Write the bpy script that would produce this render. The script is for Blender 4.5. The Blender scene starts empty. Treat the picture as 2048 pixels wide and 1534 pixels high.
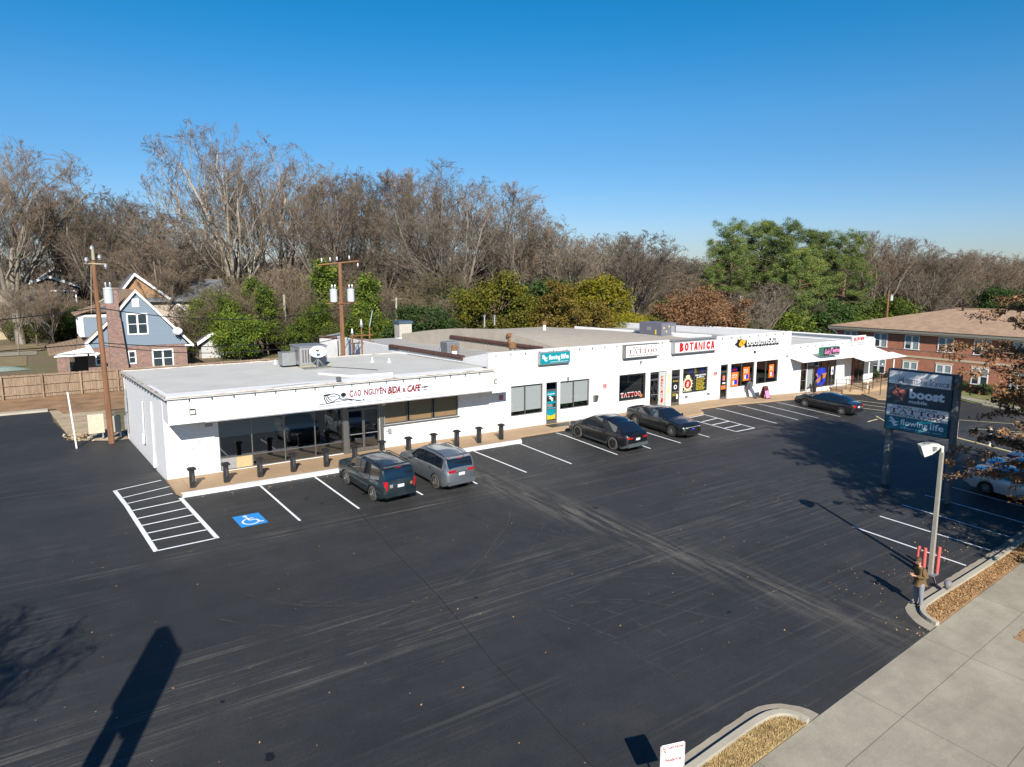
import bpy, bmesh, math, random
from mathutils import Vector, Matrix, noise
R = math.radians
sc = bpy.context.scene
COL = sc.collection
# ------------------------------------------------------------------ camera
CAM_H, F_PX, Y_HOR = 9.7, 1400.0, 552.0
PITCH = math.atan((767 - Y_HOR) / F_PX)
AX = math.atan2(3100 - 1024, math.hypot(F_PX, 767 - Y_HOR))
FW = Vector((math.cos(AX) * math.cos(PITCH), math.sin(AX) * math.cos(PITCH), -math.sin(PITCH)))
RT = Vector((math.sin(AX), -math.cos(AX), 0))
UP = RT.cross(FW)
cd = bpy.data.cameras.new('camera'); cam = bpy.data.objects.new('camera', cd); COL.objects.link(cam)
cd.sensor_width = 36; cd.lens = F_PX / 2048 * 36; cd.clip_end = 5000; cd.clip_start = 0.3
m = Matrix((RT, UP, -FW)).transposed().to_4x4(); m.translation = (0, 0, CAM_H)
cam.matrix_world = m
sc.camera = cam
# ------------------------------------------------------------------ sky, sun, exposure
SUN_EL, SUN_AZ = R(32), R(246)
w = bpy.data.worlds.new('World'); sc.world = w; w.use_nodes = True
nt = w.node_tree; nt.nodes.clear()
sky = nt.nodes.new('ShaderNodeTexSky'); sky.sky_type = 'NISHITA'; sky.sun_disc = False
sky.sun_elevation = SUN_EL; sky.sun_rotation = math.atan2(math.cos(SUN_AZ), math.sin(SUN_AZ))
sky.altitude = 200; sky.air_density = 1.0; sky.dust_density = 0.4; sky.ozone_density = 2.0
hs = nt.nodes.new('ShaderNodeHueSaturation'); hs.inputs['Saturation'].default_value = 1.3
bg = nt.nodes.new('ShaderNodeBackground'); bg.inputs[1].default_value = 0.085
wo = nt.nodes.new('ShaderNodeOutputWorld')
# grade the clear-air sky by elevation: deeper blue aloft, softer towards the horizon
tc = nt.nodes.new('ShaderNodeTexCoord'); sx = nt.nodes.new('ShaderNodeSeparateXYZ'); cr = nt.nodes.new('ShaderNodeValToRGB'); mu = nt.nodes.new('ShaderNodeMix'); mu.data_type = 'RGBA'; mu.blend_type = 'MULTIPLY'; mu.inputs[0].default_value = 1
stops = [(0, (.54, .58, .84)), (.07, (.54, .64, .86)), (.15, (.50, .70, .87)), (.21, (.48, .78, .92)), (.3, (.22, .81, .95)), (.38, (.07, .80, .95)), (.55, (.12, .50, .72)), (1, (.10, .40, .62))]
el = cr.color_ramp.elements
while len(el) < len(stops): el.new(.5)
for i_, (p_, c_) in enumerate(stops): el[i_].position = p_; el[i_].color = (*c_, 1)
nt.links.new(tc.outputs['Generated'], sx.inputs[0]); nt.links.new(sx.outputs[2], cr.inputs[0]); nt.links.new(sky.outputs[0], hs.inputs['Color']); nt.links.new(hs.outputs[0], mu.inputs[6]); nt.links.new(cr.outputs[0], mu.inputs[7]); nt.links.new(mu.outputs[2], bg.inputs[0]); nt.links.new(bg.outputs[0], wo.inputs[0])
sl = bpy.data.lights.new('sun', 'SUN'); sl.energy = 5.0; sl.angle = R(0.53); sl.color = (1, .93, .83)
so = bpy.data.objects.new('sun', sl); COL.objects.link(so)
sd = Vector((math.cos(SUN_AZ) * math.cos(SUN_EL), math.sin(SUN_AZ) * math.cos(SUN_EL), math.sin(SUN_EL)))
so.rotation_euler = sd.to_track_quat('Z', 'Y').to_euler(); so.location = (0, 0, 60)
sc.view_settings.view_transform = 'Standard'; sc.view_settings.look = 'None'
sc.view_settings.exposure = 0.6; sc.view_settings.gamma = 1.0
sc.cycles.max_bounces = 6; sc.cycles.diffuse_bounces = 2; sc.cycles.glossy_bounces = 3
sc.cycles.transmission_bounces = 3; sc.cycles.transparent_max_bounces = 8
sc.cycles.caustics_reflective = False; sc.cycles.caustics_refractive = False

# ------------------------------------------------------------------ helpers
GX = 43.5
def zf(y):
    if y < -15: return -.08 - .065 * 48.2
    if y < 33.2: return -.08 - .065 * (33.2 - y)
    if y < 60: return -.08 + .08 * (y - 33.2) / 26.8
    if y < 80: return .3 * (y - 60) / 20
    return .3
def zx(x):
    return -.045 * min(max(0, x - GX), 36.5)
def zg(x, y): return zf(y) + zx(x)
def ray(px, py): return FW + RT * ((px - 1024) / F_PX) + UP * ((767 - py) / F_PX)
def at_depth(px, d):          # ground position under image column px at horizontal depth d
    f = Vector((FW.x, FW.y)).normalized(); r = Vector((RT.x, RT.y))
    # horizontal column near the horizon
    p = f * d + r * (d * (px - 1024) / math.hypot(F_PX, 767 - Y_HOR))
    return p.x, p.y
def z_at(py, d): return CAM_H + (Y_HOR - py) / F_PX * d * 0.99

class MB:
    def __init__(s): s.v = []; s.f = []; s.mi = []; s.cur = 0
    def vert(s, p): s.v.append(tuple(p)); return len(s.v) - 1
    def face(s, pts):
        n = len(s.v); s.v += [tuple(p) for p in pts]; s.f.append(tuple(range(n, n + len(pts)))); s.mi.append(s.cur); return s
    def raw(s, vs, fs):
        n = len(s.v); s.v += [tuple(p) for p in vs]
        for f in fs: s.f.append(tuple(i + n for i in f)); s.mi.append(s.cur)
        return s
    def box(s, a, b, mat=None):
        x0, y0, z0 = a; x1, y1, z1 = b
        vs = [(x0, y0, z0), (x1, y0, z0), (x1, y1, z0), (x0, y1, z0), (x0, y0, z1), (x1, y0, z1), (x1, y1, z1), (x0, y1, z1)]
        if mat is not None: vs = [tuple(mat @ Vector(v)) for v in vs]
        return s.raw(vs, [(0, 3, 2, 1), (4, 5, 6, 7), (0, 1, 5, 4), (1, 2, 6, 5), (2, 3, 7, 6), (3, 0, 4, 7)])
    def cbox(s, c, d, mat=None):
        return s.box([c[i] - d[i] / 2 for i in range(3)], [c[i] + d[i] / 2 for i in range(3)], mat)
    def tube(s, p0, p1, r0, r1=None, n=8, cap=True):
        if r1 is None: r1 = r0
        p0 = Vector(p0); p1 = Vector(p1); d = (p1 - p0)
        if d.length < 1e-6: return s
        d.normalize(); u = d.orthogonal().normalized(); w_ = d.cross(u)
        vs = []
        for p, r in ((p0, r0), (p1, r1)):
            for k in range(n):
                a = 2 * math.pi * k / n; vs.append(p + (u * math.cos(a) + w_ * math.sin(a)) * r)
        fs = [(k, (k + 1) % n, n + (k + 1) % n, n + k) for k in range(n)]
        if cap: fs += [tuple(range(n - 1, -1, -1)), tuple(range(n, 2 * n))]
        return s.raw(vs, fs)
    def path(s, pts, r, n=5):
        for a, b in zip(pts, pts[1:]): s.tube(a, b, r, r, n)
        return s
    def lathe(s, prof, c=(0, 0, 0), n=16, axis='z'):
        vs = []
        for (r, h) in prof:
            for k in range(n):
                a = 2 * math.pi * k / n; x, y = r * math.cos(a), r * math.sin(a)
                p = (x, y, h) if axis == 'z' else (x, h, y)
                vs.append((p[0] + c[0], p[1] + c[1], p[2] + c[2]))
        fs = []
        for i in range(len(prof) - 1):
            for k in range(n):
                q = (i * n + k, i * n + (k + 1) % n, (i + 1) * n + (k + 1) % n, (i + 1) * n + k)
                fs.append(q if axis == 'z' else q[::-1])
        return s.raw(vs, fs)
    def flat(s, vs2, fs, O, u, v, off=0.0):
        O = Vector(O); u = Vector(u); v = Vector(v); n = u.cross(v).normalized()
        return s.raw([O + u * a + v * b + n * off for a, b in vs2], fs)
    def rot(s, M):
        s.v = [tuple(M @ Vector(p)) for p in s.v]; return s
    def build(s, name, mat, parent=None, local=False, smooth=False, loc=None):
        me = bpy.data.meshes.new(name)
        off = Vector((0, 0, 0))
        if parent is not None and not local: off = parent.matrix_basis.translation
        if loc is not None: off = Vector(loc)
        me.from_pydata([(p[0] - off.x, p[1] - off.y, p[2] - off.z) for p in s.v], [], s.f)
        mats = mat if isinstance(mat, (list, tuple)) else [mat]
        for mm in mats: me.materials.append(mm)
        if len(mats) > 1: me.polygons.foreach_set('material_index', s.mi)
        if smooth: me.polygons.foreach_set('use_smooth', [True] * len(me.polygons))
        me.update()
        o = bpy.data.objects.new(name, me); COL.objects.link(o)
        if parent is not None: o.parent = parent
        elif loc is not None: o.location = loc
        return o
def tag(o, label=None, cat=None, group=None, kind=None):
    if label: o['label'] = label
    if cat: o['category'] = cat
    if group: o['group'] = group
    if kind: o['kind'] = kind
    return o
def thing(name, label, cat, loc=(0, 0, 0), group=None, rot=None):
    o = bpy.data.objects.new(name, None); COL.objects.link(o); o.location = loc
    if rot is not None: o.rotation_euler = rot
    return tag(o, label, cat, group)
def copy_tree(o, parent=None):
    c = o.copy(); COL.objects.link(c); c.parent = parent
    for ch in [x for x in o.children]: copy_tree(ch, c)
    return c
def smooth_weld(o, ang=40):
    me = o.data; bm = bmesh.new(); bm.from_mesh(me); bmesh.ops.remove_doubles(bm, verts=bm.verts, dist=.0005)
    bmesh.ops.recalc_face_normals(bm, faces=bm.faces)
    for e in bm.edges:
        if len(e.link_faces) == 2 and e.calc_face_angle(0) > R(ang): e.smooth = False
    for f in bm.faces: f.smooth = True
    bm.to_mesh(me); bm.free(); return o
def bevel(o, wdt=.01, seg=1):
    me = o.data; bm = bmesh.new(); bm.from_mesh(me); bmesh.ops.remove_doubles(bm, verts=bm.verts, dist=.0002)
    es = [e for e in bm.edges if len(e.link_faces) == 2 and e.calc_face_angle(0) > R(30)]
    bmesh.ops.bevel(bm, geom=es, offset=wdt, segments=seg, affect='EDGES', clamp_overlap=True)
    bm.to_mesh(me); bm.free(); return o
_tc = {}
def text2d(s, sx=1, shear=0, bold=0, align='CENTER', space=1.0):
    key = (s, sx, shear, bold, align, space)
    if key in _tc: return _tc[key]
    c = bpy.data.curves.new('t', 'FONT'); c.body = s; c.size = 1; c.shear = shear; c.offset = bold
    c.align_x = align; c.align_y = 'CENTER'; c.resolution_u = 2; c.fill_mode = 'FRONT'; c.space_character = space
    o = bpy.data.objects.new('t', c); COL.objects.link(o)
    dg = bpy.context.evaluated_depsgraph_get(); me = bpy.data.meshes.new_from_object(o.evaluated_get(dg))
    vs = [(v.co.x * sx, v.co.y) for v in me.vertices]; fs = [tuple(p.vertices) for p in me.polygons]
    bpy.data.objects.remove(o); bpy.data.curves.remove(c); bpy.data.meshes.remove(me)
    _tc[key] = (vs, fs); return vs, fs
def text_fit(mb, s, x0, x1, z0, z1, O, u, v, off=.004, **k):
    """write s so it fills the rectangle x0..x1, z0..z1 of the sign plane"""
    vs, fs = text2d(s, **k)
    if not vs: return
    a0 = min(p[0] for p in vs); a1 = max(p[0] for p in vs); b0 = min(p[1] for p in vs); b1 = max(p[1] for p in vs)
    vs = [(x0 + (p[0] - a0) / (a1 - a0) * (x1 - x0), z0 + (p[1] - b0) / (b1 - b0) * (z1 - z0)) for p in vs]
    mb.flat(vs, fs, O, u, v, off)
def poly2d(mb, pts, O, u, v, off=.004): mb.flat(pts, [tuple(range(len(pts)))], O, u, v, off)
def stroke2d(mb, pts, wd, O, u, v, off=.004):
    for (a, b), (c, d) in zip(pts, pts[1:]):
        L = math.hypot(c - a, d - b)
        if L < 1e-6: continue
        nx, ny = -(d - b) / L * wd / 2, (c - a) / L * wd / 2
        ex, ey = (c - a) / L * wd * .3, (d - b) / L * wd * .3
        poly2d(mb, [(a + nx - ex, b + ny - ey), (a - nx - ex, b - ny - ey), (c - nx + ex, d - ny + ey), (c + nx + ex, d + ny + ey)], O, u, v, off)
def disc2d(mb, cx, cy, rx, ry, O, u, v, off=.004, n=20, a0=0, a1=360):
    pts = [(cx + rx * math.cos(R(a0 + (a1 - a0) * k / n)), cy + ry * math.sin(R(a0 + (a1 - a0) * k / n))) for k in range(n if a1 - a0 == 360 else n + 1)]
    poly2d(mb, pts, O, u, v, off)
def ring2d(mb, cx, cy, r0, r1, O, u, v, off=.004, n=24, a0=0, a1=360):
    for k in range(n):
        a = R(a0 + (a1 - a0) * k / n); b = R(a0 + (a1 - a0) * (k + 1) / n)
        poly2d(mb, [(cx + r0 * math.cos(a), cy + r0 * math.sin(a)), (cx + r1 * math.cos(a), cy + r1 * math.sin(a)),
                    (cx + r1 * math.cos(b), cy + r1 * math.sin(b)), (cx + r0 * math.cos(b), cy + r0 * math.sin(b))], O, u, v, off)

# ------------------------------------------------------------------ materials
class NM:
    def __init__(s, name):
        s.m = bpy.data.materials.new(name); s.m.use_nodes = True; s.t = s.m.node_tree
        s.b = s.t.nodes['Principled BSDF']; s.o = s.t.nodes['Material Output']
    def n(s, typ, **k):
        x = s.t.nodes.new('ShaderNode' + typ)
        for a, b in k.items():
            if a.startswith('i_'):
                q = a[2:].replace('_', ' '); x.inputs[int(q) if q.isdigit() else q].default_value = b
            else: setattr(x, a, b)
        return x
    def l(s, a, b): s.t.links.new(a, b)
    def co(s, kind='Object'):
        return s.n('TexCoord').outputs[kind]
    def geo(s): return s.n('NewGeometry').outputs['Position']
    def map(s, v, scale=(1, 1, 1), rot=(0, 0, 0), loc=(0, 0, 0)):
        x = s.n('Mapping'); x.inputs['Scale'].default_value = scale; x.inputs['Rotation'].default_value = rot; x.inputs['Location'].default_value = loc
        s.l(v, x.inputs[0]); return x.outputs[0]
    def noise(s, v, sc_=1, det=4, rough=.55, dist=0):
        x = s.n('TexNoise'); x.inputs['Scale'].default_value = sc_; x.inputs['Detail'].default_value = det
        x.inputs['Roughness'].default_value = rough; x.inputs['Distortion'].default_value = dist
        s.l(v, x.inputs['Vector']); return x.outputs['Fac']
    def ramp(s, f, stops):
        x = s.n('ValToRGB'); e = x.color_ramp.elements
        while len(e) < len(stops): e.new(.5)
        for i, (p, c) in enumerate(stops):
            e[i].position = p; e[i].color = (c[0], c[1], c[2], 1) if not isinstance(c, (int, float)) else (c, c, c, 1)
        s.l(f, x.inputs[0]); return x.outputs[0]
    def mix(s, f, a, b, mode='MIX'):
        x = s.n('Mix', data_type='RGBA', blend_type=mode)
        for val, i in ((f, 0), (a, 6), (b, 7)):
            if hasattr(val, 'is_output') or hasattr(val, 'links'): s.l(val, x.inputs[i])
            elif isinstance(val, (int, float)): x.inputs[i].default_value = val if i == 0 else (val, val, val, 1)
            else: x.inputs[i].default_value = (*val, 1)
        return x.outputs[2]
    def math(s, op, a, b=0.0, c=None):
        x = s.n('Math', operation=op)
        for i, val in enumerate((a, b) if c is None else (a, b, c)):
            if isinstance(val, (int, float)): x.inputs[i].default_value = val
            else: s.l(val, x.inputs[i])
        return x.outputs[0]
    def bump(s, h, st=.3, d=.02):
        x = s.n('Bump'); x.inputs['Strength'].default_value = st; x.inputs['Distance'].default_value = d
        s.l(h, x.inputs['Height']); s.l(x.outputs[0], s.b.inputs['Normal'])
    def set(s, col=None, rough=None, metal=None, **k):
        if col is not None:
            if hasattr(col, 'links'): s.l(col, s.b.inputs['Base Color'])
            else: s.b.inputs['Base Color'].default_value = (*col, 1)
        if rough is not None:
            if hasattr(rough, 'links'): s.l(rough, s.b.inputs['Roughness'])
            else: s.b.inputs['Roughness'].default_value = rough
        if metal is not None: s.b.inputs['Metallic'].default_value = metal
        for a, b in k.items(): s.b.inputs[a.replace('_', ' ')].default_value = b
        return s.m
_pm = {}
def plain(name, col, rough=.6, metal=0, var=.12, sc_=6, **k):
    """simple paint with slight tonal variation"""
    if name in _pm: return _pm[name]
    x = NM(name); f = x.noise(x.co(), sc_, 3)
    c = x.ramp(f, [(.25, tuple(v * (1 - var) for v in col)), (.75, tuple(min(1, v * (1 + var)) for v in col))])
    _pm[name] = x.set(c, rough, metal, **k); return _pm[name]

def m_asphalt():
    x = NM('asphalt'); p = x.geo()
    big = x.noise(x.map(p, (.10, .22, 1)), 1, 4, .6)
    fine = x.noise(p, 28, 3, .7)
    base = x.ramp(big, [(.3, (.021, .022, .023)), (.55, (.0295, .03, .0305)), (.75, (.040, .039, .037))])
    # long faint sweep marks
    def streak(rot, scl, lo, hi, loc=(0, 0, 0)):
        v = x.map(p, scl, (0, 0, R(rot)), loc)
        n_ = x.noise(v, 1, 6, .72, .35)
        return x.ramp(n_, [(lo, 0), (hi, 1)])
    s1 = streak(3, (.10, 5.5, 1), .50, .64)
    s2 = streak(10, (.06, 8.5, 1), .53, .62, (5, 2, 0))
    s3 = streak(80, (.09, 5.0, 1), .54, .66, (3, 7, 0))
    s4 = streak(-22, (.09, 6.5, 1), .55, .66, (13, 1, 0))
    sep0 = x.n('SeparateXYZ'); x.l(p, sep0.inputs[0]); X0, Y0 = sep0.outputs[0], sep0.outputs[1]
    def bandm(c, k, wd, seed):     # swept lanes along the lot: centre y = c + k * x
        d = x.math('SUBTRACT', Y0, x.math('ADD', x.math('MULTIPLY', X0, k), c)); d = x.math('ADD', d, x.math('MULTIPLY', x.math('SUBTRACT', x.noise(x.map(p, loc=(seed, 0, 0)), .25, 2), .5), wd * 1.5))
        return x.math('MAXIMUM', x.math('SUBTRACT', 1.0, x.math('DIVIDE', x.math('ABSOLUTE', d), wd)), 0.0)
    bm_ = x.math('MINIMUM', x.math('ADD', x.math('ADD', bandm(18.3, .06, 2.4, 3), bandm(27.0, .03, 1.6, 9)), x.math('MULTIPLY', bandm(38, -.05, 6, 5), .35)), 1.0)
    msk = x.ramp(x.noise(p, .16, 3), [(.40, 0), (.62, 1)])
    brk = x.ramp(x.noise(x.map(p, (.5, .9, 1)), 1, 4, .65), [(.38, .1), (.6, 1)]); mA = x.math('MULTIPLY', x.math('MAXIMUM', x.math('MULTIPLY', msk, .3), bm_), brk)
    col = x.mix(x.math('MULTIPLY', x.math('MULTIPLY', s1, mA), .42), base, (.105, .10, .088))
    col = x.mix(x.math('MULTIPLY', x.math('MULTIPLY', s2, mA), .7), col, (.16, .15, .13))
    msk2 = x.ramp(x.noise(x.map(p, loc=(40, 9, 0)), .12, 3), [(.45, 0), (.62, 1)])
    col = x.mix(x.math('MULTIPLY', x.math('MULTIPLY', s3, msk2), .32), col, (.10, .097, .09))
    rm = x.ramp(x.math('MULTIPLY', X0, .02), [(.36, 0), (.48, 1)])
    col = x.mix(x.math('MULTIPLY', x.math('MULTIPLY', s4, rm), .34), col, (.11, .104, .094))
    # dusty paving seam running out from the long building towards the street
    sep = x.n('SeparateXYZ'); x.l(p, sep.inputs[0])
    line = x.math('SUBTRACT', sep.outputs[0], x.math('ADD', x.math('MULTIPLY', x.math('SUBTRACT', 33, sep.outputs[1]), .2), 17.2))
    line = x.math('ADD', line, x.math('MULTIPLY', x.math('SUBTRACT', x.noise(p, .5, 3), .5), .8))
    band = x.math('SUBTRACT', 1, x.math('MULTIPLY', x.math('ABSOLUTE', line), .6)); 
    band = x.math('MAXIMUM', band, 0.0)
    n4 = x.ramp(x.noise(x.map(p, (3.2, .35, 1), (0, 0, R(11))), 1, 5, .7), [(.44, 0), (.66, 1)])
    yfade = x.ramp(x.math('MULTIPLY', sep.outputs[1], .03), [(.3, .55), (.6, .8), (.95, 1)])
    col = x.mix(x.math('MULTIPLY', x.math('MULTIPLY', x.math('MULTIPLY', band, n4), yfade), .8), col, (.17, .158, .132))
    # lot is darker, newer on the right of the seam
    # pale specks
    vo = x.n('TexVoronoi', feature='F1'); vo.inputs['Scale'].default_value = 1.7; x.l(p, vo.inputs['Vector'])
    sp = x.ramp(vo.outputs['Distance'], [(.028, 1), (.04, 0)])
    col = x.mix(x.math('MULTIPLY', sp, x.ramp(x.noise(p, .8, 2), [(.5, 0), (.6, .8)])), col, (.30, .25, .18))
    col = x.mix(.5, col, x.ramp(fine, [(.3, .4), (.7, 1.6)]), 'MULTIPLY')
    mott = x.noise(p, 1.1, 5, .65); col = x.mix(.55, col, x.ramp(mott, [(.3, .78), (.7, 1.25)]), 'MULTIPLY')
    x.bump(fine, .25, .01)
    return x.set(col, .62, Specular_IOR_Level=.42)
def m_ground():
    x = NM('woodland_floor'); p = x.geo()
    f = x.noise(p, .12, 5, .6); g = x.noise(p, 3, 4, .7)
    c = x.ramp(f, [(.3, (.13, .085, .05)), (.45, (.16, .12, .07)), (.58, (.13, .13, .055)), (.75, (.09, .11, .04))])
    return x.set(x.mix(.6, c, x.ramp(g, [(.3, .6), (.7, 1.3)]), 'MULTIPLY'), .9)
def m_concrete(name, c0, c1, joint=None, stain=.35, brown=(.2, .13, .07), jc=.45, rot=0):
    x = NM(name); p = x.geo()
    f = x.noise(p, .7, 5, .62); g = x.noise(p, 18, 3, .6)
    c = x.ramp(f, [(.3, c0), (.7, c1)])
    st = x.ramp(x.noise(x.map(p, (.35, 1.3, 1), (0, 0, R(3))), 1, 5, .7), [(.45, 0), (.75, stain)])
    c = x.mix(st, c, brown)
    c = x.mix(.35, c, x.ramp(g, [(.3, .75), (.7, 1.2)]), 'MULTIPLY')
    if joint:
        b = x.n('TexBrick', offset=0.0); b.inputs['Scale'].default_value = 1
        b.inputs['Brick Width'].default_value = joint[0]; b.inputs['Row Height'].default_value = joint[1]
        b.inputs['Mortar Size'].default_value = .012; b.inputs['Color1'].default_value = (1, 1, 1, 1); b.inputs['Color2'].default_value = (.92, .92, .92, 1)
        b.inputs['Mortar'].default_value = (jc, jc, jc, 1)
        x.l(x.map(p, rot=(0, 0, rot)), b.inputs['Vector']); c = x.mix(1, c, b.outputs['Color'], 'MULTIPLY')
    x.bump(g, .2, .01)
    return x.set(c, .85)
def wallvec(x):
    sep = x.n('SeparateXYZ'); x.l(x.geo(), sep.inputs[0]); cb = x.n('CombineXYZ')
    x.l(x.math('ADD', sep.outputs[0], sep.outputs[1]), cb.inputs[0]); x.l(sep.outputs[2], cb.inputs[1]); return cb.outputs[0]
def m_brick(name, c1, c2, mortar, scl=1, bw=.22, rh=.075, rough=.85, extra=None):
    x = NM(name); b = x.n('TexBrick'); x.l(wallvec(x), b.inputs['Vector'])
    b.inputs['Scale'].default_value = scl; b.inputs['Brick Width'].default_value = bw; b.inputs['Row Height'].default_value = rh
    b.inputs['Mortar Size'].default_value = .009; b.inputs['Mortar Smooth'].default_value = .2; b.inputs['Bias'].default_value = .0
    b.inputs['Color1'].default_value = (*c1, 1); b.inputs['Color2'].default_value = (*c2, 1); b.inputs['Mortar'].default_value = (*mortar, 1)
    g = x.noise(x.geo(), 1.2, 4)
    c = x.mix(.5, b.outputs['Color'], x.ramp(g, [(.3, .8), (.7, 1.2)]), 'MULTIPLY')
    x.bump(b.outputs['Fac'], -.4, .01)
    return x.set(c, rough)
def m_whitewall():
    x = NM('white_painted_masonry'); b = x.n('TexBrick'); x.l(wallvec(x), b.inputs['Vector'])
    b.inputs['Scale'].default_value = 1; b.inputs['Brick Width'].default_value = .2; b.inputs['Row Height'].default_value = .07
    b.inputs['Mortar Size'].default_value = .008; b.inputs['Color1'].default_value = (.80, .80, .80, 1); b.inputs['Color2'].default_value = (.73, .73, .74, 1); b.inputs['Mortar'].default_value = (.70, .71, .72, 1)
    g = x.noise(x.geo(), .5, 5, .65)
    dirt = x.ramp(x.noise(x.map(x.geo(), (2.2, 2.2, .22)), 1, 5, .75), [(.5, 0), (.8, .38)])
    sp_ = x.n('SeparateXYZ'); x.l(x.geo(), sp_.inputs[0]); low = x.ramp(x.math('ADD', x.math('MULTIPLY', sp_.outputs[2], .5), x.math('MULTIPLY', x.noise(x.geo(), 2.5, 4), .3)), [(.05, .5), (.36, 0)]); dirt = x.math('MAXIMUM', dirt, low)
    c = x.mix(.4, b.outputs['Color'], x.ramp(g, [(.3, .9), (.7, 1.04)]), 'MULTIPLY')
    c = x.mix(dirt, c, (.55, .52, .46))
    x.bump(b.outputs['Fac'], -.25, .006)
    return x.set(c, .75)
def m_glass(name, tint=(.02, .025, .03), refl=.12, trans=.55, rough=.02):
    """window pane: partly see-through, mirror-like at grazing angles"""
    x = NM(name); t = x.t; t.nodes.remove(x.b)
    gl = x.n('BsdfGlossy'); gl.inputs['Roughness'].default_value = rough; gl.inputs['Color'].default_value = (.9, .95, 1, 1)
    tr = x.n('BsdfTransparent'); tr.inputs['Color'].default_value = (trans, trans * 1.02, trans * 1.03, 1)
    fr = x.n('Fresnel'); fr.inputs['IOR'].default_value = 1.55
    f = x.math('MAXIMUM', x.math('MULTIPLY', fr.outputs[0], 1.6), refl)
    nz = x.noise(x.geo(), .9, 2); bp = x.n('Bump'); bp.inputs['Strength'].default_value = .03; bp.inputs['Distance'].default_value = .05
    x.l(nz, bp.inputs['Height']); x.l(bp.outputs[0], gl.inputs['Normal'])
    mx = x.n('MixShader'); x.l(f, mx.inputs[0]); x.l(tr.outputs[0], mx.inputs[1]); x.l(gl.outputs[0], mx.inputs[2])
    x.l(mx.outputs[0], x.o.inputs[0]); return x.m
def m_darkglass(name, col=(.008, .012, .018), spec=.9):
    x = NM(name); return x.set(col, .03, 0, Specular_IOR_Level=spec, IOR=1.6)
def m_paint(name, col, metal=.5, dirt=.15):
    x = NM(name); g = x.noise(x.co(), 2.2, 4, .6)
    c = x.mix(x.ramp(g, [(.45, 0), (.8, dirt)]), col, (.12, .11, .10))
    r = x.ramp(g, [(.3, .28), (.8, .42)])
    return x.set(c, r, metal, Coat_Weight=1.0, Coat_Roughness=.04)
def m_shingle(name, c0, c1, c2):
    x = NM(name); p = x.geo()
    sep = x.n('SeparateXYZ'); x.l(p, sep.inputs[0]); cb = x.n('CombineXYZ')
    x.l(x.math('ADD', sep.outputs[0], sep.outputs[1]), cb.inputs[0]); x.l(x.math('MULTIPLY', sep.outputs[2], 2.2), cb.inputs[1])
    b = x.n('TexBrick'); x.l(cb.outputs[0], b.inputs['Vector']); b.inputs['Scale'].default_value = 1
    b.inputs['Brick Width'].default_value = .35; b.inputs['Row Height'].default_value = .16; b.inputs['Mortar Size'].default_value = .012
    b.inputs['Color1'].default_value = (*c0, 1); b.inputs['Color2'].default_value = (*c1, 1); b.inputs['Mortar'].default_value = (*c2, 1)
    g = x.noise(p, .8, 4); g2 = x.noise(p, 9, 3)
    c = x.mix(.6, b.outputs['Color'], x.ramp(g, [(.3, .8), (.7, 1.2)]), 'MULTIPLY')
    c = x.mix(.5, c, x.ramp(g2, [(.3, .7), (.7, 1.3)]), 'MULTIPLY')
    return x.set(c, .9)
def m_roofmembrane(name, col, streakc, amt=.3, sc_=.5):
    x = NM(name); p = x.geo()
    f = x.noise(p, sc_, 5, .65); s_ = x.noise(x.map(p, (.15, 1.6, 1)), 1, 4, .7); g = x.noise(p, 30, 2)
    c = x.ramp(f, [(.3, tuple(v * .9 for v in col)), (.7, tuple(v * 1.08 for v in col))])
    c = x.mix(x.ramp(s_, [(.5, 0), (.75, amt)]), c, streakc)
    c = x.mix(.3, c, x.ramp(g, [(.3, .8), (.7, 1.2)]), 'MULTIPLY')
    return x.set(c, .9)
def m_wood(name, c0, c1, horiz=False, sc_=1):
    x = NM(name); p = x.geo()
    v = x.map(p, (9, 9, .6) if not horiz else (.6, .6, 9))
    f = x.noise(v, sc_, 4, .7, .4); g = x.noise(p, .5, 3)
    c = x.mix(.5, x.ramp(f, [(.3, c0), (.7, c1)]), x.ramp(g, [(.3, .7), (.7, 1.25)]), 'MULTIPLY')
    x.bump(f, .3, .01); return x.set(c, .9)
def m_foliage(name, c0, c1, c2, rough=.7, trans=.12):
    x = NM(name); oi = x.n('ObjectInfo'); p = x.geo()
    f = x.noise(p, .9, 3, .6); g = x.noise(p, 6, 2)
    c = x.ramp(f, [(.3, c0), (.52, c1), (.72, c2)])
    c = x.mix(.6, c, x.ramp(g, [(.3, .55), (.7, 1.4)]), 'MULTIPLY')
    h = x.n('HueSaturation'); x.l(c, h.inputs['Color']); x.l(x.math('ADD', x.math('MULTIPLY', oi.outputs['Random'], .5), .75), h.inputs['Value'])
    x.set(h.outputs[0], rough, Specular_IOR_Level=.25)
    return x.m
def m_bark(name, c0, c1):
    x = NM(name); oi = x.n('ObjectInfo'); f = x.noise(x.map(x.co(), (6, 6, 1)), 1, 4, .7)
    c = x.ramp(f, [(.3, c0), (.7, c1)])
    h = x.n('HueSaturation'); x.l(c, h.inputs['Color']); x.l(x.math('ADD', x.math('MULTIPLY', oi.outputs['Random'], .75), .6), h.inputs['Value'])
    return x.set(h.outputs[0], .95)
M = {}
M['asphalt'] = m_asphalt(); M['ground'] = m_ground()
M['walk'] = m_concrete('tan_walkway_concrete', (.36, .25, .15), (.44, .31, .19), (1.75, 9), .3, (.25, .15, .08), .55)
M['sidewalk'] = m_concrete('grey_sidewalk_concrete', (.25, .23, .18), (.375, .345, .275), (4.6, 2.3), .6, (.20, .18, .14), .5, -.066)
M['gutter'] = m_concrete('gutter_concrete', (.27, .24, .19), (.36, .32, .25), None, .45, (.12, .10, .08))
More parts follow.
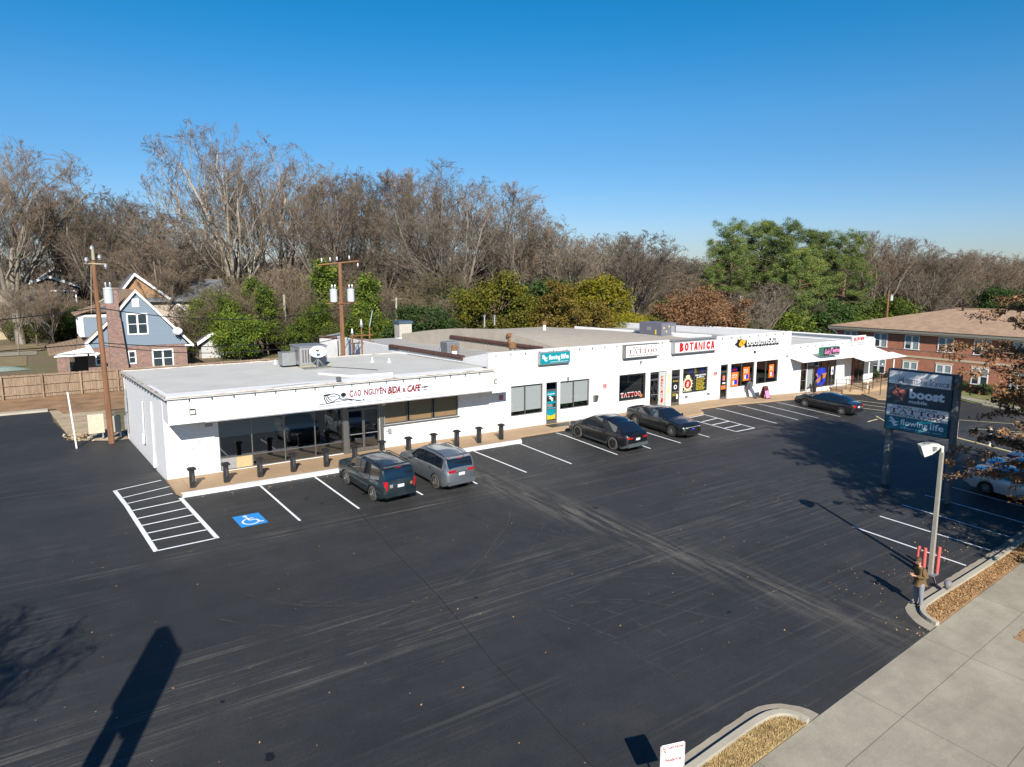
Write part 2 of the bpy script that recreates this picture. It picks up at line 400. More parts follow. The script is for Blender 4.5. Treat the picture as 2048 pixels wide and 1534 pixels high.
M['kerb'] = m_concrete('kerb_concrete', (.36, .33, .26), (.44, .41, .33), None, .25, (.2, .17, .12))
M['gravel'] = m_concrete('gravel', (.36, .28, .18), (.50, .41, .28), None, .6, (.28, .15, .07))
M['mulch'] = m_concrete('leaf_mulch', (.20, .12, .06), (.38, .23, .12), None, .55, (.10, .06, .03))
M['paintw'] = plain('white_road_paint', (.72, .74, .78), .6, var=.1, sc_=3)
M['paintb'] = plain('blue_road_paint', (.015, .24, .62), .6, var=.1)
M['painty'] = plain('yellow_road_paint', (.62, .55, .30), .7, var=.15)
M['wall'] = m_whitewall(); M['white'] = plain('white_metal_trim', (.8, .8, .8), .5, var=.05)
M['trim'] = plain('aluminium_frame', (.22, .22, .21), .35, .7, .1); M['black'] = plain('black_paint', (.012, .012, .014), .45, var=.3)
M['char'] = plain('charcoal_post_plastic', (.016, .016, .018), .5, var=.3)
M['glass'] = m_glass('shop_glass', refl=.07, trans=.92); M['glassd'] = m_glass('dark_shop_glass', refl=.16, trans=.6)
M['blind'] = plain('white_roller_blind', (.74, .78, .77), .8, var=.03); M['blindg'] = plain('grey_blind', (.6, .62, .6), .8, var=.06)
M['bronze'] = plain('tan_blind', (.62, .38, .18), .6, var=.08, sc_=2); M['inside'] = plain('shop_interior', (.10, .10, .10), .9, var=.2, sc_=1)
M['roofw'] = m_roofmembrane('pale_roof_membrane', (.52, .52, .49), (.40, .395, .37), .4)
M['roofg'] = m_roofmembrane('grey_roof_membrane', (.38, .37, .35), (.17, .165, .16), .6)
M['roofgr'] = m_roofmembrane('gravel_roof', (.40, .35, .29), (.24, .20, .17), .35, 1.2)
M['tile'] = plain('brown_coping_tile', (.085, .042, .032), .5, var=.35, sc_=5)
M['metal'] = plain('galvanised_metal', (.38, .39, .4), .4, .6, .1); M['gunit'] = plain('grey_unit_enclosure', (.30, .30, .31), .6, .2, .08)
M['purp'] = plain('slate_unit_enclosure', (.17, .17, .215), .55, .2, .1); M['rust'] = plain('rusty_steel', (.20, .095, .04), .8, var=.4)
M['wood'] = m_wood('weathered_fence_wood', (.17, .11, .07), (.36, .27, .19)); M['pole'] = m_wood('utility_pole_wood', (.13, .06, .03), (.25, .125, .065))
M['poleg'] = m_wood('grey_pole_wood', (.26, .24, .17), (.4, .37, .27))
M['teal'] = plain('teal_sign_face', (.0, .235, .30), .4, var=.04); M['red'] = plain('red_lettering', (.50, .008, .012), .5, var=.05)
M['maroon'] = plain('maroon_lettering', (.20, .006, .01), .5, var=.05); M['signw'] = plain('white_sign_face', (.78, .79, .8), .4, var=.02)
M['yellow'] = plain('yellow_lettering', (.75, .6, .04), .5); M['orange'] = plain('orange_poster', (.85, .17, .02), .5, var=.06)
M['amber'] = plain('amber_logo', (.8, .38, .02), .5); M['pink'] = plain('pink_poster', (.72, .25, .5), .5); M['lime'] = plain('olive_yellow', (.48, .42, .02), .5)
M['green'] = plain('green_sign_frame', (.03, .17, .10), .5); M['brownc'] = plain('copper_brown', (.35, .15, .06), .6); M['royal'] = plain('royal_blue', (.01, .03, .5), .4)
M['salmon'] = plain('faded_red_logo', (.55, .16, .13), .5); M['navy'] = plain('dark_navy_steel', (.035, .06, .08), .5, var=.15); M['fbl'] = plain('faded_blue_print', (.03, .06, .16), .5)
M['lamp'] = plain('pale_lamp_housing', (.62, .61, .52), .6); M['redpaint'] = plain('faded_red_post', (.55, .10, .09), .6, var=.15)
M['leafgreen'] = plain('window_plant_green', (.03, .16, .05), .6); M['tealdark'] = plain('teal_band', (.0, .16, .23), .5)
# ------------------------------------------------------------------ ground, lot, pavements
def split_creases(bm):
    for x in (GX, 80.0):
        bmesh.ops.bisect_plane(bm, geom=bm.verts[:] + bm.edges[:] + bm.faces[:], plane_co=(x, 0, 0), plane_no=(1, 0, 0))
    for y in (-15.0, 33.2, 60.0, 80.0):
        bmesh.ops.bisect_plane(bm, geom=bm.verts[:] + bm.edges[:] + bm.faces[:], plane_co=(0, y, 0), plane_no=(0, 1, 0))
def sheet(name, polys, dz, mat, kind='structure', flatz=None):
    bm = bmesh.new()
    for p in polys:
        bm.faces.new([bm.verts.new((a, b, 0)) for a, b in p])
    bmesh.ops.recalc_face_normals(bm, faces=bm.faces)
    for f in bm.faces:
        if f.normal.z < 0: f.normal_flip()
    bmesh.ops.triangulate(bm, faces=bm.faces)
    split_creases(bm)
    for v in bm.verts: v.co.z = (zg(v.co.x, v.co.y) if flatz is None else flatz(v.co.x, v.co.y)) + dz
    me = bpy.data.meshes.new(name); bm.to_mesh(me); bm.free(); me.materials.append(mat)
    o = bpy.data.objects.new(name, me); COL.objects.link(o)
    if kind: o['kind'] = kind
    return o
def slab(name, poly, ztop, depth, mat, kind='structure', parent=None):
    bm = bmesh.new(); f = bm.faces.new([bm.verts.new((a, b, 0)) for a, b in poly])
    if f.normal.z < 0 or f.calc_area() and (f.normal_update() or f.normal.z < 0): f.normal_flip()
    bmesh.ops.triangulate(bm, faces=bm.faces); split_creases(bm)
    r = bmesh.ops.extrude_face_region(bm, geom=bm.faces[:])
    top = [g for g in r['geom'] if isinstance(g, bmesh.types.BMVert)]
    ts = set(top)
    for v in bm.verts: v.co.z = ztop(v.co.x, v.co.y) - (0 if v in ts else depth)
    bmesh.ops.recalc_face_normals(bm, faces=bm.faces)
    me = bpy.data.meshes.new(name); bm.to_mesh(me); bm.free(); me.materials.append(mat)
    o = bpy.data.objects.new(name, me); COL.objects.link(o)
    if kind: o['kind'] = kind
    if parent: o.parent = parent
    return o
bm = bmesh.new()
xs = [-2500, -900, -300, -150, -80, -40, 0, GX, 80, 120, 200, 400, 1000, 2500]; ys = [-2500, -600, -150, -15, 33.2, 60, 80, 120, 200, 400, 1000, 2500]
g_ = [[bm.verts.new((x, y, zg(x, y) - .05)) for y in ys] for x in xs]
for i in range(len(xs) - 1):
    for j in range(len(ys) - 1): bm.faces.new((g_[i][j], g_[i + 1][j], g_[i + 1][j + 1], g_[i][j + 1]))
me = bpy.data.meshes.new('ground'); bm.to_mesh(me); bm.free(); me.materials.append(M['ground'])
o = bpy.data.objects.new('ground', me); COL.objects.link(o); o['kind'] = 'structure'
def SE(x): return 9.3 + .07 * (x - 16)      # inner edge of the street pavement
sheet('parking_lot', [[(-45, SE(-45)), (69, SE(69)), (69, 37), (4.6, 37), (4.15, 47.3), (3.4, 47.2), (2.3, 48.0), (1.5, 48.4), (1.1, 51), (.5, 56), (.4, 60), (-45, 59.9)]], 0, M['asphalt'])
sheet('sidewalk', [[(-60, SE(-60) - 5.6), (80, SE(80) - 5.6), (80, SE(80)), (-60, SE(-60))]], .008, M['sidewalk'])
sheet('road', [[(-120, SE(-120) - 18), (140, SE(140) - 18), (140, SE(140) - 5.6), (-120, SE(-120) - 5.6)]], -.02, M['asphalt'])
sheet('verge', [[(24.9, SE(25) - 1.75), (60, SE(60) - 1.75), (60, SE(60) - 3.2), (24.9, SE(25) - 3.2)]], .014, M['mulch'])
sheet('gravel_yard', [[(1.5, 48.4), (2.3, 48.0), (3.4, 47.2), (4.15, 47.3), (4.0, 60), (-45, 63.5), (-45, 60.6), (.4, 60), (1.1, 51)]], -.01, M['gravel'])
sheet('dirt_strip', [[(-45, 61.3), (.8, 60.9), (1.2, 58.5), (24, 58), (24, 67), (-45, 67)]], -.004, M['mulch'])
sheet('lawn', [[(-60, 90), (-1, 90), (-1, 101), (-60, 101)], [(-60, 108), (6, 108), (6, 118), (-60, 118)]], .0, plain('dry_lawn', (.21, .165, .085), .9, var=.3, sc_=.6))
sheet('neighbour_driveway', [[(-60, 102), (0, 102), (0, 107), (-60, 107)]], .01, M['sidewalk'])
def offset(pl, d):
    out = []
    for i, p in enumerate(pl):
        a = pl[max(0, i - 1)]; b = pl[min(len(pl) - 1, i + 1)]
        dx, dy = b[0] - a[0], b[1] - a[1]; L = math.hypot(dx, dy) or 1
        out.append((p[0] + dy / L * d, p[1] - dx / L * d))
    return out
def smooth_pl(pl, it=2):
    for _ in range(it):
        q = [pl[0]]
        for a, b in zip(pl, pl[1:]):
            q += [(a[0] * .75 + b[0] * .25, a[1] * .75 + b[1] * .25), (a[0] * .25 + b[0] * .75, a[1] * .25 + b[1] * .75)]
        q.append(pl[-1]); pl = q
    return pl
def strip(name, A, B, h, mat, skirt=True, kind='structure'):
    mb = MB(); n = len(A)
    ta = [(p[0], p[1], zg(*p) + h) for p in A]; tb = [(p[0], p[1], zg(*p) + h) for p in B]
    for i in range(n - 1):
        mb.face([ta[i], ta[i + 1], tb[i + 1], tb[i]])
        if skirt:
            for t, fl in ((ta, 0), (tb, 1)):
                a, b = t[i], t[i + 1]; q = [a, (a[0], a[1], a[2] - h - .05), (b[0], b[1], b[2] - h - .05), b]
                mb.face(q if not fl else q[::-1])
    for e in (0, n - 1):
        a, b = ta[e], tb[e]; mb.face([a, b, (b[0], b[1], b[2] - h - .05), (a[0], a[1], a[2] - h - .05)])
    o = mb.build(name, mat); bm = bmesh.new(); bm.from_mesh(o.data); bmesh.ops.remove_doubles(bm, verts=bm.verts, dist=1e-4)
    bmesh.ops.recalc_face_normals(bm, faces=bm.faces); bm.to_mesh(o.data); bm.free(); o['kind'] = kind; return o
def resample(pl, n):
    L = [0]
    for a, b in zip(pl, pl[1:]): L.append(L[-1] + math.dist(a, b))
    out = []
    for k in range(n):
        t = L[-1] * k / (n - 1); i = 0
        while i < len(L) - 2 and L[i + 1] < t: i += 1
        f = (t - L[i]) / max(1e-9, L[i + 1] - L[i]); out.append((pl[i][0] + (pl[i + 1][0] - pl[i][0]) * f, pl[i][1] + (pl[i + 1][1] - pl[i][1]) * f))
    return out
def island(G, C, tagn):
    G = smooth_pl(G, 3); C = smooth_pl(C, 3)
    n = 240
    Gr = resample(G, n); Cr = resample(C, n)
    rnd = random.Random(5)
    Gr = [(p[0] + rnd.uniform(-.012, .012), p[1] + rnd.uniform(-.015, .015)) for p in Gr]
    strip('gutter', Gr, Cr, .012, M['gutter'])
    Ci = offset(Cr, tagn); strip('kerb', Cr, Ci, .14, M['kerb'])
    return Ci
Cr = island([(23.0, 9.82), (23.05, 10.2), (23.35, 10.7), (23.9, 11.1), (25, 11.22), (27.5, 11.29), (31.7, 11.49), (35.7, 11.82), (45, 12.45), (62, 13.6)],
            [(23.45, 9.86), (23.5, 10.15), (23.75, 10.5), (24.2, 10.75), (25, 10.83), (27.5, 10.93), (31.7, 11.15), (35.7, 11.45), (45, 12.1), (62, 13.3)], .17)
MUL1 = Cr + [(62, SE(62) + .02), (23.75, SE(23.75) + .02)]
slab('planting_strip', MUL1, lambda x, y: zg(x, y) + .035, .2, M['mulch'])
Cl = island([(16.07, 9.33), (16.0, 9.7), (15.6, 10.15), (15.1, 10.37), (14.5, 10.4), (12.5, 10.22), (11.9, 10.17), (5, 9.72), (-40, 6.5)],
            [(15.58, 9.29), (15.55, 9.55), (15.35, 9.85), (14.95, 10.03), (14.4, 10.06), (12.62, 9.92), (11.56, 9.82), (5, 9.36), (-40, 6.2)], -.17)
MUL2 = Cl + [(-40, SE(-40) + .02), (15.3, SE(15.3) + .02)]
slab('planting_strip', MUL2, lambda x, y: zg(x, y) + .035, .2, plain('dry_grass_strip', (.30, .22, .10), .9, var=.35, sc_=8))
# dead leaves and dry grass blades on the strips and against the walk: one mass nobody could count
def inpoly(p, poly):
    c = False; n = len(poly)
    for i in range(n):
        a, b = poly[i], poly[(i + 1) % n]
        if (a[1] > p[1]) != (b[1] > p[1]) and p[0] < (b[0] - a[0]) * (p[1] - a[1]) / (b[1] - a[1]) + a[0]: c = not c
    return c
rnd = random.Random(3); mb = MB()
def leafq(mb, x, y, z, s):
    a = rnd.uniform(0, 6.28); t = rnd.uniform(-.5, .5); u = Vector((math.cos(a), math.sin(a), t)) * s; v = Vector((-math.sin(a), math.cos(a), rnd.uniform(-.5, .5))) * s * .6
    c = Vector((x, y, z)); mb.face([c - u, c - v, c + u, c + v])
def scatter(poly, n, s, bx):
    k = 0
    while k < n:
        p = (rnd.uniform(bx[0], bx[1]), rnd.uniform(bx[2], bx[3]))
        if inpoly(p, poly): leafq(mb, p[0], p[1], zg(*p) + .045 + rnd.uniform(0, .03), rnd.uniform(.4, 1) * s); k += 1
scatter(MUL1, 9000, .045, (23, 42, 9.5, 12.4)); scatter([(24.9, SE(25) - 1.75), (34, SE(34) - 1.75), (34, SE(34) - 3.2), (24.9, SE(25) - 3.2)], 1500, .045, (24.9, 34, 5.5, 9.2))
for k in range(330):     # loose leaves on the asphalt and pavement
    x = rnd.uniform(22, 45); y = SE(x) + abs(rnd.gauss(0, 1)) * 1.0 + (1.7 if x > 23 else 0); leafq(mb, x, y, zg(x, y) + .02, rnd.uniform(.02, .045))
for k in range(260):
    x = rnd.uniform(5, 52); y = 33.0 - abs(rnd.gauss(0, .5)); leafq(mb, x, y, zg(x, y) + .02, rnd.uniform(.02, .05))
for k in range(240):
    x = rnd.uniform(0, 30); y = rnd.uniform(12, 33); leafq(mb, x, y, zg(x, y) + .012, rnd.uniform(.012, .04))
x_ = NM('dead_leaves'); c_ = x_.ramp(x_.noise(x_.geo(), 7, 2), [(.3, (.22, .11, .04)), (.5, (.42, .24, .10)), (.7, (.5, .33, .16))]); ML = x_.set(c_, .9)
mb.build('fallen_leaves', ML)['kind'] = 'stuff'
mb = MB()
def scatg(n):
    k = 0
    while k < n:
        p = (rnd.uniform(9, 16), rnd.uniform(8.7, 10.2))
        if inpoly(p, MUL2):
            a = rnd.uniform(0, 6.28); h = rnd.uniform(.03, .08); z = zg(*p) + .03; dx, dy = math.cos(a) * .012, math.sin(a) * .012; k += 1
            ox, oy = rnd.uniform(-.05, .05), rnd.uniform(-.05, .05)
            mb.face([(p[0] - dx, p[1] - dy, z), (p[0] + dx, p[1] + dy, z), (p[0] + ox, p[1] + oy, z + h)])
scatg(9000)
x_ = NM('dry_grass_blades'); c_ = x_.ramp(x_.noise(x_.geo(), 5, 3), [(.28, (.16, .14, .05)), (.45, (.42, .29, .13)), (.7, (.55, .42, .2))])
mb.build('dry_grass', x_.set(c_, .9))['kind'] = 'stuff'
# ---- painted markings
def q4(x0, y0, x1, y1, wd=.1):
    L = math.hypot(x1 - x0, y1 - y0); nx, ny = -(y1 - y0) / L * wd / 2, (x1 - x0) / L * wd / 2
    return [(x0 + nx, y0 + ny), (x0 - nx, y0 - ny), (x1 - nx, y1 - ny), (x1 + nx, y1 + ny)]
L = []
for a in [(8.18, 33.05, 8.49, 28.14), (10.8, 33.04, 11.11, 28.2), (13.95, 33.05, 14.3, 28.35), (16.98, 33.05, 17.31, 28.4), (19.93, 33.01, 20.46, 28.65), (23.11, 33.1, 23.45, 28.64),
          (26.6, 34.05, 26.84, 28.67), (29.2, 34.05, 29.45, 28.65), (31.6, 34.05, 31.98, 28.61), (34.35, 34.0, 34.66, 28.67),
          (41.6, 33.9, 41.8, 28.82), (44.0, 33.8, 44.22, 28.79), (46.3, 33.7, 46.49, 28.66), (48.6, 33.6, 48.9, 28.4),
          (29.01, 15.9, 29.3, 11.45), (31.33, 15.96, 31.78, 11.6), (33.78, 16.17, 34.12, 11.75), (36.25, 16.32, 36.6, 11.9), (38.8, 16.3, 39.1, 12.1), (41.3, 16.4, 41.6, 12.3), (43.8, 16.5, 44.1, 12.5)]:
    L.append(q4(*a))
sheet('parking_lines', L, .008, M['paintw'])
L = [q4(2.42, 36.0, 3.03, 27.9, .17), q4(4.74, 33.15, 5.2, 28.0, .17)]
for a in [(2.39, 35.97, 4.44, 36.6), (2.58, 34.59, 4.6, 35.26), (2.66, 33.59, 4.56, 34.05), (2.75, 32.55, 4.74, 32.82), (2.83, 31.55, 4.84, 31.8), (2.88, 30.7, 4.92, 30.9), (2.93, 29.8, 5.0, 29.95), (2.98, 28.97, 5.01, 29.04), (3.03, 27.95, 5.2, 28.04)]:
    L.append(q4(*a, .09))
for a in [(37.0, 32.6, 37.34, 28.74), (39.05, 32.85, 39.27, 28.73), (37.15, 32.65, 39.05, 32.83), (37.25, 31.51, 39.1, 31.7), (37.3, 30.63, 39.15, 30.73), (37.33, 29.65, 39.2, 29.77), (37.34, 28.74, 39.27, 28.75)]:
    L.append(q4(*a, .1))
sheet('hatched_aisle_markings', L, .012, M['paintw'])
# yellow-white markings of the neighbouring lot
L = [q4(50.6, 25.6, 52.4, 27.6, .12), q4(53.2, 31.6, 56.2, 27.2, .12), q4(55.2, 31.9, 58.3, 27.6, .12), q4(57.4, 32.0, 60.4, 27.9, .12), q4(55.4, 30.6, 55.9, 31.9, .35), q4(49.4, 26.6, 51.3, 26.9, .12), q4(56, 22.5, 62, 18.5, .1), q4(57, 25.5, 63, 21.5, .1), q4(58.0, 20.5, 63, 16.5, .1)]
sheet('neighbour_lot_lines', L, .009, M['painty'])
sheet('accessible_bay_marking', [[(55.4, 27.2), (58.2, 27.9), (58.0, 28.9), (55.2, 28.2)]], .012, plain('pale_blue_paint', (.35, .52, .68), .6))
# accessible parking symbol
bo = sheet('accessible_symbol_panel', [[(6.17, 29.85), (6.24, 28.56), (7.32, 28.61), (7.24, 29.85)]], .010, M['paintb'])
def iso(cx, cy, s, dz, name):
    polys = []
    def st(p, wd):
        for (a, b), (c, d) in zip(p, p[1:]): polys.append(q4(cx + a * s, cy + b * s, cx + c * s, cy + d * s, wd * s))
    polys.append([(cx + s * (-.12 + .085 * math.cos(R(k * 36))), cy + s * (.42 + .085 * math.sin(R(k * 36)))) for k in range(10)])
    st([(-.1, .31), (-.05, -.04), (.2, -.04), (.3, -.36), (.42, -.33)], .085); st([(-.08, .14), (.15, .14)], .075)
    arc = [(-.04 + .30 * math.cos(R(a)), -.17 + .30 * math.sin(R(a))) for a in range(110, 350, 20)]; st(arc, .075)
    # lay each stroke on its own level so that no two overlap in one plane
    for i, p in enumerate(polys): pass
    return sheet(name, polys, dz, M['paintw'])
o = iso(6.76, 29.22, 1.05, .016, 'accessible_symbol')
# crack sealing and joints in the asphalt
def worm(pts, seed, amp=.08):
    r = random.Random(seed); pl = resample(pts, 30); return [(p[0] + r.gauss(0, amp * .4), p[1] + r.gauss(0, amp * .4)) for p in pl]
L = []
for i, pts in enumerate([[(10.3, 30.4), (11.0, 28.5), (10.6, 23.0), (10.5, 20.0), (10.0, 15.3), (9.8, 11)], [(17.3, 33), (17.9, 28), (19.4, 21.5), (21.2, 15), (22.6, 10.2)], [(25, 20), (29, 20.4), (34, 20.1)]]):
    pl = worm(pts, i, .03)
    for a, b in zip(pl, pl[1:]): L.append(q4(*a, *b, .028))
sheet('asphalt_cracks', L, .004, plain('dark_crack', (.012, .012, .013), .9))  # dark colour of the cracks themselves
# scuffed tyre arcs, pale patches and oil drips on the asphalt
rnd = random.Random(12); L = []; L2 = []
for (cx, cy, r, a0, a1) in [(10, 6, 13.5, 20, 75), (9, 8, 10.5, 10, 60), (24, 27, 7.5, 190, 265), (25, 28, 9.2, 185, 250), (14, 31, 12, 215, 290), (30, 30, 15, 200, 250), (5, 34, 15, 270, 330), (20, 4, 15.5, 60, 118), (33, 26, 7, 170, 260), (2, 12, 12, 0, 40), (12, 3, 16, 40, 80)]:
    for dr in (0, .16 + rnd.random() * .1, 1.5):
        n = 34; b0 = a0 + rnd.uniform(0, 14); b1 = a1 - rnd.uniform(0, 14)
        for k in range(n):
            if rnd.random() < .3: continue
            t0 = R(b0 + (b1 - b0) * k / n); t1 = R(b0 + (b1 - b0) * (k + 1) / n); rr_ = r + dr + .05 * math.sin(k * .7)
            L.append(q4(cx + rr_ * math.cos(t0), cy + rr_ * math.sin(t0), cx + rr_ * math.cos(t1), cy + rr_ * math.sin(t1), rnd.uniform(.012, .035)))
L = [q for q in L if all(p[1] > SE(p[0]) + 1.3 and p[1] < 32.8 for p in q)]
sheet('tyre_scuffs', L, .005, plain('pale_scuff', (.062, .060, .055), .8, var=.3, sc_=3))
for k in range(46):
    cx, cy = (rnd.choice([9.6, 12.4, 15.5, 18.4, 21.6, 25, 28.1, 30.6, 33.3, 43, 45.2, 47.5, 50.4, 30.3, 32.8]) + rnd.gauss(0, .35), rnd.uniform(29, 32.2)) if k < 34 else (rnd.uniform(0, 22), rnd.uniform(13, 27)); s_ = rnd.uniform(.04, .2)
    if cx in (30.3, 32.8): cy = 13.5
    L2.append([(cx + s_ * rnd.uniform(.6, 1.2) * math.cos(R(a)), cy + s_ * rnd.uniform(.6, 1.2) * math.sin(R(a))) for a in range(0, 360, 36)])
sheet('oil_stains', L2, .003, plain('oil_stain', (.009, .009, .010), .45))
# ---- raised walk along the shops
def zwalk(x, y): return .05 + zx(x)
WALK = [(4.66, 33.9), (4.85, 33.15), (23.3, 33.12), (23.55, 33.5), (23.9, 34.25), (31, 34.3), (35.4, 34.0), (36.4, 32.72), (39.1, 32.95), (40.0, 34.2), (48.1, 33.95), (53.7, 34.1), (55.0, 34.6), (60, 34.8), (60.2, 36.3), (4.62, 36.3)]
slab('walkway', WALK, zwalk, .45, M['walk'])
sheet('kerb_paint', [[(4.86, 33.14), (23.28, 33.11), (23.5, 33.46), (4.80, 33.5)]], .13, M['paintw'], flatz=lambda x, y: -.075)
mb = MB(); mb.face([(4.83, 33.135, -.14), (23.3, 33.105, -.14), (23.3, 33.105, .055), (4.83, 33.135, .055)]); o = mb.build('kerb_paint', M['paintw']); o['kind'] = 'structure'
# entrance landing and ramp of the far shops
slab('landing', [(59.7, 34.6), (61.0, 33.6), (70.5, 34.2), (70.5, 36.4), (60.0, 36.4)], lambda x, y: -.42, .8, M['walk'])
slab('ramp', [(60.0, 31.6), (61.2, 30.9), (70.5, 32.2), (70.5, 34.2), (61.0, 33.6)], lambda x, y: zg(x, y) + .05 + max(0, (x - 60)) * .045, .5, M['walk'])
sheet('brick_building_lawn', [[(69, 12), (76.5, 12), (76.5, 34), (71, 34), (70, 30), (69, 28)]], .03, plain('verge_lawn', (.16, .17, .06), .9, var=.3, sc_=1))
strip('kerb', [(70.4, 30), (69.2, 27), (69, 12)], [(70.2, 30), (69, 27), (68.8, 12)], .14, M['kerb'])
strip('kerb', [(-45, 61.0), (.3, 60.75)], [(-45, 60.2), (.3, 60.1)], .12, M['kerb'])
sheet('footpath', [[(70.5, 12), (72, 12), (72, 30), (70.5, 30)]], .04, M['sidewalk'])
# ------------------------------------------------------------------ the strip of shops
W = 36.1
def wall_holes(mb, x0, x1, z0, z1, y, t, holes):
    xs = sorted({x0, x1, *[h[0] for h in holes], *[h[1] for h in holes]}); zs = sorted({z0, z1, *[h[2] for h in holes], *[h[3] for h in holes]})
    inh = lambda cx, cz: any(h[0] < cx < h[1] and h[2] < cz < h[3] for h in holes)
    for a, b in zip(xs, xs[1:]):
        for c, d in zip(zs, zs[1:]):
            if inh((a + b) / 2, (c + d) / 2): continue
            mb.face([(a, y, c), (b, y, c), (b, y, d), (a, y, d)]); mb.face([(b, y + t, c), (a, y + t, c), (a, y + t, d), (b, y + t, d)])
    for h in holes:
        a, b, c, d = h[:4]
        mb.face([(a, y, c), (a, y + t, c), (b, y + t, c), (b, y, c)]); mb.face([(a, y, d), (b, y, d), (b, y + t, d), (a, y + t, d)])
        mb.face([(a, y, c), (a, y, d), (a, y + t, d), (a, y + t, c)]); mb.face([(b, y, c), (b, y + t, c), (b, y + t, d), (b, y, d)])
    # outer rim
    mb.face([(x0, y, z1), (x1, y, z1), (x1, y + t, z1), (x0, y + t, z1)]); mb.face([(x0, y, z0), (x0, y + t, z0), (x1, y + t, z0), (x1, y, z0)])
    mb.face([(x0, y, z0), (x0, y, z1), (x0, y + t, z1), (x0, y + t, z0)]); mb.face([(x1, y, z0), (x1, y + t, z0), (x1, y + t, z1), (x1, y, z1)])
def bars(mb, x0, x1, z0, z1, y, mull, tran, fw=.05, dp=.08):
    mb.box((x0, y - dp, z0), (x0 + fw, y, z1)); mb.box((x1 - fw, y - dp, z0), (x1, y, z1))
    mb.box((x0 + fw, y - dp, z1 - fw), (x1 - fw, y, z1)); mb.box((x0 + fw, y - dp, z0), (x1 - fw, y, z0 + fw))
    for m_ in mull: mb.box((m_ - fw / 2, y - dp - .003, z0 + fw), (m_ + fw / 2, y - .003, z1 - fw))
    for t_ in tran: mb.box((x0 + fw, y - dp + .003, t_ - fw / 2), (x1 - fw, y - .006, t_ + fw / 2))
def window(P, x0, x1, z0, z1, mull=(), tran=(), glass='glass', frame='trim', rec=.16, blinds=(), name='window', fw=.05):
    y = W + rec; f = MB(); bars(f, x0, x1, z0, z1, y, mull, tran, fw); fo = f.build(name, M[frame], P)
    g = MB(); g.face([(x0, 0, z0), (x1, 0, z0), (x1, 0, z1), (x0, 0, z1)]); g.v = [(a, y - .03, c) for a, b, c in g.v]
    go = g.build('pane', M[glass], None, loc=P.location); go.location = (0, 0, 0); go.parent = fo
    for (a, b, c, d, mt) in blinds:
        k = MB(); k.box((a, y + .02, c), (b, y + .03, d)); ko = k.build('blind', M[mt], None, loc=P.location); ko.location = (0, 0, 0); ko.parent = fo
    return fo
def child(mb, name, mat, part, P, **k):
    o = mb.build(name, mat, None, loc=P.location, **k); o.location = (0, 0, 0); o.parent = part; return o
def door(P, x0, x1, z0, z1, leafz, rec=.14, glass='glassd', double=False):
    y = W + rec; f = MB(); mu = [(x0 + x1) / 2] if double else []
    bars(f, x0, x1, z0, z1, y, [], [leafz], .05)
    fo = f.build('door', M['trim'], P)
    g = MB(); g.face([(x0, y - .03, z0), (x1, y - .03, z0), (x1, y - .03, z1), (x0, y - .03, z1)]); child(g, 'pane', M[glass], fo, P)
    lv = [(x0 + .05, (x0 + x1) / 2 - .01), ((x0 + x1) / 2 + .01, x1 - .05)] if double else [(x0 + .05, x1 - .05)]
    for a, b in lv:
        s = MB(); s.box((a, y - .09, z0 + .02), (a + .06, y - .05, leafz - .03)); s.box((b - .06, y - .09, z0 + .02), (b, y - .05, leafz - .03))
        s.box((a + .06, y - .09, z0 + .02), (b - .06, y - .05, z0 + .2)); s.box((a + .06, y - .09, leafz - .1), (b - .06, y - .05, leafz - .03))
        child(s, 'stile_frame', M['trim'], fo, P)
        h = MB(); h.box((a + .08, y - .13, z0 + .98), (b - .08, y - .10, z0 + 1.02)); child(h, 'handle', M['metal'], fo, P)
    return fo
# ---- cafe building
P = thing('cafe_building', 'low white painted building with wide fascia and big dark front windows at the left end', 'building', (13.5, 41, 0))
mb = MB(); HC = [(7.08, 13.5, .08, 2.95), (13.72, 15.62, .05, 2.95), (15.84, 20.72, 1.36, 2.95)]
wall_holes(mb, 4.66, 22.9, -.3, 3.0, W, .25, HC)
# side wall (slightly splayed), back wall, party wall
def wallseg(mb, a, b, z0, z1a, z1b, t=.25):
    d = Vector((b[0] - a[0], b[1] - a[1])); d.normalize(); n = Vector((-d.y, d.x)) * t
    A, B = Vector(a), Vector(b); A2, B2 = A + n, B + n
    q = [(A.x, A.y, z0), (B.x, B.y, z0), (B2.x, B2.y, z0), (A2.x, A2.y, z0), (A.x, A.y, z1a), (B.x, B.y, z1b), (B2.x, B2.y, z1b), (A2.x, A2.y, z1a)]
    mb.raw(q, [(0, 3, 2, 1), (4, 5, 6, 7), (0, 1, 5, 4), (1, 2, 6, 5), (2, 3, 7, 6), (3, 0, 4, 7)])
wallseg(mb, (4.15, 47.5), (4.655, 36.103), -.3, 4.0, 4.2); wallseg(mb, (22.3, 47.5), (4.15, 47.51), -.3, 4.0, 4.0)
wo_ = mb.build('wall', M['wall'], P)
mb = MB(); mb.face([(4.7, 36.4, .06), (22.8, 36.4, .06), (22.2, 47.2, .06), (4.4, 47.2, .06)]); mb.face([(4.75, 41.5, 0), (22.8, 41.5, 0), (22.8, 41.5, 3.5), (4.75, 41.5, 3.5)]); mb.face([(4.7, 36.36, 3.0), (4.7, 41.5, 3.0), (22.8, 41.5, 3.0), (22.8, 36.36, 3.0)])
mb.build('interior', M['inside'], P)
mb = MB()   # fascia box round the front, face at 34.5, soffit
q = [(4.665, 34.5), (22.2, 34.5), (22.2, 36.1), (4.655, 36.1)]
mb.box((4.67, 34.5, 2.98), (22.18, 36.098, 4.2)); fo = mb.build('fascia', M['white'], P)
mb = MB(); mb.box((6.2, 34.47, 2.93), (22.18, 34.62, 2.985)); mb.build('fascia_trim', M['gunit'], P)
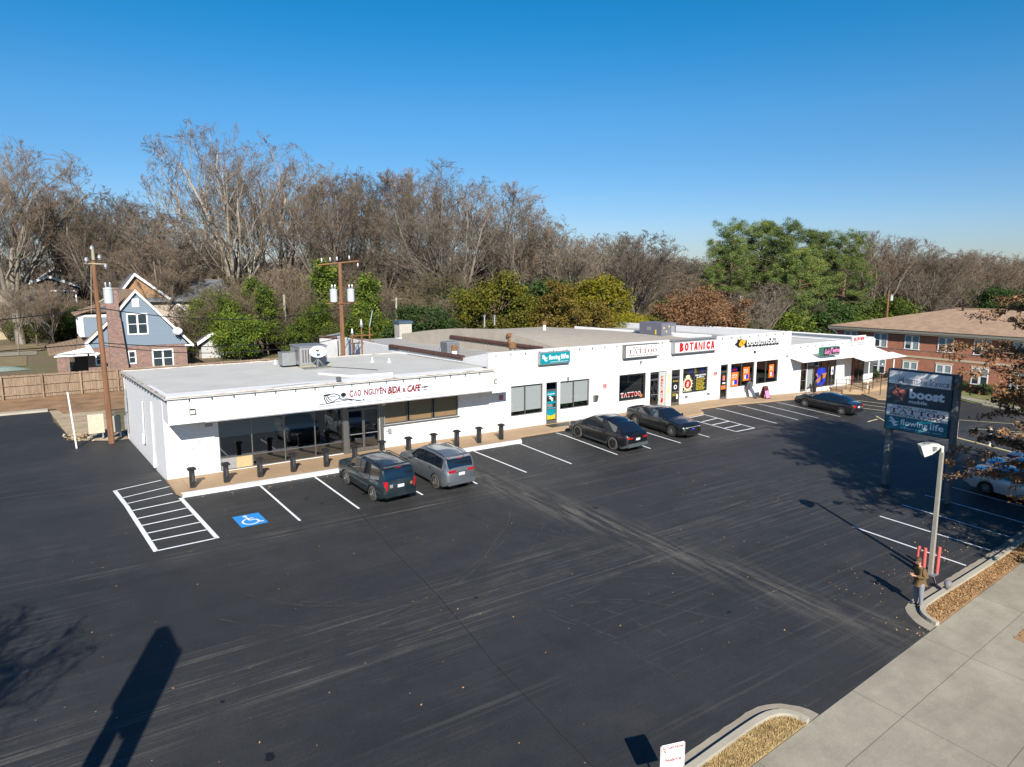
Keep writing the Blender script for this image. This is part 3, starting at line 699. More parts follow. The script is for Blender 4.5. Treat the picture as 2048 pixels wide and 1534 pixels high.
mb = MB(); mb.box((22.19, 34.85, 2.75), (23.62, 36.096, 3.95)); mb.build('canopy_return', M['white'], P)
mb = MB()
rf = [(4.55, 34.40, 4.205), (22.15, 34.40, 4.205), (22.3, 36.1, 4.205), (22.3, 47.6, 4.03), (4.05, 47.6, 4.03)]
mb.face(rf); mb.face([(x, y, z - .04) for x, y, z in rf][::-1])
for a, b in zip(rf, rf[1:] + rf[:1]): mb.face([(a[0], a[1], a[2] - .04), (b[0], b[1], b[2] - .04), b, a])
ro = mb.build('roof', M['roofw'], P)
rnd = random.Random(8)
mb = MB()   # raised, slightly battered roof-edge flashing
for (a, b) in [((4.6, 34.46, 4.25), (22.2, 34.46, 4.25)), ((4.62, 34.46, 4.25), (4.12, 47.55, 4.06)), ((4.12, 47.55, 4.06), (22.3, 47.55, 4.06))]:
    A, B = Vector(a), Vector(b); n = 30; pts = [A.lerp(B, i / n) + Vector((0, 0, rnd.uniform(-.012, .012))) for i in range(n + 1)]
    for p, q in zip(pts, pts[1:]): mb.tube(p, q, .055, .055, 5, False)
x_ = NM('weathered_flashing'); x_.set(x_.ramp(x_.noise(x_.map(x_.geo(), (1, 1, 4)), 1.6, 4, .7), [(.35, (.6, .58, .55)), (.55, (.42, .37, .33)), (.68, (.20, .13, .10))]), .8)
MF = x_.m
child(mb, 'roof_edge', MF, ro, P)
window(P, 7.08, 13.5, .08, 2.95, (8.66, 10.3, 11.92), (.72,), 'glassd', 'trim', .12, [(7.12, 11.9, 1.75, 2.92, 'blindg')])
mb = MB(); mb.box((7.13, W + .05, .13), (7.85, W + .075, .69)); mb.build('metal_panel', M['gunit'], P)
mb = MB(); mb.box((7.855, W + .048, .13), (8.63, W + .073, .69)); mb.build('plywood_panel', plain('plywood', (.5, .36, .19), .7), P)
door(P, 13.72, 15.62, .05, 2.95, 2.45, double=True)
mb = MB(); mb.box((13.44, W - .12, .05), (13.71, W + .1, 2.95)); mb.box((15.63, W - .06, .05), (15.83, W + .1, 2.95)); mb.build('door_post', M['trim'], P)
for i, (a, b) in enumerate([(15.86, 17.38), (17.48, 19.0), (19.1, 20.68)]):
    window(P, a, b, 1.40, 2.95, (), (), 'glass', 'trim', .14, [(a + .04, b - .04, 1.44, 2.93, 'bronze')])
mb = MB(); mb.box((15.84, W - .06, 1.28), (20.78, W + .2, 1.355)); mb.build('window_sill', M['trim'], P)
mb = MB()
for i in range(46): mb.face([(4.70 + i * .0, 36.2, 0)] * 3) if False else None
# conduits and pipes on the side wall
def sidept(y, z, off=.06): t = (y - 36.1) / 11.4; return (4.655 - .505 * t - off, y, z)
mb.path([sidept(41.0, 3.16), sidept(41.3, 1.4)], .035, 6); mb.cbox(sidept(41.35, 1.1, .1), (.12, .25, .5)); mb.path([sidept(38.5, 3.5), sidept(38.7, .1)], .05, 6); mb.cbox(sidept(38.75, .35), (.14, .18, .5))
mb.build('downpipe', M['white'], P)
mb = MB(); mb.box(sidept(47.2, .6, .16), (sidept(47.2, 1.5, 0)[0], 47.45, 1.4)); mb.path([sidept(46.6, 3.1), sidept(46.6, .5)], .04); mb.path([sidept(46.9, 2.9), sidept(46.9, .4)], .03); mb.cbox(sidept(46.6, 2.2, .1), (.12, .3, .9)); mb.build('meter_box', M['metal'], P)
mb = MB(); mb.path([(15.9, W - .04, 2.93), (15.9, W - .04, 1.15), (15.96, W - .04, 1.02), (16.1, W - .04, 1.0)], .02); mb.box((16.1, W - .12, .88), (16.28, W, 1.14)); mb.build('conduit_box', M['gunit'], P)
mb = MB(); mb.cbox((6.65, W - .02, 2.55), (.35, .04, .26)); mb.build('address_plate', M['gunit'], P)
mb = MB()
for x, z in ((5.9, 1.4), (6.05, .4), (6.2, 1.75)): mb.cbox((x, W - .012, z), (.06, .03, .07))
mb.build('wall_bracket', M['gunit'], P)
# ---- main storefront building
P2 = thing('storefront_building', 'long white storefront block with tall parapet between the cafe and the far low shops', 'building', (38, 42, 0))
H2 = [(24.55, 27.1, .85, 2.8), (27.35, 28.28, .05, 2.8), (28.5, 31.08, .88, 2.78), (33.8, 36.42, .88, 2.78), (36.85, 40.05, .05, 2.75), (40.33, 43.15, .83, 2.75), (44.65, 45.55, -.06, 2.75), (45.9, 48.9, .8, 2.73), (49.15, 52.1, .8, 2.7)]
mb = MB(); wall_holes(mb, 22.9, 53.7, -.9, 4.98, W - .0, .25, H2)
wallseg(mb, (22.9, 39.3), (22.9, 36.36), 3.9, 4.42, 4.98); wallseg(mb, (22.15, 48.6), (22.9, 39.3), -.3, 4.4, 4.42)
wallseg(mb, (53.45, 36.36), (53.45, 60), -1.5, 4.98, 4.6, -.25); wallseg(mb, (53.5, 60), (22.15, 60), -1.5, 4.0, 4.0); wallseg(mb, (22.15, 60), (22.15, 48.6), -.3, 4.4, 4.4)
wallseg(mb, (44.4, 36.4), (42.9, 52), 3, 4.95, 4.95, .2)
mb.build('wall', M['wall'], P2)
mb = MB()
for a, b in ((24.4, 31.3), (31.5, 36.55), (36.6, 44.4), (44.5, 53.2)):
    mb.face([(a, 40.5, -.5), (b, 40.5, -.5), (b, 40.5, 3.2), (a, 40.5, 3.2)]); mb.face([(a, 36.37, -.5), (a, 40.5, -.5), (a, 40.5, 3.2), (a, 36.37, 3.2)]); mb.face([(b, 36.37, -.5), (b, 40.5, -.5), (b, 40.5, 3.2), (b, 36.37, 3.2)])
mb.face([(23, 36.37, .0), (43.5, 36.37, .0), (43.5, 40.5, .0), (23, 40.5, .0)]); mb.face([(43.5, 36.37, -.1), (53.4, 36.37, -.1), (53.4, 40.5, -.1), (43.5, 40.5, -.1)]); mb.face([(23, 36.37, 3.1), (23, 40.5, 3.1), (53.4, 40.5, 3.1), (53.4, 36.37, 3.1)])
mb.build('interior', M['inside'], P2)
mb = MB(); mb.box((22.88, W - .035, 4.981), (53.72, W + .29, 5.02)); mb.box((31.3, W - .02, 2.86), (44.3, W - .002, 2.88)); mb.build('parapet_cap', M['white'], P2)
mb = MB()   # sloped flashing wedge where the low roof meets the tall parapet
mb.face([(22.92, 36.09, 4.98), (22.92, 36.09, 4.2), (24.3, 36.05, 4.0)]); mb.build('flashing', M['blindg'], P2)
mb = MB(); mb.face([(22.4, 36.35, 4.15), (28.6, 36.35, 4.15), (27.6, 60, 4.0), (22.2, 60, 4.0)]); mb.build('low_roof', M['roofg'], P2)
# curved gravel roof: crown runs parallel with the street front
mb = MB(); n = 26
def barrel(y, k_=1.0):
    t = (y - 36.35) / 20.5; return 4.62 + k_ * 1.05 * math.sin(math.pi * min(1, max(0, t)) ** .85)
ysb = [36.35 + 20.5 * i / n for i in range(n + 1)]
for a, b in zip(ysb, ysb[1:]):
    xa, xb = 29.2 - (a - 36.35) * .11, 29.2 - (b - 36.35) * .11; xc, xd = 44.6 - (a - 36.35) * .1, 44.6 - (b - 36.35) * .1
    for s0 in range(6):
        s1 = s0 + 1; K = lambda s: 1 - .85 * (s / 6); X_ = lambda p, q, s: p + (q - p) * s / 6
        mb.face([(X_(xa, xc, s0), a, barrel(a, K(s0))), (X_(xa, xc, s1), a, barrel(a, K(s1))), (X_(xb, xd, s1), b, barrel(b, K(s1))), (X_(xb, xd, s0), b, barrel(b, K(s0)))])
    mb.face([(xa, a, 4.0), (xa, a, barrel(a)), (xb, b, barrel(b)), (xb, b, 4.0)])
mb.face([(29.2 - .11 * 20.5, 56.85, 4.0), (44.6 - 2.05, 56.85, 4.0), (44.6 - 2.05, 56.85, 4.62), (29.2 - .11 * 20.5, 56.85, 4.62)])
mb.build('curved_roof', M['roofgr'], P2)
def coping(P, a, b, name='tile_coping', w_=.17):
    mb = MB(); A, B = Vector(a), Vector(b); n = int((B - A).length / .42)
    for i in range(n):
        p, q = A.lerp(B, i / n), A.lerp(B, (i + .93) / n); mb.tube(p, q, w_, w_ * .86, 8)
    o = mb.build(name, M['tile'], P); return o
coping(P2, (28.95, 38.6, 4.72), (27.75, 49.5, 4.85)); coping(P2, (22.92, 39.2, 4.44), (22.1, 48.8, 4.46))
mb = MB(); A = Vector((28.98, 38.5, 4.2)); mb.box((28.2, 38.6, 3.95), (28.4, 48.6, 4.62)) if False else mb.raw([(28.95, 38.5, 3.9), (27.75, 49.5, 3.9), (27.75, 49.5, 4.78), (28.95, 38.5, 4.66), (29.1, 38.5, 3.9), (27.9, 49.5, 3.9), (27.9, 49.5, 4.78), (29.1, 38.5, 4.66)], [(0, 3, 2, 1), (4, 5, 6, 7), (3, 7, 6, 2), (0, 4, 7, 3)])
mb.build('divider_wall', M['roofgr'], P2)
mb = MB(); mb.face([(44.5, 36.35, 4.3), (53.4, 36.35, 4.3), (53.4, 60, 4.1), (43.0, 60, 4.1)]); mb.build('flat_roof', M['roofg'], P2)
mb = MB(); mb.box((44.2, 44.6, 4.55), (53.4, 44.9, 4.95)) if False else None
mb.tube((42.5, 49.3, 4.9), (44.4, 37, 4.98), .09, .09, 5)
mb.build('white_coping', M['white'], P2)
# windows and doors
SH = .83
window(P2, 24.55, 27.1, .85, 2.8, (25.73,), (), 'glass', 'trim', .18, [(24.6, 25.7, 1.1, 2.72, 'blind'), (25.77, 27.05, 1.12, 2.72, 'blind')])
window(P2, 28.5, 31.08, .88, 2.78, (29.75,), (), 'glass', 'trim', .18, [(28.55, 29.72, 1.22, 2.7, 'blind'), (29.78, 31.04, 1.25, 2.7, 'blind')])
mb = MB(); rnd = random.Random(2)
for x in (24.8, 25.4, 26.0, 26.6, 28.9, 29.4, 30.1, 30.6):
    for k in range(26): leafq(mb, x + rnd.gauss(0, .17), W + .3 + rnd.uniform(-.05, .05), 1.0 + rnd.uniform(-.03, .16), .06)
mb.build('window_plants', M['leafgreen'], P2)
mb = MB()
for x in (24.7, 25.5, 26.3, 26.95, 29.1, 30.2): mb.cbox((x, W + .24, .97), (.36, .1, .13))
mb.build('planter_box', M['black'], P2)
dr = door(P2, 27.35, 28.28, .05, 2.8, 2.3)
window(P2, 33.8, 36.42, .88, 2.78, (), (), 'glass', 'trim', .12)
# recessed entry between the two lettered doors
door(P2, 36.87, 37.82, .05, 2.73, 2.2, .15); door(P2, 39.1, 40.05, .05, 2.73, 2.2, .15)
mb = MB(); mb.box((37.86, W + .1, .05), (38.5, W + .16, 2.73)); mb.build('sidelight_panel', plain('pale_side_panel', (.42, .46, .44), .4), P2)
mb = MB(); mb.box((38.52, W - .02, .05), (39.08, W + .12, 2.74)); mb.build('pier_panel', plain('pale_grey_panel', (.58, .6, .58), .5), P2)
window(P2, 40.33, 43.15, .83, 2.75, (41.68,), (), 'glassd', 'trim', .14)
door(P2, 44.67, 45.53, -.06, 2.72, 2.2, .12)
window(P2, 45.9, 48.9, .8, 2.73, (47.33,), (), 'glass', 'trim', .14); window(P2, 49.15, 52.1, .8, 2.7, (50.5,), (), 'glass', 'trim', .14)
mb = MB(); mb.box((48.9, W - .01, .8), (49.15, W + .1, 2.7))
# ---- far low shops
P3 = thing('far_shop_building', 'low white far shop building with flat front canopy, stepped down beyond the tall parapet', 'building', (60, 42, 0))
H3 = [(55.42, 56.32, -.45, 2.2), (56.4, 60.9, -.28, 2.2), (63.5, 65.7, -.42, 2.1)]
mb = MB(); wall_holes(mb, 53.75, 67.3, -1.6, 3.72, W + .01, .25, H3)
wallseg(mb, (67.3, 36.36), (67.3, 62), -1.6, 3.72, 3.55, -.25); wallseg(mb, (67.2, 62), (53.7, 62), -1.6, 3.6, 3.6)
mb.build('wall', M['wall'], P3)
mb = MB(); mb.face([(53.8, 40.5, -.6), (67, 40.5, -.6), (67, 40.5, 3), (53.8, 40.5, 3)]); mb.face([(53.8, 36.4, -.55), (67, 36.4, -.55), (67, 40.5, -.55), (53.8, 40.5, -.55)]); mb.face([(53.8, 36.4, 2.8), (53.8, 40.5, 2.8), (67, 40.5, 2.8), (67, 36.4, 2.8)])
mb.build('interior', M['inside'], P3)
mb = MB(); mb.face([(53.72, 36.35, 3.3), (67.1, 36.35, 3.3), (67.1, 62, 3.2), (53.72, 62, 3.2)]); mb.build('roof', M['roofw'], P3)
mb = MB(); mb.tube((67.2, 36.3, 3.78), (67.2, 62, 3.62), .1, .1, 5); mb.tube((53.8, W + .1, 3.76), (67.2, W + .1, 3.76), .05, .05, 5); mb.tube((66.2, 36.6, 3.36), (66.2, 62, 3.3), .06, .06, 5); mb.build('coping', M['white'], P3)
mb = MB()
mb.raw([(53.72, 34.85, 2.4), (67.4, 34.85, 2.35), (67.4, 36.1, 2.62), (53.72, 36.1, 2.66), (53.72, 34.85, 2.58), (67.4, 34.85, 2.5), (67.4, 36.1, 2.86), (53.72, 36.1, 2.9)], [(0, 3, 2, 1), (4, 5, 6, 7), (0, 1, 5, 4), (1, 2, 6, 5), (2, 3, 7, 6), (3, 0, 4, 7)])
mb.build('canopy', M['white'], P3)
window(P3, 56.4, 60.9, -.28, 2.2, (57.5, 58.7, 59.8), (1.55,), 'glass', 'trim', .14, [(56.45, 57.45, -.2, 1.5, 'blind')])
door(P3, 55.42, 56.32, -.45, 2.2, 1.55, .12)
window(P3, 64.0, 65.7, -.42, 2.1, (64.9,), (1.4,), 'glass', 'trim', .14); mb = MB(); mb.box((63.45, W - .03, -.42), (63.95, W + .08, 2.05)); mb.build('dark_side_panel', plain('dark_red_panel', (.10, .03, .03), .5, var=.5), P3)
# corrugated awning on posts
AW = thing('corrugated_awning', 'white corrugated metal awning on thin posts over the far shop entrance', 'awning', (64.5, 34.6, -.4))
mb = MB(); n = 44
for i in range(n):
    x0 = 61.2 + (68.6 - 61.2) * i / n; x1 = 61.2 + (68.6 - 61.2) * (i + 1) / n; h0 = .03 * (i % 2); h1 = .03 * ((i + 1) % 2)
    mb.face([(x0, 33.5, 2.12 + h0), (x1, 33.5, 2.12 + h1), (x1 + .6, 35.3, 2.36 + h1), (x0 + .6, 35.3, 2.36 + h0)])
mb.build('awning_sheet', M['white'], AW)
for x, y in ((62.2, 33.75), (66.6, 33.8)): mb = MB(); mb.tube((x, y, -.9), (x, y, 2.13), .05, .05, 6); mb.build('post', M['white'], AW)
# ------------------------------------------------------------------ signs
U, V3 = (1, 0, 0), (0, 0, 1)      # street-facing sign plane axes (normal = -Y)

def scribble(mb, x0, x1, z0, z1, O, u=U, v=V3, off=.004, seed=0, dens=1.0):
    """a line of print too small to read: word-length rows of small letter-like marks"""
    r = random.Random(seed); x = x0; h = z1 - z0; cw = h * .62 * dens
    while x < x1 - cw:
        for k in range(r.randint(3, 7)):
            if x > x1 - cw: break
            a = z0 + (0 if r.random() < .7 else h * .3); b = z1 - (0 if r.random() < .6 else h * .25)
            poly2d(mb, [(x, a), (x + cw * .75, a), (x + cw * .75, a + h * .25), (x, a + h * .25)], O, u, v, off); poly2d(mb, [(x, b - h * .25), (x + cw * .75, b - h * .25), (x + cw * .75, b), (x, b)], O, u, v, off)
            q = x + (0 if r.random() < .6 else cw * .45); poly2d(mb, [(q, a + h * .25), (q + cw * .28, a + h * .25), (q + cw * .28, b - h * .25), (q, b - h * .25)], O, u, v, off); x += cw
        x += cw * .8
def signbox(name, label, x0, x1, z0, z1, yb, yf, face, rim, group=None, frame=.05):
    T = thing(name, label, 'sign', ((x0 + x1) / 2, (yb + yf) / 2, z0), group)
    mb = MB(); mb.box((x0, yf, z0), (x1, yb, z1)); bevel(mb.build('cabinet', M[rim], T), .012)
    mb = MB(); mb.face([(x0 + frame, yf - .006, z0 + frame), (x1 - frame, yf - .006, z0 + frame), (x1 - frame, yf - .006, z1 - frame), (x0 + frame, yf - .006, z1 - frame)]); mb.build('face_panel', M[face], T)
    return T
def lettering(T, name, mat, fn, y):
    mb = MB(); fn(mb, (0, y, 0)); return mb.build(name, M[mat], T)
# cafe banner
T = thing('cafe_sign', 'long white banner sign with red cafe lettering and a drawing of a billiard player', 'sign', (14.7, 34.44, 3.15))
mb = MB(); mb.raw([(11.56, 34.44, 3.15), (17.88, 34.44, 3.12), (17.88, 34.49, 3.12), (11.56, 34.49, 3.15), (11.56, 34.44, 3.95), (17.88, 34.44, 3.95), (17.88, 34.49, 3.95), (11.56, 34.49, 3.95)], [(0, 3, 2, 1), (4, 5, 6, 7), (0, 1, 5, 4), (1, 2, 6, 5), (2, 3, 7, 6), (3, 0, 4, 7)])
mb.build('banner', plain('banner_vinyl', (.66, .70, .75), .4, var=.02), T)
def cafe(mb, O):
    t = lambda s, a, b, c, d, **k: text_fit(mb, s, a, b, c, d, O, U, V3, .003, **k)
    t('C', 13.25, 13.46, 3.45, 3.82, bold=.035); t('\u0104', 13.49, 13.7, 3.40, 3.79, bold=.03); t('O', 13.70, 13.90, 3.46, 3.82, bold=.035)
    t('NGUY\u00caN', 14.07, 15.32, 3.47, 3.88, bold=.03)
    t('BIDA', 15.41, 16.16, 3.42, 3.82, bold=.045, shear=.25); t('&', 16.27, 16.49, 3.44, 3.68, bold=.03); t('CAFE', 16.56, 17.40, 3.41, 3.80, bold=.045, shear=.25)
lettering(T, 'lettering', 'maroon', cafe, 34.44)
def player(mb, O):
    k = lambda p, wd=.018: stroke2d(mb, p, wd * 2.6, O, U, V3, .003)
    disc2d(mb, 12.93, 3.62, .14, .115, O, U, V3, .004); poly2d(mb, [(12.80, 3.60), (12.86, 3.55), (12.95, 3.5), (13.06, 3.56), (13.07, 3.62), (12.9, 3.66)], O, U, V3, .005)
    k([(11.66, 3.23), (12.1, 3.24), (12.6, 3.30), (13.2, 3.33), (13.9, 3.245)], .014); k([(13.62, 3.22), (13.95, 3.24)], .012)
    k([(11.9, 3.69), (12.2, 3.72), (12.45, 3.715), (12.62, 3.66), (12.75, 3.55), (12.66, 3.44)]); k([(11.9, 3.69), (11.91, 3.52), (11.99, 3.36), (12.06, 3.24)], .02)
    k([(11.97, 3.65), (12.02, 3.5), (12.12, 3.36), (12.25, 3.29)], .016); k([(12.05, 3.66), (12.12, 3.52), (12.22, 3.42), (12.3, 3.39)], .016)
    k([(12.1, 3.55), (12.3, 3.6), (12.45, 3.57), (12.55, 3.62)], .012); k([(12.25, 3.28), (12.4, 3.33), (12.52, 3.40), (12.66, 3.44)], .016)
    k([(12.75, 3.45), (12.9, 3.47), (13.02, 3.43)], .012); k([(13.05, 3.42), (13.3, 3.35), (13.55, 3.29), (13.66, 3.25)], .014); k([(12.66, 3.44), (12.85, 3.38), (13.1, 3.35), (13.4, 3.28)], .014); k([(11.9, 3.70), (12.05, 3.66), (12.2, 3.68)], .02)
    disc2d(mb, 14.03, 3.245, .05, .045, O, U, V3, .004)
    ring2d(mb, 17.64, 3.61, .13, .145, O, U, V3, .004, a0=180, a1=360); k([(17.44, 3.615), (17.84, 3.63)], .02); k([(17.53, 3.45), (17.76, 3.455)], .01); k([(17.62, 3.66), (17.66, 3.72), (17.62, 3.78)], .01); poly2d(mb, [(17.53, 3.6), (17.76, 3.6), (17.7, 3.57), (17.58, 3.57)], O, U, V3, .005)
lettering(T, 'drawing', 'black', player, 34.44)
def swoosh(mb, cx, cz, s, O, u=U, v=V3, off=.004):
    # two parallel S-shaped ribbons
    for dz in (.14, -.16):
        top = []; bot = []
        for i in range(13):
            t = i / 12; x = -.5 + t; z = .22 * math.sin(t * 6.0 + .3) * (1 - .3 * t) + .05 * (1 - t); hw = .13 * math.sin(math.pi * min(1, t * 1.02 + .03)) + .01
            top.append((cx + s * x, cz + s * (z + dz + hw))); bot.append((cx + s * x, cz + s * (z + dz - hw)))
        for i in range(12): poly2d(mb, [bot[i], bot[i + 1], top[i + 1], top[i]], O, u, v, off)
FLW = signbox('flowing_life_sign', 'teal lit box sign reading flowing life above the left shop windows', 26.6, 29.1, 4.04, 4.84, 36.08, 35.82, 'teal', 'metal')
def f1(mb, O):
    swoosh(mb, 27.0, 4.45, .5, O); text_fit(mb, 'flowing', 27.32, 28.25, 4.24, 4.66, O, U, V3, .004, bold=.025); text_fit(mb, 'life', 28.33, 28.96, 4.34, 4.67, O, U, V3, .004, bold=.025)
    text_fit(mb, 'outreach & worship center', 27.45, 28.92, 4.15, 4.22, O, U, V3, .004, bold=.02)
lettering(FLW, 'lettering', 'signw', f1, 35.81)
TT = signbox('tattoo_sign', 'white box sign reading tattoo piercing and supply in a dark frame', 34.0, 37.35, 3.96, 4.92, 36.08, 35.78, 'signw', 'trim', frame=.07)
def serif(mb, s, x0, x1, z0, z1, O, u, v, off=.004, ratio=.42):
    """wide slab-serif capitals for T A O"""
    n = len(s); wd = (x1 - x0) / n; h = z1 - z0; th = wd * .2; sf = h * .11
    for i, ch in enumerate(s):
        a = x0 + i * wd + wd * .06; b = a + wd * .88; c = (a + b) / 2
        P_ = lambda pts: poly2d(mb, pts, O, u, v, off)
        if ch == 'T':
            P_([(a, z1 - sf), (b, z1 - sf), (b, z1), (a, z1)]); P_([(c - th / 2, z0 + sf), (c + th / 2, z0 + sf), (c + th / 2, z1 - sf), (c - th / 2, z1 - sf)])
            P_([(c - th * 1.1, z0), (c + th * 1.1, z0), (c + th * 1.1, z0 + sf), (c - th * 1.1, z0 + sf)])
            for e, d in ((a, 1), (b, -1)): P_([(e, z1 - sf), (e, z1 - h * .34), (e + d * th * .5, z1 - sf)][::1 if d < 0 else -1] if 0 else ([(e, z1 - h * .34), (e + d * th * .5, z1 - sf), (e, z1 - sf)] if d > 0 else [(e, z1 - h * .34), (e, z1 - sf), (e - th * .5, z1 - sf)]))
        elif ch == 'A':
            P_([(c - th * .1, z1), (a + th * .15, z0 + sf), (a + th * .5, z0 + sf), (c + th * .05, z1 - h * .2)]); P_([(c - th * .2, z1), (c + th * .05, z1 - h * .25), (b - th * .95, z0 + sf), (b - th * .05, z0 + sf), (c + th * .25, z1)])
            P_([(a + wd * .2, z0 + h * .3), (b - wd * .2, z0 + h * .3), (b - wd * .24, z0 + h * .38), (a + wd * .24, z0 + h * .38)])
            P_([(a - th * .2, z0), (a + th * .9, z0), (a + th * .9, z0 + sf), (a - th * .2, z0 + sf)]); P_([(b - th * 1.3, z0), (b + th * .2, z0), (b + th * .2, z0 + sf), (b - th * 1.3, z0 + sf)])
        elif ch == 'O':
            n_ = 22
            for k in range(n_):
                a0, a1 = 2 * math.pi * k / n_, 2 * math.pi * (k + 1) / n_
                ro = lambda t: (c + (b - a) / 2 * math.cos(t), (z0 + z1) / 2 + h / 2 * math.sin(t)); ri = lambda t: (c + ((b - a) / 2 - th) * math.cos(t), (z0 + z1) / 2 + (h / 2 - sf * .7) * math.sin(t))
                P_([ri(a0), ro(a0), ro(a1), ri(a1)])
def f2(mb, O): serif(mb, 'TATTOO', 34.25, 37.12, 4.26, 4.58, O, U, V3)
lettering(TT, 'lettering', 'maroon', f2, 35.77)
def f3(mb, O):
    text_fit(mb, 'BLACK', 34.72, 35.58, 4.64, 4.76, O, U, V3, bold=.01); text_fit(mb, 'CLOUD', 35.85, 36.72, 4.64, 4.76, O, U, V3, bold=.01)
    text_fit(mb, 'PIERCING & SUPPLY', 34.32, 37.05, 4.08, 4.2, O, U, V3, bold=.012)
lettering(TT, 'small_lettering', 'black', f3, 35.77)
BT = signbox('botanica_sign', 'large white box sign with chunky red botanica letters', 38.9, 43.68, 3.98, 4.90, 36.08, 35.76, 'signw', 'metal', frame=.08)
def f4(mb, O):
    # hand-cut chunky capitals
    xs_ = [39.45 + i * .505 for i in range(8)]; z0, z1 = 4.14, 4.77; th = .155
    def P_(pts): poly2d(mb, pts, O, U, V3, .004)
    def bar(a, b, c, d): P_([(a, c), (b, c), (b, d), (a, d)])
    def O_(x, w_): 
        ring2d(mb, x + w_ / 2, (z0 + z1) / 2, 0, 0, O, U, V3)
        for k in range(18):
            a0, a1 = 2 * math.pi * k / 18, 2 * math.pi * (k + 1) / 18
            P_([(x + w_ / 2 + (w_ / 2 - th) * math.cos(a0) * .8, (z0 + z1) / 2 + .15 * math.sin(a0)), (x + w_ / 2 + w_ / 2 * math.cos(a0), (z0 + z1) / 2 + (z1 - z0) / 2 * math.sin(a0)), (x + w_ / 2 + w_ / 2 * math.cos(a1), (z0 + z1) / 2 + (z1 - z0) / 2 * math.sin(a1)), (x + w_ / 2 + (w_ / 2 - th) * math.cos(a1) * .8, (z0 + z1) / 2 + .15 * math.sin(a1))])
    text_fit(mb, 'B', 39.45, 39.9, z0 - .02, z1 + .02, O, U, V3, bold=.08); O_(40.0, .44)
    bar(40.52, 40.98, z1 - .13, z1); bar(40.68, 40.83, z0, z1 - .13)
    def A_(x): P_([(x, z0), (x + .16, z0), (x + .27, z1), (x + .14, z1)]); P_([(x + .28, z0), (x + .44, z0), (x + .3, z1), (x + .17, z1)]); bar(x + .12, x + .32, z0 + .14, z0 + .24)
    A_(41.02)
    bar(41.52, 41.65, z0, z1); bar(41.85, 41.97, z0, z1); P_([(41.65, z1), (41.65, z1 - .2), (41.85, z0), (41.85, z0 + .2)])
    bar(42.06, 42.24, z0, z1)
    text_fit(mb, 'C', 42.4, 42.84, z0, z1, O, U, V3, bold=.09); A_(42.92)
lettering(BT, 'lettering', 'red', f4, 35.75)
mb = MB(); mb.box((38.7, 35.98, 4.94), (43.9, 36.12, 5.06)); mb.build('mounting_rail', M['metal'], BT)
BM = thing('boost_mobile_sign', 'raised black and white channel letters with orange logo at the right parapet end', 'sign', (49.2, 36, 4.3))
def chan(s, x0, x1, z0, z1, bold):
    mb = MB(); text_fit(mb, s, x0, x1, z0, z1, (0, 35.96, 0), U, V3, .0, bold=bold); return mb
def extr(mb, d):
    n = len(mb.v); fs = list(mb.f); vs = list(mb.v); ed = {}
    for f in fs:
        for a, b in zip(f, f[1:] + f[:1]): ed[(a, b)] = 1
    mb.v += [(x, y + d, z) for x, y, z in vs]; 
    for (a, b) in ed:
        if (b, a) not in ed: mb.f.append((b, a, a + n, b + n)); mb.mi.append(0)
    return mb
extr(chan('boostmobile', 47.42, 51.86, 4.02, 4.57, .04), .1).build('letter_shadows', M['black'], BM)  # black letter copies set low and left, painted in as the letters' shadow
mb = MB(); text_fit(mb, 'boostmobile', 47.55, 51.9, 4.12, 4.62, (0, 35.95, 0), U, V3, .0, bold=.012); mb.build('lettering', M['signw'], BM)
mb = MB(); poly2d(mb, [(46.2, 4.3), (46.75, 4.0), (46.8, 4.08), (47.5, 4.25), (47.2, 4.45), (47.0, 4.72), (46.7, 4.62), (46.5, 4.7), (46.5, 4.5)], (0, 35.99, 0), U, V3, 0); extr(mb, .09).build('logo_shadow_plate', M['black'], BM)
mb = MB(); poly2d(mb, [(46.55, 4.3), (46.62, 4.16), (46.95, 4.05), (47.35, 4.36), (47.42, 4.5), (47.3, 4.56), (46.95, 4.68), (46.8, 4.62)], (0, 35.96, 0), U, V3, 0); mb.build('logo', M['amber'], BM)
mb = MB(); poly2d(mb, [(46.85, 4.48), (47.05, 4.2), (47.11, 4.24), (46.91, 4.52)], (0, 35.955, 0), U, V3, 0); mb.build('logo_slash', M['black'], BM)
GT = signbox('gold_and_twine_sign', 'black box sign with green frame and pink script letters on the far canopy', 56.2, 58.75, 2.82, 3.56, 35.05, 34.6, 'black', 'green', frame=.05)
def f5(mb, O): text_fit(mb, 'Gold &', 56.4, 57.5, 2.98, 3.42, O, U, V3, bold=.03, shear=.3); text_fit(mb, 'Twine', 57.3, 58.65, 3.05, 3.5, O, U, V3, bold=.03, shear=.3)
lettering(GT, 'lettering', 'pink', f5, 34.59)
def f6(mb, O): scribble(mb, 57.1, 58.6, 2.88, 2.95, O)
lettering(GT, 'small_lettering', 'signw', f6, 34.59)
mb = MB(); mb.tube((55.1, 35.9, 3.4), (56.2, 34.9, 3.4), .012, .012, 4); mb.tube((55.1, 35.9, 3.0), (56.2, 34.9, 2.9), .012, .012, 4); mb.build('stay_rod', M['trim'], GT)
SN = thing('nail_salon_sign', 'white flat salon sign with red letters standing on the far parapet', 'sign', (64, 36, 3.4))
mb = MB(); mb.box((62.95, 35.93, 3.34), (65.25, 36.0, 4.16)); mb.build('board', M['signw'], SN)
def f7(mb, O): text_fit(mb, 'SALON NEW', 63.15, 65.05, 3.68, 4.05, O, U, V3, bold=.05)
lettering(SN, 'lettering', 'red', f7, 35.92)
def f8(mb, O): scribble(mb, 63.1, 65.1, 3.44, 3.55, O)
lettering(SN, 'small_lettering', 'black', f8, 35.92)
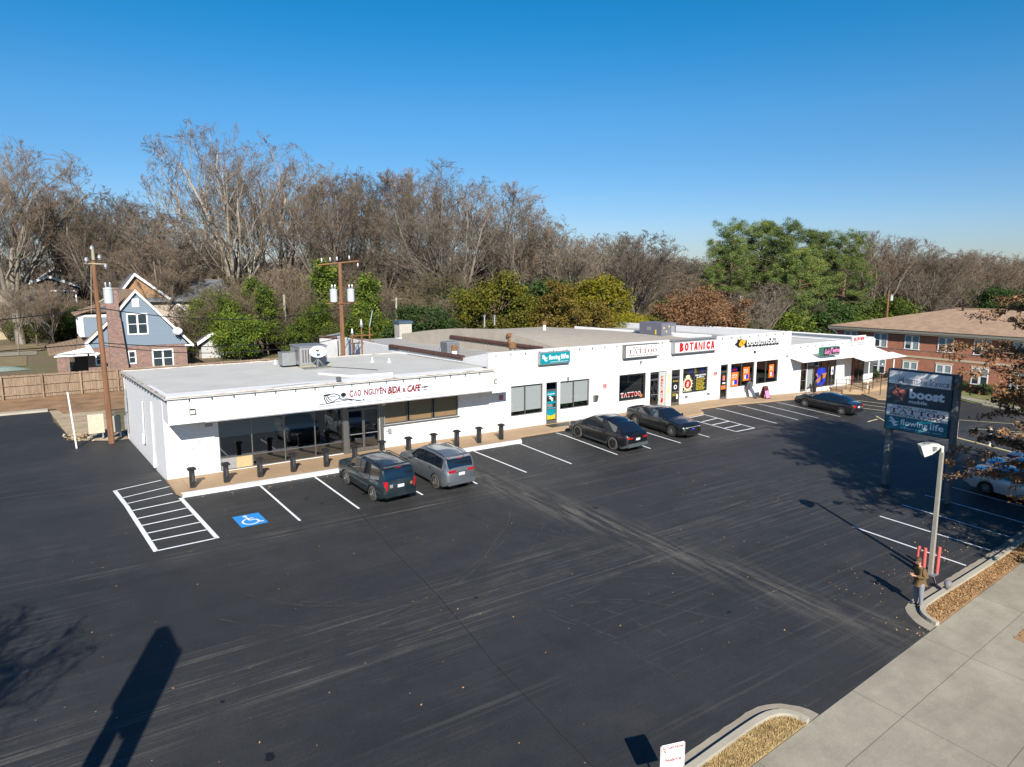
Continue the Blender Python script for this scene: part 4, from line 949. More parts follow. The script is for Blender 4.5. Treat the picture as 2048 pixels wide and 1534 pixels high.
# posters and window lettering: flat prints on the shop windows
def poster(name, label, x0, x1, z0, z1, y, mat, cat='poster', group=None):
    T = thing(name, label, cat, ((x0 + x1) / 2, y, z0), group); mb = MB(); mb.box((x0, y - .006, z0), (x1, y + .006, z1)); mb.build('sheet', M[mat], T); return T
D = thing('door_graphic', 'teal and yellow printed graphic covering the flowing life door', 'door graphic', (27.8, W, .2))
y = W + .145 - .06
mb = MB(); mb.box((27.46, y, .5), (28.17, y + .01, 2.18)); mb.build('sheet', M['teal'], D)
mb = MB(); mb.box((27.46, y - .004, .3), (28.17, y + .009, .5)); pts = [(27.46, .5), (28.17, .5), (28.17, .72)] + [(27.815 + .355 * math.cos(R(a)), .72 - .16 * math.sin(R(a))) for a in range(0, 181, 20)]; poly2d(mb, pts, (0, y, 0), U, V3, .005); mb.build('yellow_band', M['lime'], D)
mb = MB()
for z0, z1 in ((1.52, 1.86), (1.12, 1.36)): mb.box((27.46, y - .007, z0), (28.17, y - .003, z1))
mb.build('black_band', M['black'], D)
mb = MB(); swoosh(mb, 27.82, 1.7, .4, (0, y - .008, 0)); text_fit(mb, 'flowing life', 27.52, 28.1, 1.95, 2.05, (0, y - .004, 0), U, V3, bold=.02)
for i in range(3): scribble(mb, 27.5, 27.95 + .1 * (i == 1), 1.29 - i * .07, 1.33 - i * .07, (0, y - .008, 0), U, V3, .002, i)
mb.build('print', M['signw'], D)
D = poster('tattoo_window_lettering', 'red and white tattoo lettering with orange flame across a dark shop window', 34.05, 36.0, 1.13, 1.47, W + .07, 'signw')
bpy.data.objects.remove(D.children[0])
mb = MB(); serif(mb, 'TATTOO', 34.0, 36.0, 1.12, 1.46, (0, W + .075, 0), U, V3, ratio=.6); mb.build('outline', M['signw'], D)
mb = MB(); serif(mb, 'TATTOO', 34.04, 35.96, 1.16, 1.42, (0, W + .069, 0), U, V3); mb.build('lettering', M['red'], D)
mb = MB(); poly2d(mb, [(35.75, 1.2), (35.95, 1.02), (36.1, .98), (36.2, 1.1), (36.1, 1.25), (35.95, 1.32)], (0, W + .068, 0), U, V3, 0); mb.build('flame', M['brownc'], D)
mb = MB(); 
D = thing('piercing_lettering', 'tall red vertical piercing lettering between the two shop doors', 'poster', (38.2, W, .3))
mb = MB()
for i, ch in enumerate('PIERCING'): text_fit(mb, ch, 38.08, 38.3, 2.2 - i * .22, 2.37 - i * .22, (0, W + .09, 0), U, V3, 0, bold=.02)
poly2d(mb, [(38.05, .45), (38.3, .3), (38.36, .62), (38.2, .72)], (0, W + .09, 0), U, V3, 0); mb.build('lettering', M['red'], D)
D = thing('botanica_pier_lettering', 'yellow vertical botanica lettering on the pale pier panel', 'poster', (38.8, W, .3))
mb = MB()
for i, ch in enumerate('BOTANICA'): text_fit(mb, ch, 38.68, 38.9, 2.25 - i * .24, 2.43 - i * .24, (0, W - .03, 0), U, V3, 0, bold=.03)
mb.build('lettering', M['yellow'], D)
D = thing('door_skull_decal', 'black and grey tattoo artwork stuck on the piercing shop door', 'poster', (37.3, W, .6))
mb = MB(); rr = random.Random(4)
for k in range(16):
    cx, cz = rr.uniform(37.0, 37.7), rr.uniform(.5, 2.1); poly2d(mb, [(cx + .13 * rr.uniform(.5, 1.2) * math.cos(R(a)), cz + .17 * rr.uniform(.5, 1.3) * math.sin(R(a))) for a in range(0, 360, 40)], (0, W + .05 - .0012 * k, 0), U, V3, 0)
mb.build('artwork', M['char'], D)
D = thing('botanica_door_poster', 'black poster with yellow letters and a small round emblem on the botanica door', 'poster', (39.6, W, .3))
mb = MB(); mb.box((39.22, W + .04, .28), (39.94, W + .05, 2.1)); mb.build('sheet', M['black'], D)
mb = MB(); text_fit(mb, 'BOTANICA', 39.3, 39.86, 1.83, 1.92, (0, W + .035, 0), U, V3, 0, bold=.02); text_fit(mb, 'RELIGIOUS', 39.3, 39.8, .86, .93, (0, W + .035, 0), U, V3, 0, bold=.02); text_fit(mb, 'SUPPLY', 39.3, 39.62, .74, .81, (0, W + .035, 0), U, V3, 0, bold=.02); mb.build('lettering', M['yellow'], D)
mb = MB(); ring2d(mb, 39.57, 1.42, .1, .17, (0, W + .035, 0), U, V3, 0); mb.box((39.7, W + .03, .5), (39.86, W + .036, .85)); mb.build('emblem', M['signw'], D)
D = thing('botanica_emblem_poster', 'black window poster with a round red and cream emblem', 'poster', (40.95, W, .9))
mb = MB(); mb.box((40.37, W + .085, .9), (41.64, W + .095, 2.25)); mb.build('sheet', M['black'], D)
O = (0, W + .08, 0); mb = MB()
ring2d(mb, 40.98, 1.52, .36, .50, O, U, V3, 0, 30); disc2d(mb, 40.98, 2.08, .25, .15, O, U, V3, .002)
for k in range(14):
    a = R(k * 360 / 14); poly2d(mb, [(40.98 + .5 * math.cos(a - .1), 1.52 + .5 * math.sin(a - .1)), (40.98 + .62 * math.cos(a), 1.52 + .6 * math.sin(a)), (40.98 + .5 * math.cos(a + .1), 1.52 + .5 * math.sin(a + .1))], O, U, V3, 0)
text_fit(mb, 'BOTANICA', 40.5, 41.46, .94, 1.06, O, U, V3, .002, bold=.03); mb.build('cream_print', plain('cream_print', (.6, .57, .38), .5), D)
mb = MB(); disc2d(mb, 40.98, 1.52, .3, .32, O, U, V3, .002); mb.build('red_disc', M['red'], D)
mb = MB(); ring2d(mb, 41.0, 1.6, .05, .1, O, U, V3, .005); ring2d(mb, 40.95, 1.42, .05, .11, O, U, V3, .006); mb.build('disc_print', M['signw'], D)
D = thing('botanica_text_poster', 'black window poster with lines of bold yellow text', 'poster', (42.45, W, .9))
mb = MB(); mb.box((41.72, W + .085, .9), (43.08, W + .095, 2.25)); mb.build('sheet', M['black'], D)
mb = MB(); 
for i in range(8): scribble(mb, 41.9 + .03 * (i % 2), 42.98 - .1 * (i % 3), 1.77 - i * .115, 1.85 - i * .115, O, U, V3, 0, i)
mb.build('lettering', M['yellow'], D)
mb = MB(); text_fit(mb, 'RELIGIOUS', 41.82, 43.0, 2.06, 2.18, O, U, V3, 0, bold=.03); text_fit(mb, 'SUPPLY', 41.95, 42.85, 1.9, 2.01, O, U, V3, 0, bold=.03); mb.build('white_lettering', M['signw'], D)
D = thing('hanging_clothes', 'blue and yellow shirts hung along the top of the botanica window', 'clothes', (42, W + .2, 2.3))
for x0, x1, mt in ((41.15, 41.62, 'royal'), (41.75, 42.05, 'yellow'), (42.5, 42.98, 'royal')):
    mb = MB(); mb.raw([(x0, W + .17, 2.27), (x1, W + .17, 2.27), (x1 - .06, W + .17, 2.66), (x0 + .06, W + .17, 2.66), (x0, W + .2, 2.27), (x1, W + .2, 2.27), (x1 - .06, W + .2, 2.66), (x0 + .06, W + .2, 2.66)], [(0, 1, 2, 3), (7, 6, 5, 4), (0, 4, 5, 1), (3, 2, 6, 7), (0, 3, 7, 4), (1, 5, 6, 2)]); mb.build('shirt', M[mt], D)
for nm, lb, x0, x1, z0, z1, sub in (('phone_poster', 'orange phone offer poster under the neon sign in the left boost window', 46.08, 46.95, .86, 2.0, 1), ('phone_poster', 'orange phone offer poster behind the leaning man', 47.55, 48.36, 1.2, 2.32, 2), ('phone_poster', 'orange phone offer poster in the rightmost boost window', 50.96, 51.6, 1.2, 2.3, 3)):
    D = poster(nm, lb, x0, x1, z0, z1, W + .08, 'orange', group='orange phone posters'); O = (0, W + .07, 0)
    mb = MB(); scribble(mb, x0 + .12, x1 - .1, z1 - .3, z1 - .16, O, U, V3, 0, sub); scribble(mb, x0 + .12, x1 - .12, z1 - .46, z1 - .36, O, U, V3, 0, sub + 3)
    poly2d(mb, [(x0 + .2, z0 + .12), (x0 + .36, z0 + .12), (x0 + .36, z0 + .45), (x0 + .2, z0 + .45)], O, U, V3, 0); mb.build('lettering', M['signw'], D)
    mb = MB(); poly2d(mb, [(x0 + .38, z0 + .15), (x1 - .12, z0 + .15), (x1 - .12, z0 + .52), (x0 + .38, z0 + .52)], O, U, V3, .001); mb.build('phone_picture', M['royal'], D)
D = thing('neon_open_sign', 'oval red and blue neon open sign hung inside the boost window', 'neon sign', (46.45, W + .1, 2.2))
mb = MB(); ring2d(mb, 46.46, 2.2, .33, .37, (0, W + .1, 0), U, V3, 0); 
for i in range(len(mb.v)): x, y_, z = mb.v[i]; mb.v[i] = (x, y_, 2.2 + (z - 2.2) * .5)
mb.build('blue_tube', M['royal'], D)
mb = MB(); text_fit(mb, 'OPEN', 46.22, 46.7, 2.12, 2.28, (0, W + .1, 0), U, V3, 0, bold=.02); mb.build('red_tube', M['red'], D)
D = thing('boost_door_poster', 'red, white and orange notices stuck on the boost shop door', 'poster', (45.1, W, .6))
mb = MB(); mb.box((44.95, W + .02, 1.45), (45.25, W + .03, 1.85)); mb.build('red_notice', M['salmon'], D); mb = MB(); mb.box((44.8, W + .02, .75), (45.35, W + .03, 1.05)); mb.build('orange_notice', M['orange'], D); mb = MB(); mb.box((44.95, W + .018, 1.18), (45.3, W + .028, 1.3)); mb.build('white_notice', M['signw'], D)
# blue round artwork in the far window
D = thing('round_window_art', 'big blue round window artwork with a brown ribbon across in the far shop window', 'window art', (58.7, W, .5)); O = (0, W + .1, 0)
mb = MB(); disc2d(mb, 58.7, 1.05, .7, .5, O, U, V3, 0); disc2d(mb, 58.7, .35, .72, .5, O, U, V3, .0015); mb.build('blue_disc', M['royal'], D)
mb = MB(); poly2d(mb, [(57.85, .35), (58.4, .6), (58.9, .95), (59.5, .95), (59.6, 1.1), (59.4, .5), (58.9, .45), (58.3, .1), (57.9, .15)], O, U, V3, .004); poly2d(mb, [(57.85, .9), (58.2, .6), (58.3, .75), (57.95, 1.05)], O, U, V3, .005); mb.build('brown_ribbon', M['brownc'], D)
# small wall signs
def smallsign(x0, x1, z0, z1, y, label, kind):
    D = thing('no_parking_sign' if kind == 'r' else 'notice_sign', label, 'sign', ((x0 + x1) / 2, y, z0), 'small red no parking signs' if kind == 'r' else ('small navy signs under the botanica window' if kind == 'b' else None))
    mb = MB(); mb.box((x0, y - .012, z0), (x1, y, z1)); mb.build('plate', M['red' if kind == 'r' else 'fbl' if kind == 'b' else 'signw'], D)
    O = (0, y - .016, 0); mb = MB(); w_ = x1 - x0; h = z1 - z0
    if kind == 'r':
        text_fit(mb, 'NO', x0 + w_ * .3, x1 - w_ * .3, z0 + h * .62, z0 + h * .88, O, U, V3, 0, bold=.02); text_fit(mb, 'PARKING', x0 + w_ * .1, x1 - w_ * .1, z0 + h * .2, z0 + h * .42, O, U, V3, 0, bold=.02)
    elif kind == 'b': scribble(mb, x0 + w_ * .15, x1 - w_ * .1, z0 + h * .2, z0 + h * .45, O, U, V3, 0)
    if kind != 'w': mb.build('lettering', M['signw'], D)
    if kind == 'r':
        mb = MB(); mb.box((x0, y - .010, z0 - .2), (x1, y, z0 - .05)); mb.build('lower_plate', M['signw'], D)
smallsign(23.66, 23.94, 2.02, 2.34, W, 'small red no parking sign in the shade beside the cafe fascia', 'r'); smallsign(32.3, 32.6, 1.97, 2.27, W, 'small red no parking sign on the white wall left of the tattoo window', 'r'); smallsign(43.87, 44.2, 1.95, 2.23, W, 'small red no parking sign between botanica window and boost door', 'r')
smallsign(40.62, 40.92, .44, .63, W, 'small navy plate low on the wall under the round emblem poster', 'b'); smallsign(43.14, 43.44, .44, .63, W, 'small navy plate low on the wall right of the yellow text poster', 'b')
smallsign(46.6, 46.9, .22, .64, W, 'small white notice low on the wall below the boost window', 'w')
D = thing('mailbox', 'dark metal mailbox fixed on the white wall', 'mailbox', (31.55, 36, 1.17)); mb = MB(); mb.raw([(31.4, 35.95, 1.17), (31.7, 35.95, 1.17), (31.74, 35.9, 1.56), (31.38, 35.9, 1.56), (31.4, 36.1, 1.17), (31.7, 36.1, 1.17), (31.74, 36.1, 1.56), (31.38, 36.1, 1.56)], [(0, 1, 2, 3), (3, 2, 6, 7), (0, 4, 5, 1), (1, 5, 6, 2), (0, 3, 7, 4)]); mb.build('box', M['trim'], D); mb = MB(); mb.box((31.39, 35.88, 1.54), (31.73, 36.1, 1.57)); mb.build('lid', M['char'], D)
D = thing('door_mat', 'dark rubber mat on the walkway in front of the flowing life door', 'mat', (28, 35.3, .05)); mb = MB(); mb.raw([(27.0, 35.0, .053), (28.9, 35.0, .053), (28.9, 35.75, .053), (27.0, 35.75, .053), (27.0, 35.0, .07), (28.9, 35.0, .07), (28.9, 35.75, .07), (27.0, 35.75, .07)], [(4, 5, 6, 7), (0, 1, 5, 4), (1, 2, 6, 5), (2, 3, 7, 6), (3, 0, 4, 7)]); mb.build('mat', M['char'], D)
# wall lamps
def wall_lamp(x, y, z, label, s=1.0):
    D = thing('wall_lamp', label, 'wall lamp', (x, y, z), 'wall pack lamps'); mb = MB()
    mb.raw([(x - .12 * s, y - .16 * s, z - .05), (x + .12 * s, y - .16 * s, z - .05), (x + .12 * s, y, z - .15 * s), (x - .12 * s, y, z - .15 * s), (x - .12 * s, y - .12 * s, z + .16 * s), (x + .12 * s, y - .12 * s, z + .16 * s), (x + .12 * s, y, z + .16 * s), (x - .12 * s, y, z + .16 * s)], [(0, 3, 2, 1), (4, 5, 6, 7), (1, 2, 6, 5), (2, 3, 7, 6), (3, 0, 4, 7)])
    mb.build('housing', M['trim'], D); mb = MB(); mb.raw([(x - .11 * s, y - .165 * s, z - .05), (x + .11 * s, y - .165 * s, z - .05), (x + .11 * s, y - .125 * s, z + .1 * s), (x - .11 * s, y - .125 * s, z + .1 * s)], [(0, 1, 2, 3)]); mb.build('lens', plain('frosted_lens', (.6, .6, .5), .3), D)
wall_lamp(5.68, 34.5, 3.5, 'grey wall lamp on the fascia near the left corner'); wall_lamp(22.55, 34.85, 3.45, 'grey wall lamp on the short white return beside the fascia end', .85); wall_lamp(15.35, 35.0, 2.85, 'grey lamp under the fascia over the double doors', .9)
def small_fix(name, label, p, mat='char'):
    D = thing(name, label, 'camera', p); mb = MB(); mb.box((p[0] - .08, p[1] - .1, p[2] - .06), (p[0] + .08, p[1], p[2] + .07)); mb.tube((p[0], p[1] - .08, p[2]), (p[0] - .06, p[1] - .2, p[2] - .08), .035, .045, 8); mb.build('body', M[mat], D)
small_fix('security_camera', 'small camera box on the wall below the teal sign', (29.13, W, 2.98), 'metal'); small_fix('security_camera', 'pale floodlight on the wall below the tattoo sign', (35.8, W, 3.62), 'metal'); small_fix('flood_light', 'dark twin floodlight on the wall below the boost lettering', (48.75, W, 3.55)); small_fix('security_camera', 'small camera on the wall corner under the right parapet end', (53.2, W, 2.95), 'metal')
# cable on the wall
D = tag(MB().path([(24.4, W - .02, 3.42), (24.9, W - .02, 3.38), (25.6, W - .02, 3.47), (26.2, W - .02, 3.49), (27.2, W - .02, 3.56), (28.0, W - .02, 3.58), (28.9, W - .02, 3.70), (29.1, W - .02, 3.68), (29.12, W - .02, 3.05)], .012, 4).build('wall_cable', M['white']), 'thin wavy cable running across the white wall below the teal sign', 'cable')
# festoon lights along the roof edges
def festoon(name, label, pts, step, sag=.05):
    D = thing(name, label, 'string lights', pts[0]); w_ = MB(); 
    for a, b in zip(pts, pts[1:]):
        A, B = Vector(a), Vector(b); n = max(1, round((B - A).length / step)); 
        for i in range(n):
            p, q = A.lerp(B, i / n), A.lerp(B, (i + 1) / n); m_ = (p + q) / 2 - Vector((0, 0, sag)); w_.tube(p, m_, .008, .008, 3, False); w_.tube(m_, q, .008, .008, 3, False)
            bl = MB(); bl.tube(p, p - Vector((0, 0, .06)), .024, .028, 6); bl.tube(p - Vector((0, 0, .06)), p - Vector((0, 0, .13)), .02, .032, 6); bl.build('bulb', M['black'], D)
    w_.build('wire', M['black'], D)
festoon('string_lights', 'black string lights drooping along the cafe fascia edge', [(4.6, 34.42, 4.16), (22.2, 34.42, 4.14), (23.6, 34.8, 3.93)], .98)
festoon('string_lights', 'black string lights along the top of the cafe side wall', [(4.07, 47.4, 3.9), (4.52, 36.2, 4.1)], .8)
festoon('string_lights', 'black string lights along the tall storefront parapet', [(23.4, W - .05, 4.9), (53.6, W - .05, 4.9)], 1.12)
festoon('string_lights', 'string lights along the low far shop parapet', [(54.0, W - .05, 3.6), (67.0, W - .05, 3.6)], 1.12)
# ------------------------------------------------------------------ bollards
bx = [5.42, 6.9, 8.46, 10.07, 11.76, 13.3, 14.85, 16.4, 17.95, 19.44, 20.93, 22.48]
ordn = ['first bollard from the left end of the walk, nearest the building corner', 'second bollard from the left end of the walk', 'third bollard from the left, before the plywood panel', 'fourth bollard from the left of the row', 'fifth bollard from the left, just left of the dark green suv', 'sixth bollard from the left, half hidden by the dark green suv', 'seventh bollard from the left, behind the roof of the dark green suv', 'eighth bollard from the left, between the two suvs', 'ninth bollard from the left, behind the silver suv', 'third bollard from the right end of the row', 'second bollard from the right end of the row', 'last bollard at the right end of the row']
BO = None
for i, x in enumerate(bx):
    y = 34.1
    if BO is None:
        BO = thing('bollard', '', 'bollard', (x, y, .05), 'black capped bollards along the walkway')
        mb = MB(); mb.box((-.11, -.11, 0), (.11, .11, .84)); bevel(mb.build('post', M['char'], BO, local=True), .012)
        mb = MB(); mb.box((-.19, -.17, .84), (.19, .17, .91)); mb.box((-.14, -.13, .91), (.14, .13, .955)); bevel(mb.build('cap', M['char'], BO, local=True), .012)
        mb = MB(); mb.box((-.03, -.118, .3), (.05, -.11, .7)); mb.build('label_plate', plain('worn_label', (.045, .045, .05), .6), BO, local=True)
        o = BO
    else: o = copy_tree(BO)
    o.location = (x, y, .05); o['label'] = 'black square capped ' + ordn[i]
# ------------------------------------------------------------------ roof equipment
D = thing('rooftop_air_unit', 'grey rooftop air conditioning unit behind the satellite dish on the pale roof', 'air conditioner', (14.3, 43.6, 4.1))
mb = MB(); mb.box((13.35, 42.7, 4.25), (15.05, 44.6, 5.35)); bevel(mb.build('cabinet', M['gunit'], D), .02); mb = MB(); mb.box((13.3, 42.65, 5.352), (15.1, 44.65, 5.42)); mb.build('lid', M['metal'], D)
mb = MB(); mb.box((12.5, 43.5, 4.2), (13.33, 44.4, 5.0)); mb.build('duct_hood', M['metal'], D); mb = MB(); mb.box((13.3, 42.6, 4.11), (15.2, 42.8, 4.25)); mb.box((13.3, 44.4, 4.11), (15.2, 44.6, 4.25)); mb.build('skid', M['poleg'], D)
mb = MB()
for k in range(9): mb.box((13.5 + k * .17, 42.685, 4.4), (13.58 + k * .17, 42.70, 5.2))
mb.box((13.34, 43.0, 4.5), (13.345, 43.6, 5.2)); mb.build('louvre', M['trim'], D)
D = thing('satellite_dish', 'pale oval satellite dish on a splayed tripod on the cafe roof', 'satellite dish', (14.1, 41.8, 4.1))
mb = MB(); C_ = Vector((14.15, 41.7, 5.15)); N_ = Vector((-.35, -.85, .38)).normalized(); u = N_.cross(Vector((0, 0, 1))).normalized(); v = u.cross(N_); rings = []
vs = [C_ - N_ * .1]; fs = []
for i in range(1, 5):
    r = i / 4
    for k in range(20): a = 2 * math.pi * k / 20; vs.append(C_ - N_ * .1 * (1 - r * r) + (u * .52 * math.cos(a) + v * .38 * math.sin(a)) * r)
for k in range(20): fs.append((0, 1 + k, 1 + (k + 1) % 20))
for i in range(3):
    for k in range(20): fs.append((1 + i * 20 + k, 1 + (i + 1) * 20 + k, 1 + (i + 1) * 20 + (k + 1) % 20, 1 + i * 20 + (k + 1) % 20))
mb.raw(vs, fs); mb.build('dish', plain('dish_paint', (.55, .57, .58), .4), D, smooth=True)
mb = MB(); mb.path([C_ - N_ * .1 - v * .36, C_ + N_ * .5 - v * .1], .02); mb.cbox(C_ + N_ * .5 - v * .08, (.2, .1, .12)); mb.build('feed_arm', M['trim'], D)
mb = MB(); B_ = Vector((14.15, 41.85, 4.12)); mb.tube(B_, C_ - N_ * .12, .035, .03, 6)
for a in range(0, 360, 60): mb.tube(B_ + Vector((.6 * math.cos(R(a)), .45 * math.sin(R(a)), 0)), B_ + Vector((0, 0, .6)), .015, .015, 4)
mb.build('mast', M['metal'], D); mb = MB(); mb.box((13.3, 41.5, 4.10), (15.0, 42.3, 4.17)); mb.build('ballast_mat', plain('weathered_mat', (.2, .2, .18), .9), D)
for i, (x, y, s, lb) in enumerate([(12.6, 45.4, .2, 'small white conical roof vent left of the air unit'), (18.2, 43.0, .22, 'left of two small white roof vents near the roof middle'), (19.0, 42.1, .2, 'right of two small white roof vents near the roof middle'), (17.3, 36.5, .12, 'small dark box standing near the fascia edge above the banner')]):
    D = thing('roof_vent' if i < 3 else 'junction_box', lb, 'vent' if i < 3 else 'box', (x, y, 4.15)); mb = MB()
    if i < 3: mb.lathe([(.13, 0), (.12, .02), (.05, .16), (.04, .3), (0, .3)], (x, y, 4.1), 8)
    else: x = 12.95; y = 35.1; mb.cbox((x, y, 4.38), (.24, .15, .2)); mb.path([(x, y, 4.35), (11.5, 35.3, 4.24), (9.5, 35.1, 4.23), (6.5, 35.6, 4.22)], .012, 3)
    mb.build('cone' if i < 3 else 'box', M['white'] if i < 3 else M['trim'], D)
D = thing('roof_sleeper', 'bent white timber sleeper lying on the cafe roof', 'board', (14.5, 37, 4.2)); mb = MB()
def beam(mb, a, b, wd, h): 
    a = Vector(a); b = Vector(b); d = (b - a).normalized(); n = Vector((-d.y, d.x, 0)) * wd / 2; mb.raw([a - n, b - n, b + n, a + n, a - n + Vector((0, 0, h)), b - n + Vector((0, 0, h)), b + n + Vector((0, 0, h)), a + n + Vector((0, 0, h))], [(0, 3, 2, 1), (4, 5, 6, 7), (0, 1, 5, 4), (1, 2, 6, 5), (2, 3, 7, 6), (3, 0, 4, 7)])
beam(mb, (13.2, 38.9, 4.16), (14.3, 36.6, 4.18), .15, .09); beam(mb, (14.35, 36.6, 4.18), (16.6, 36.4, 4.18), .15, .10); mb.build('board', M['white'], D)
tag(MB().path([(15.0, 41.8, 4.14), (15.6, 40.7, 4.16), (16.2, 39.6, 4.17), (16.7, 38.7, 4.17)], .02, 4).build('roof_cable', M['char']), 'black cable trailing over the pale roof from the satellite dish', 'cable')
def stack(name, lb, x, y, z, h, r, mat, capm, caph=.22, capr=1.6):
    D = thing(name, lb, 'roof vent', (x, y, z)); mb = MB(); mb.tube((x, y, z), (x, y, z + h), r * 1.25, r, 10); mb.build('pipe', M[mat], D); mb = MB()
    if caph: mb.lathe([(r * .9, h), (r * capr, h + caph * .2), (r * capr, h + caph), (r * .7, h + caph * 1.3), (0, h + caph * 1.3)], (x, y, z), 12)
    else: mb.lathe([(0, h + .05), (r * 1.3, h), (r * 1.3, h - .08)], (x, y, z), 10)
    mb.build('cap', M[capm], D)
stack('turbine_vent', 'rusty turbine vent on a white cone beside the grey condenser', 23.6, 41.6, 4.1, .55, .17, 'white', 'rust', .3, 1.25); stack('turbine_vent', 'rusty round vent showing just above the parapet left of the teal sign', 26.1, 38.2, 4.1, .8, .2, 'metal', 'rust', .35, 1.3)
stack('capped_flue', 'rusty capped flue on the near edge of the curved gravel roof', 28.6, 42.2, 4.6, .7, .13, 'rust', 'rust', .22, 1.9); stack('capped_flue', 'rusty topped flue on the crown of the curved roof', 34.6, 46.0, 5.2, .55, .13, 'lamp', 'rust', .22, 1.6)
stack('vent_pipe', 'left of two thin pipes on the crown of the curved roof', 31.0, 49.5, 5.5, .85, .06, 'metal', 'metal', .1, 1.9); stack('vent_pipe', 'right of two thin pipes on the crown of the curved roof', 33.1, 51.2, 5.5, .7, .06, 'metal', 'metal', .1, 1.9); stack('vent_pipe', 'thin grey pipe beside the rusty turbine vent', 22.95, 42.4, 4.1, .7, .05, 'metal', 'metal', .05, 1.4)
D = thing('condenser_unit', 'grey louvred condenser unit standing on the low roof', 'air conditioner', (24.6, 44, 4.1)); mb = MB(); mb.box((24.1, 43.5, 4.15), (25.1, 44.5, 5.05)); bevel(mb.build('cabinet', M['metal'], D), .02); mb = MB()
for k in range(8): mb.box((24.095, 43.495, 4.25 + k * .095), (25.105, 44.505, 4.29 + k * .095))
mb.build('louvre', M['trim'], D)
D = thing('rooftop_air_unit', 'slate grey rooftop unit with yellow stickers behind the botanica sign', 'air conditioner', (43.6, 42, 4.6)); mb = MB(); mb.box((42.6, 40.6, 4.85), (44.3, 43.2, 5.85)); bevel(mb.build('cabinet', M['purp'], D), .02)
mb = MB(); 
for x, z in ((42.8, 5.4), (43.1, 5.1), (43.4, 5.5)): mb.box((x, 40.59, z), (x + .1, 40.598, z + .14))
mb.box((42.59, 41.2, 4.9), (42.598, 41.35, 5.3)); mb.build('sticker', M['yellow'], D); mb = MB(); mb.box((42.6, 40.5, 4.5), (44.3, 43.3, 4.85)); mb.build('kerb_frame', M['metal'], D)
mb = MB(); mb.box((42.585, 41.8, 5.2), (42.597, 42.3, 5.5)); mb.box((43.7, 40.588, 4.9), (44.1, 40.598, 5.6)); mb.build('access_panel', M['gunit'], D)
D = thing('brick_chimney_stub', 'short pale chimney with a blue-grey cap beyond the low roof', 'chimney', (29, 62, 0)); mb = MB(); mb.box((28.9, 61.5, 0), (30.2, 62.6, 5.2)); mb.build('stack', plain('pale_render', (.45, .42, .37), .9), D); mb = MB(); mb.box((28.8, 61.4, 5.2), (30.3, 62.7, 5.42)); mb.build('cap', plain('blue_grey_cap', (.06, .10, .15), .5), D)
# low outbuilding behind the cafe with tiled coping
D = thing('rendered_outbuilding', 'pale grey rendered outbuilding with brown tile coping behind the cafe roof', 'building', (26, 62, 0)); mb = MB()
wallseg(mb, (22.6, 66), (28.5, 61), -.2, 3.9, 3.4, .3); wallseg(mb, (28.5, 61), (26.2, 56), -.2, 3.4, 3.4, .3); wallseg(mb, (26.2, 70), (22.6, 66), -.2, 3.9, 3.9); mb.build('wall', plain('grey_render', (.42, .44, .45), .85, sc_=1.5), D)
coping(D, (22.6, 66, 3.95), (28.5, 61, 3.45), w_=.14)
D = thing('pipe_rack', 'rusty steel pipe rack with insulators behind the cafe roof', 'pipe rack', (22, 56, 0)); mb = MB()
for x in (21.2, 22.0, 22.7): mb.tube((x, 54, 0), (x, 54, 5.6 if x > 21.3 else 5.0), .06, .06, 6)
mb.tube((20.9, 54, 4.9), (23.0, 54, 4.9), .05, .05, 6); mb.tube((20.9, 54, 4.3), (22.9, 54, 4.3), .04, .04, 6); mb.build('frame', M['rust'], D)
mb = MB(); mb.lathe([(.12, 5.6), (.14, 5.8), (.08, 6.2), (0, 6.3)], (22.0, 54, 0), 8); mb.lathe([(.1, 5.0), (.12, 5.2), (.05, 5.5), (0, 5.5)], (21.2, 54, 0), 8); mb.tube((22.7, 54, 5.6), (23.0, 54, 6.9), .05, .04, 6); mb.build('insulator', M['metal'], D)
# ------------------------------------------------------------------ pylon sign by the street
UY, VZ = (0, -1, 0), (0, 0, 1)      # faces -X
def pylon(name, label, x, ya, yb, z0, z1, full=True, pw=.30):
    T = thing(name, label, 'sign', (x, (ya + yb) / 2, zg(x, (ya + yb) / 2)))
    zb = min(zg(x, ya), zg(x, yb)) - .2
    for y0, y1, zt in ((ya - .12, ya + .11, z1 + .01), (yb - .3, yb - .05, z0 + .02)):
        mb = MB(); mb.box((x - .1, y0, zb), (x + .24, y1, zt)); bevel(mb.build('post', plain('dull_steel_post', (.13, .15, .165), .6, .1, .2), T), .015)
    mb = MB(); mb.box((x - .16, ya + .115, z0), (x + .2, yb + .02, z1)); bevel(mb.build('cabinet', M['navy'], T), .015)
    return T
PX = 36.0; YA, YB = 15.22, 18.42
T = pylon('pylon_sign', 'tall two-post sign with four stacked shop panels beside the street kerb', PX, YA, YB, 1.93, 5.05)
XF = PX - .162
def panel(z0, z1, mat, nm='panel'):
    mb = MB(); a, b = YA + .19, YB - .07; mb.face([(XF - .008, b, z0), (XF - .008, a, z0), (XF - .008, a, z1), (XF - .008, b, z1)]); return mb.build(nm, M[mat], T)
panel(4.32, 4.98, 'signw'); panel(3.27, 4.30, 'navy'); panel(2.67, 3.25, 'signw'); panel(1.99, 2.65, 'tealdark')
mb = MB()
for z in (4.31, 3.26, 2.66): mb.box((XF - .02, YA + .19, z - .012), (XF - .001, YB - .07, z + .012))
mb.build('divider', M['trim'], T)
O = (XF - .012, YB - .07, 0)      # u runs 0..2.87 to the right
LW = (YB - .07) - (YA + .19)
def fx(f): return LW * f
mb = MB()
cx, cz = fx(.20), 4.44           # radiate crown emblem
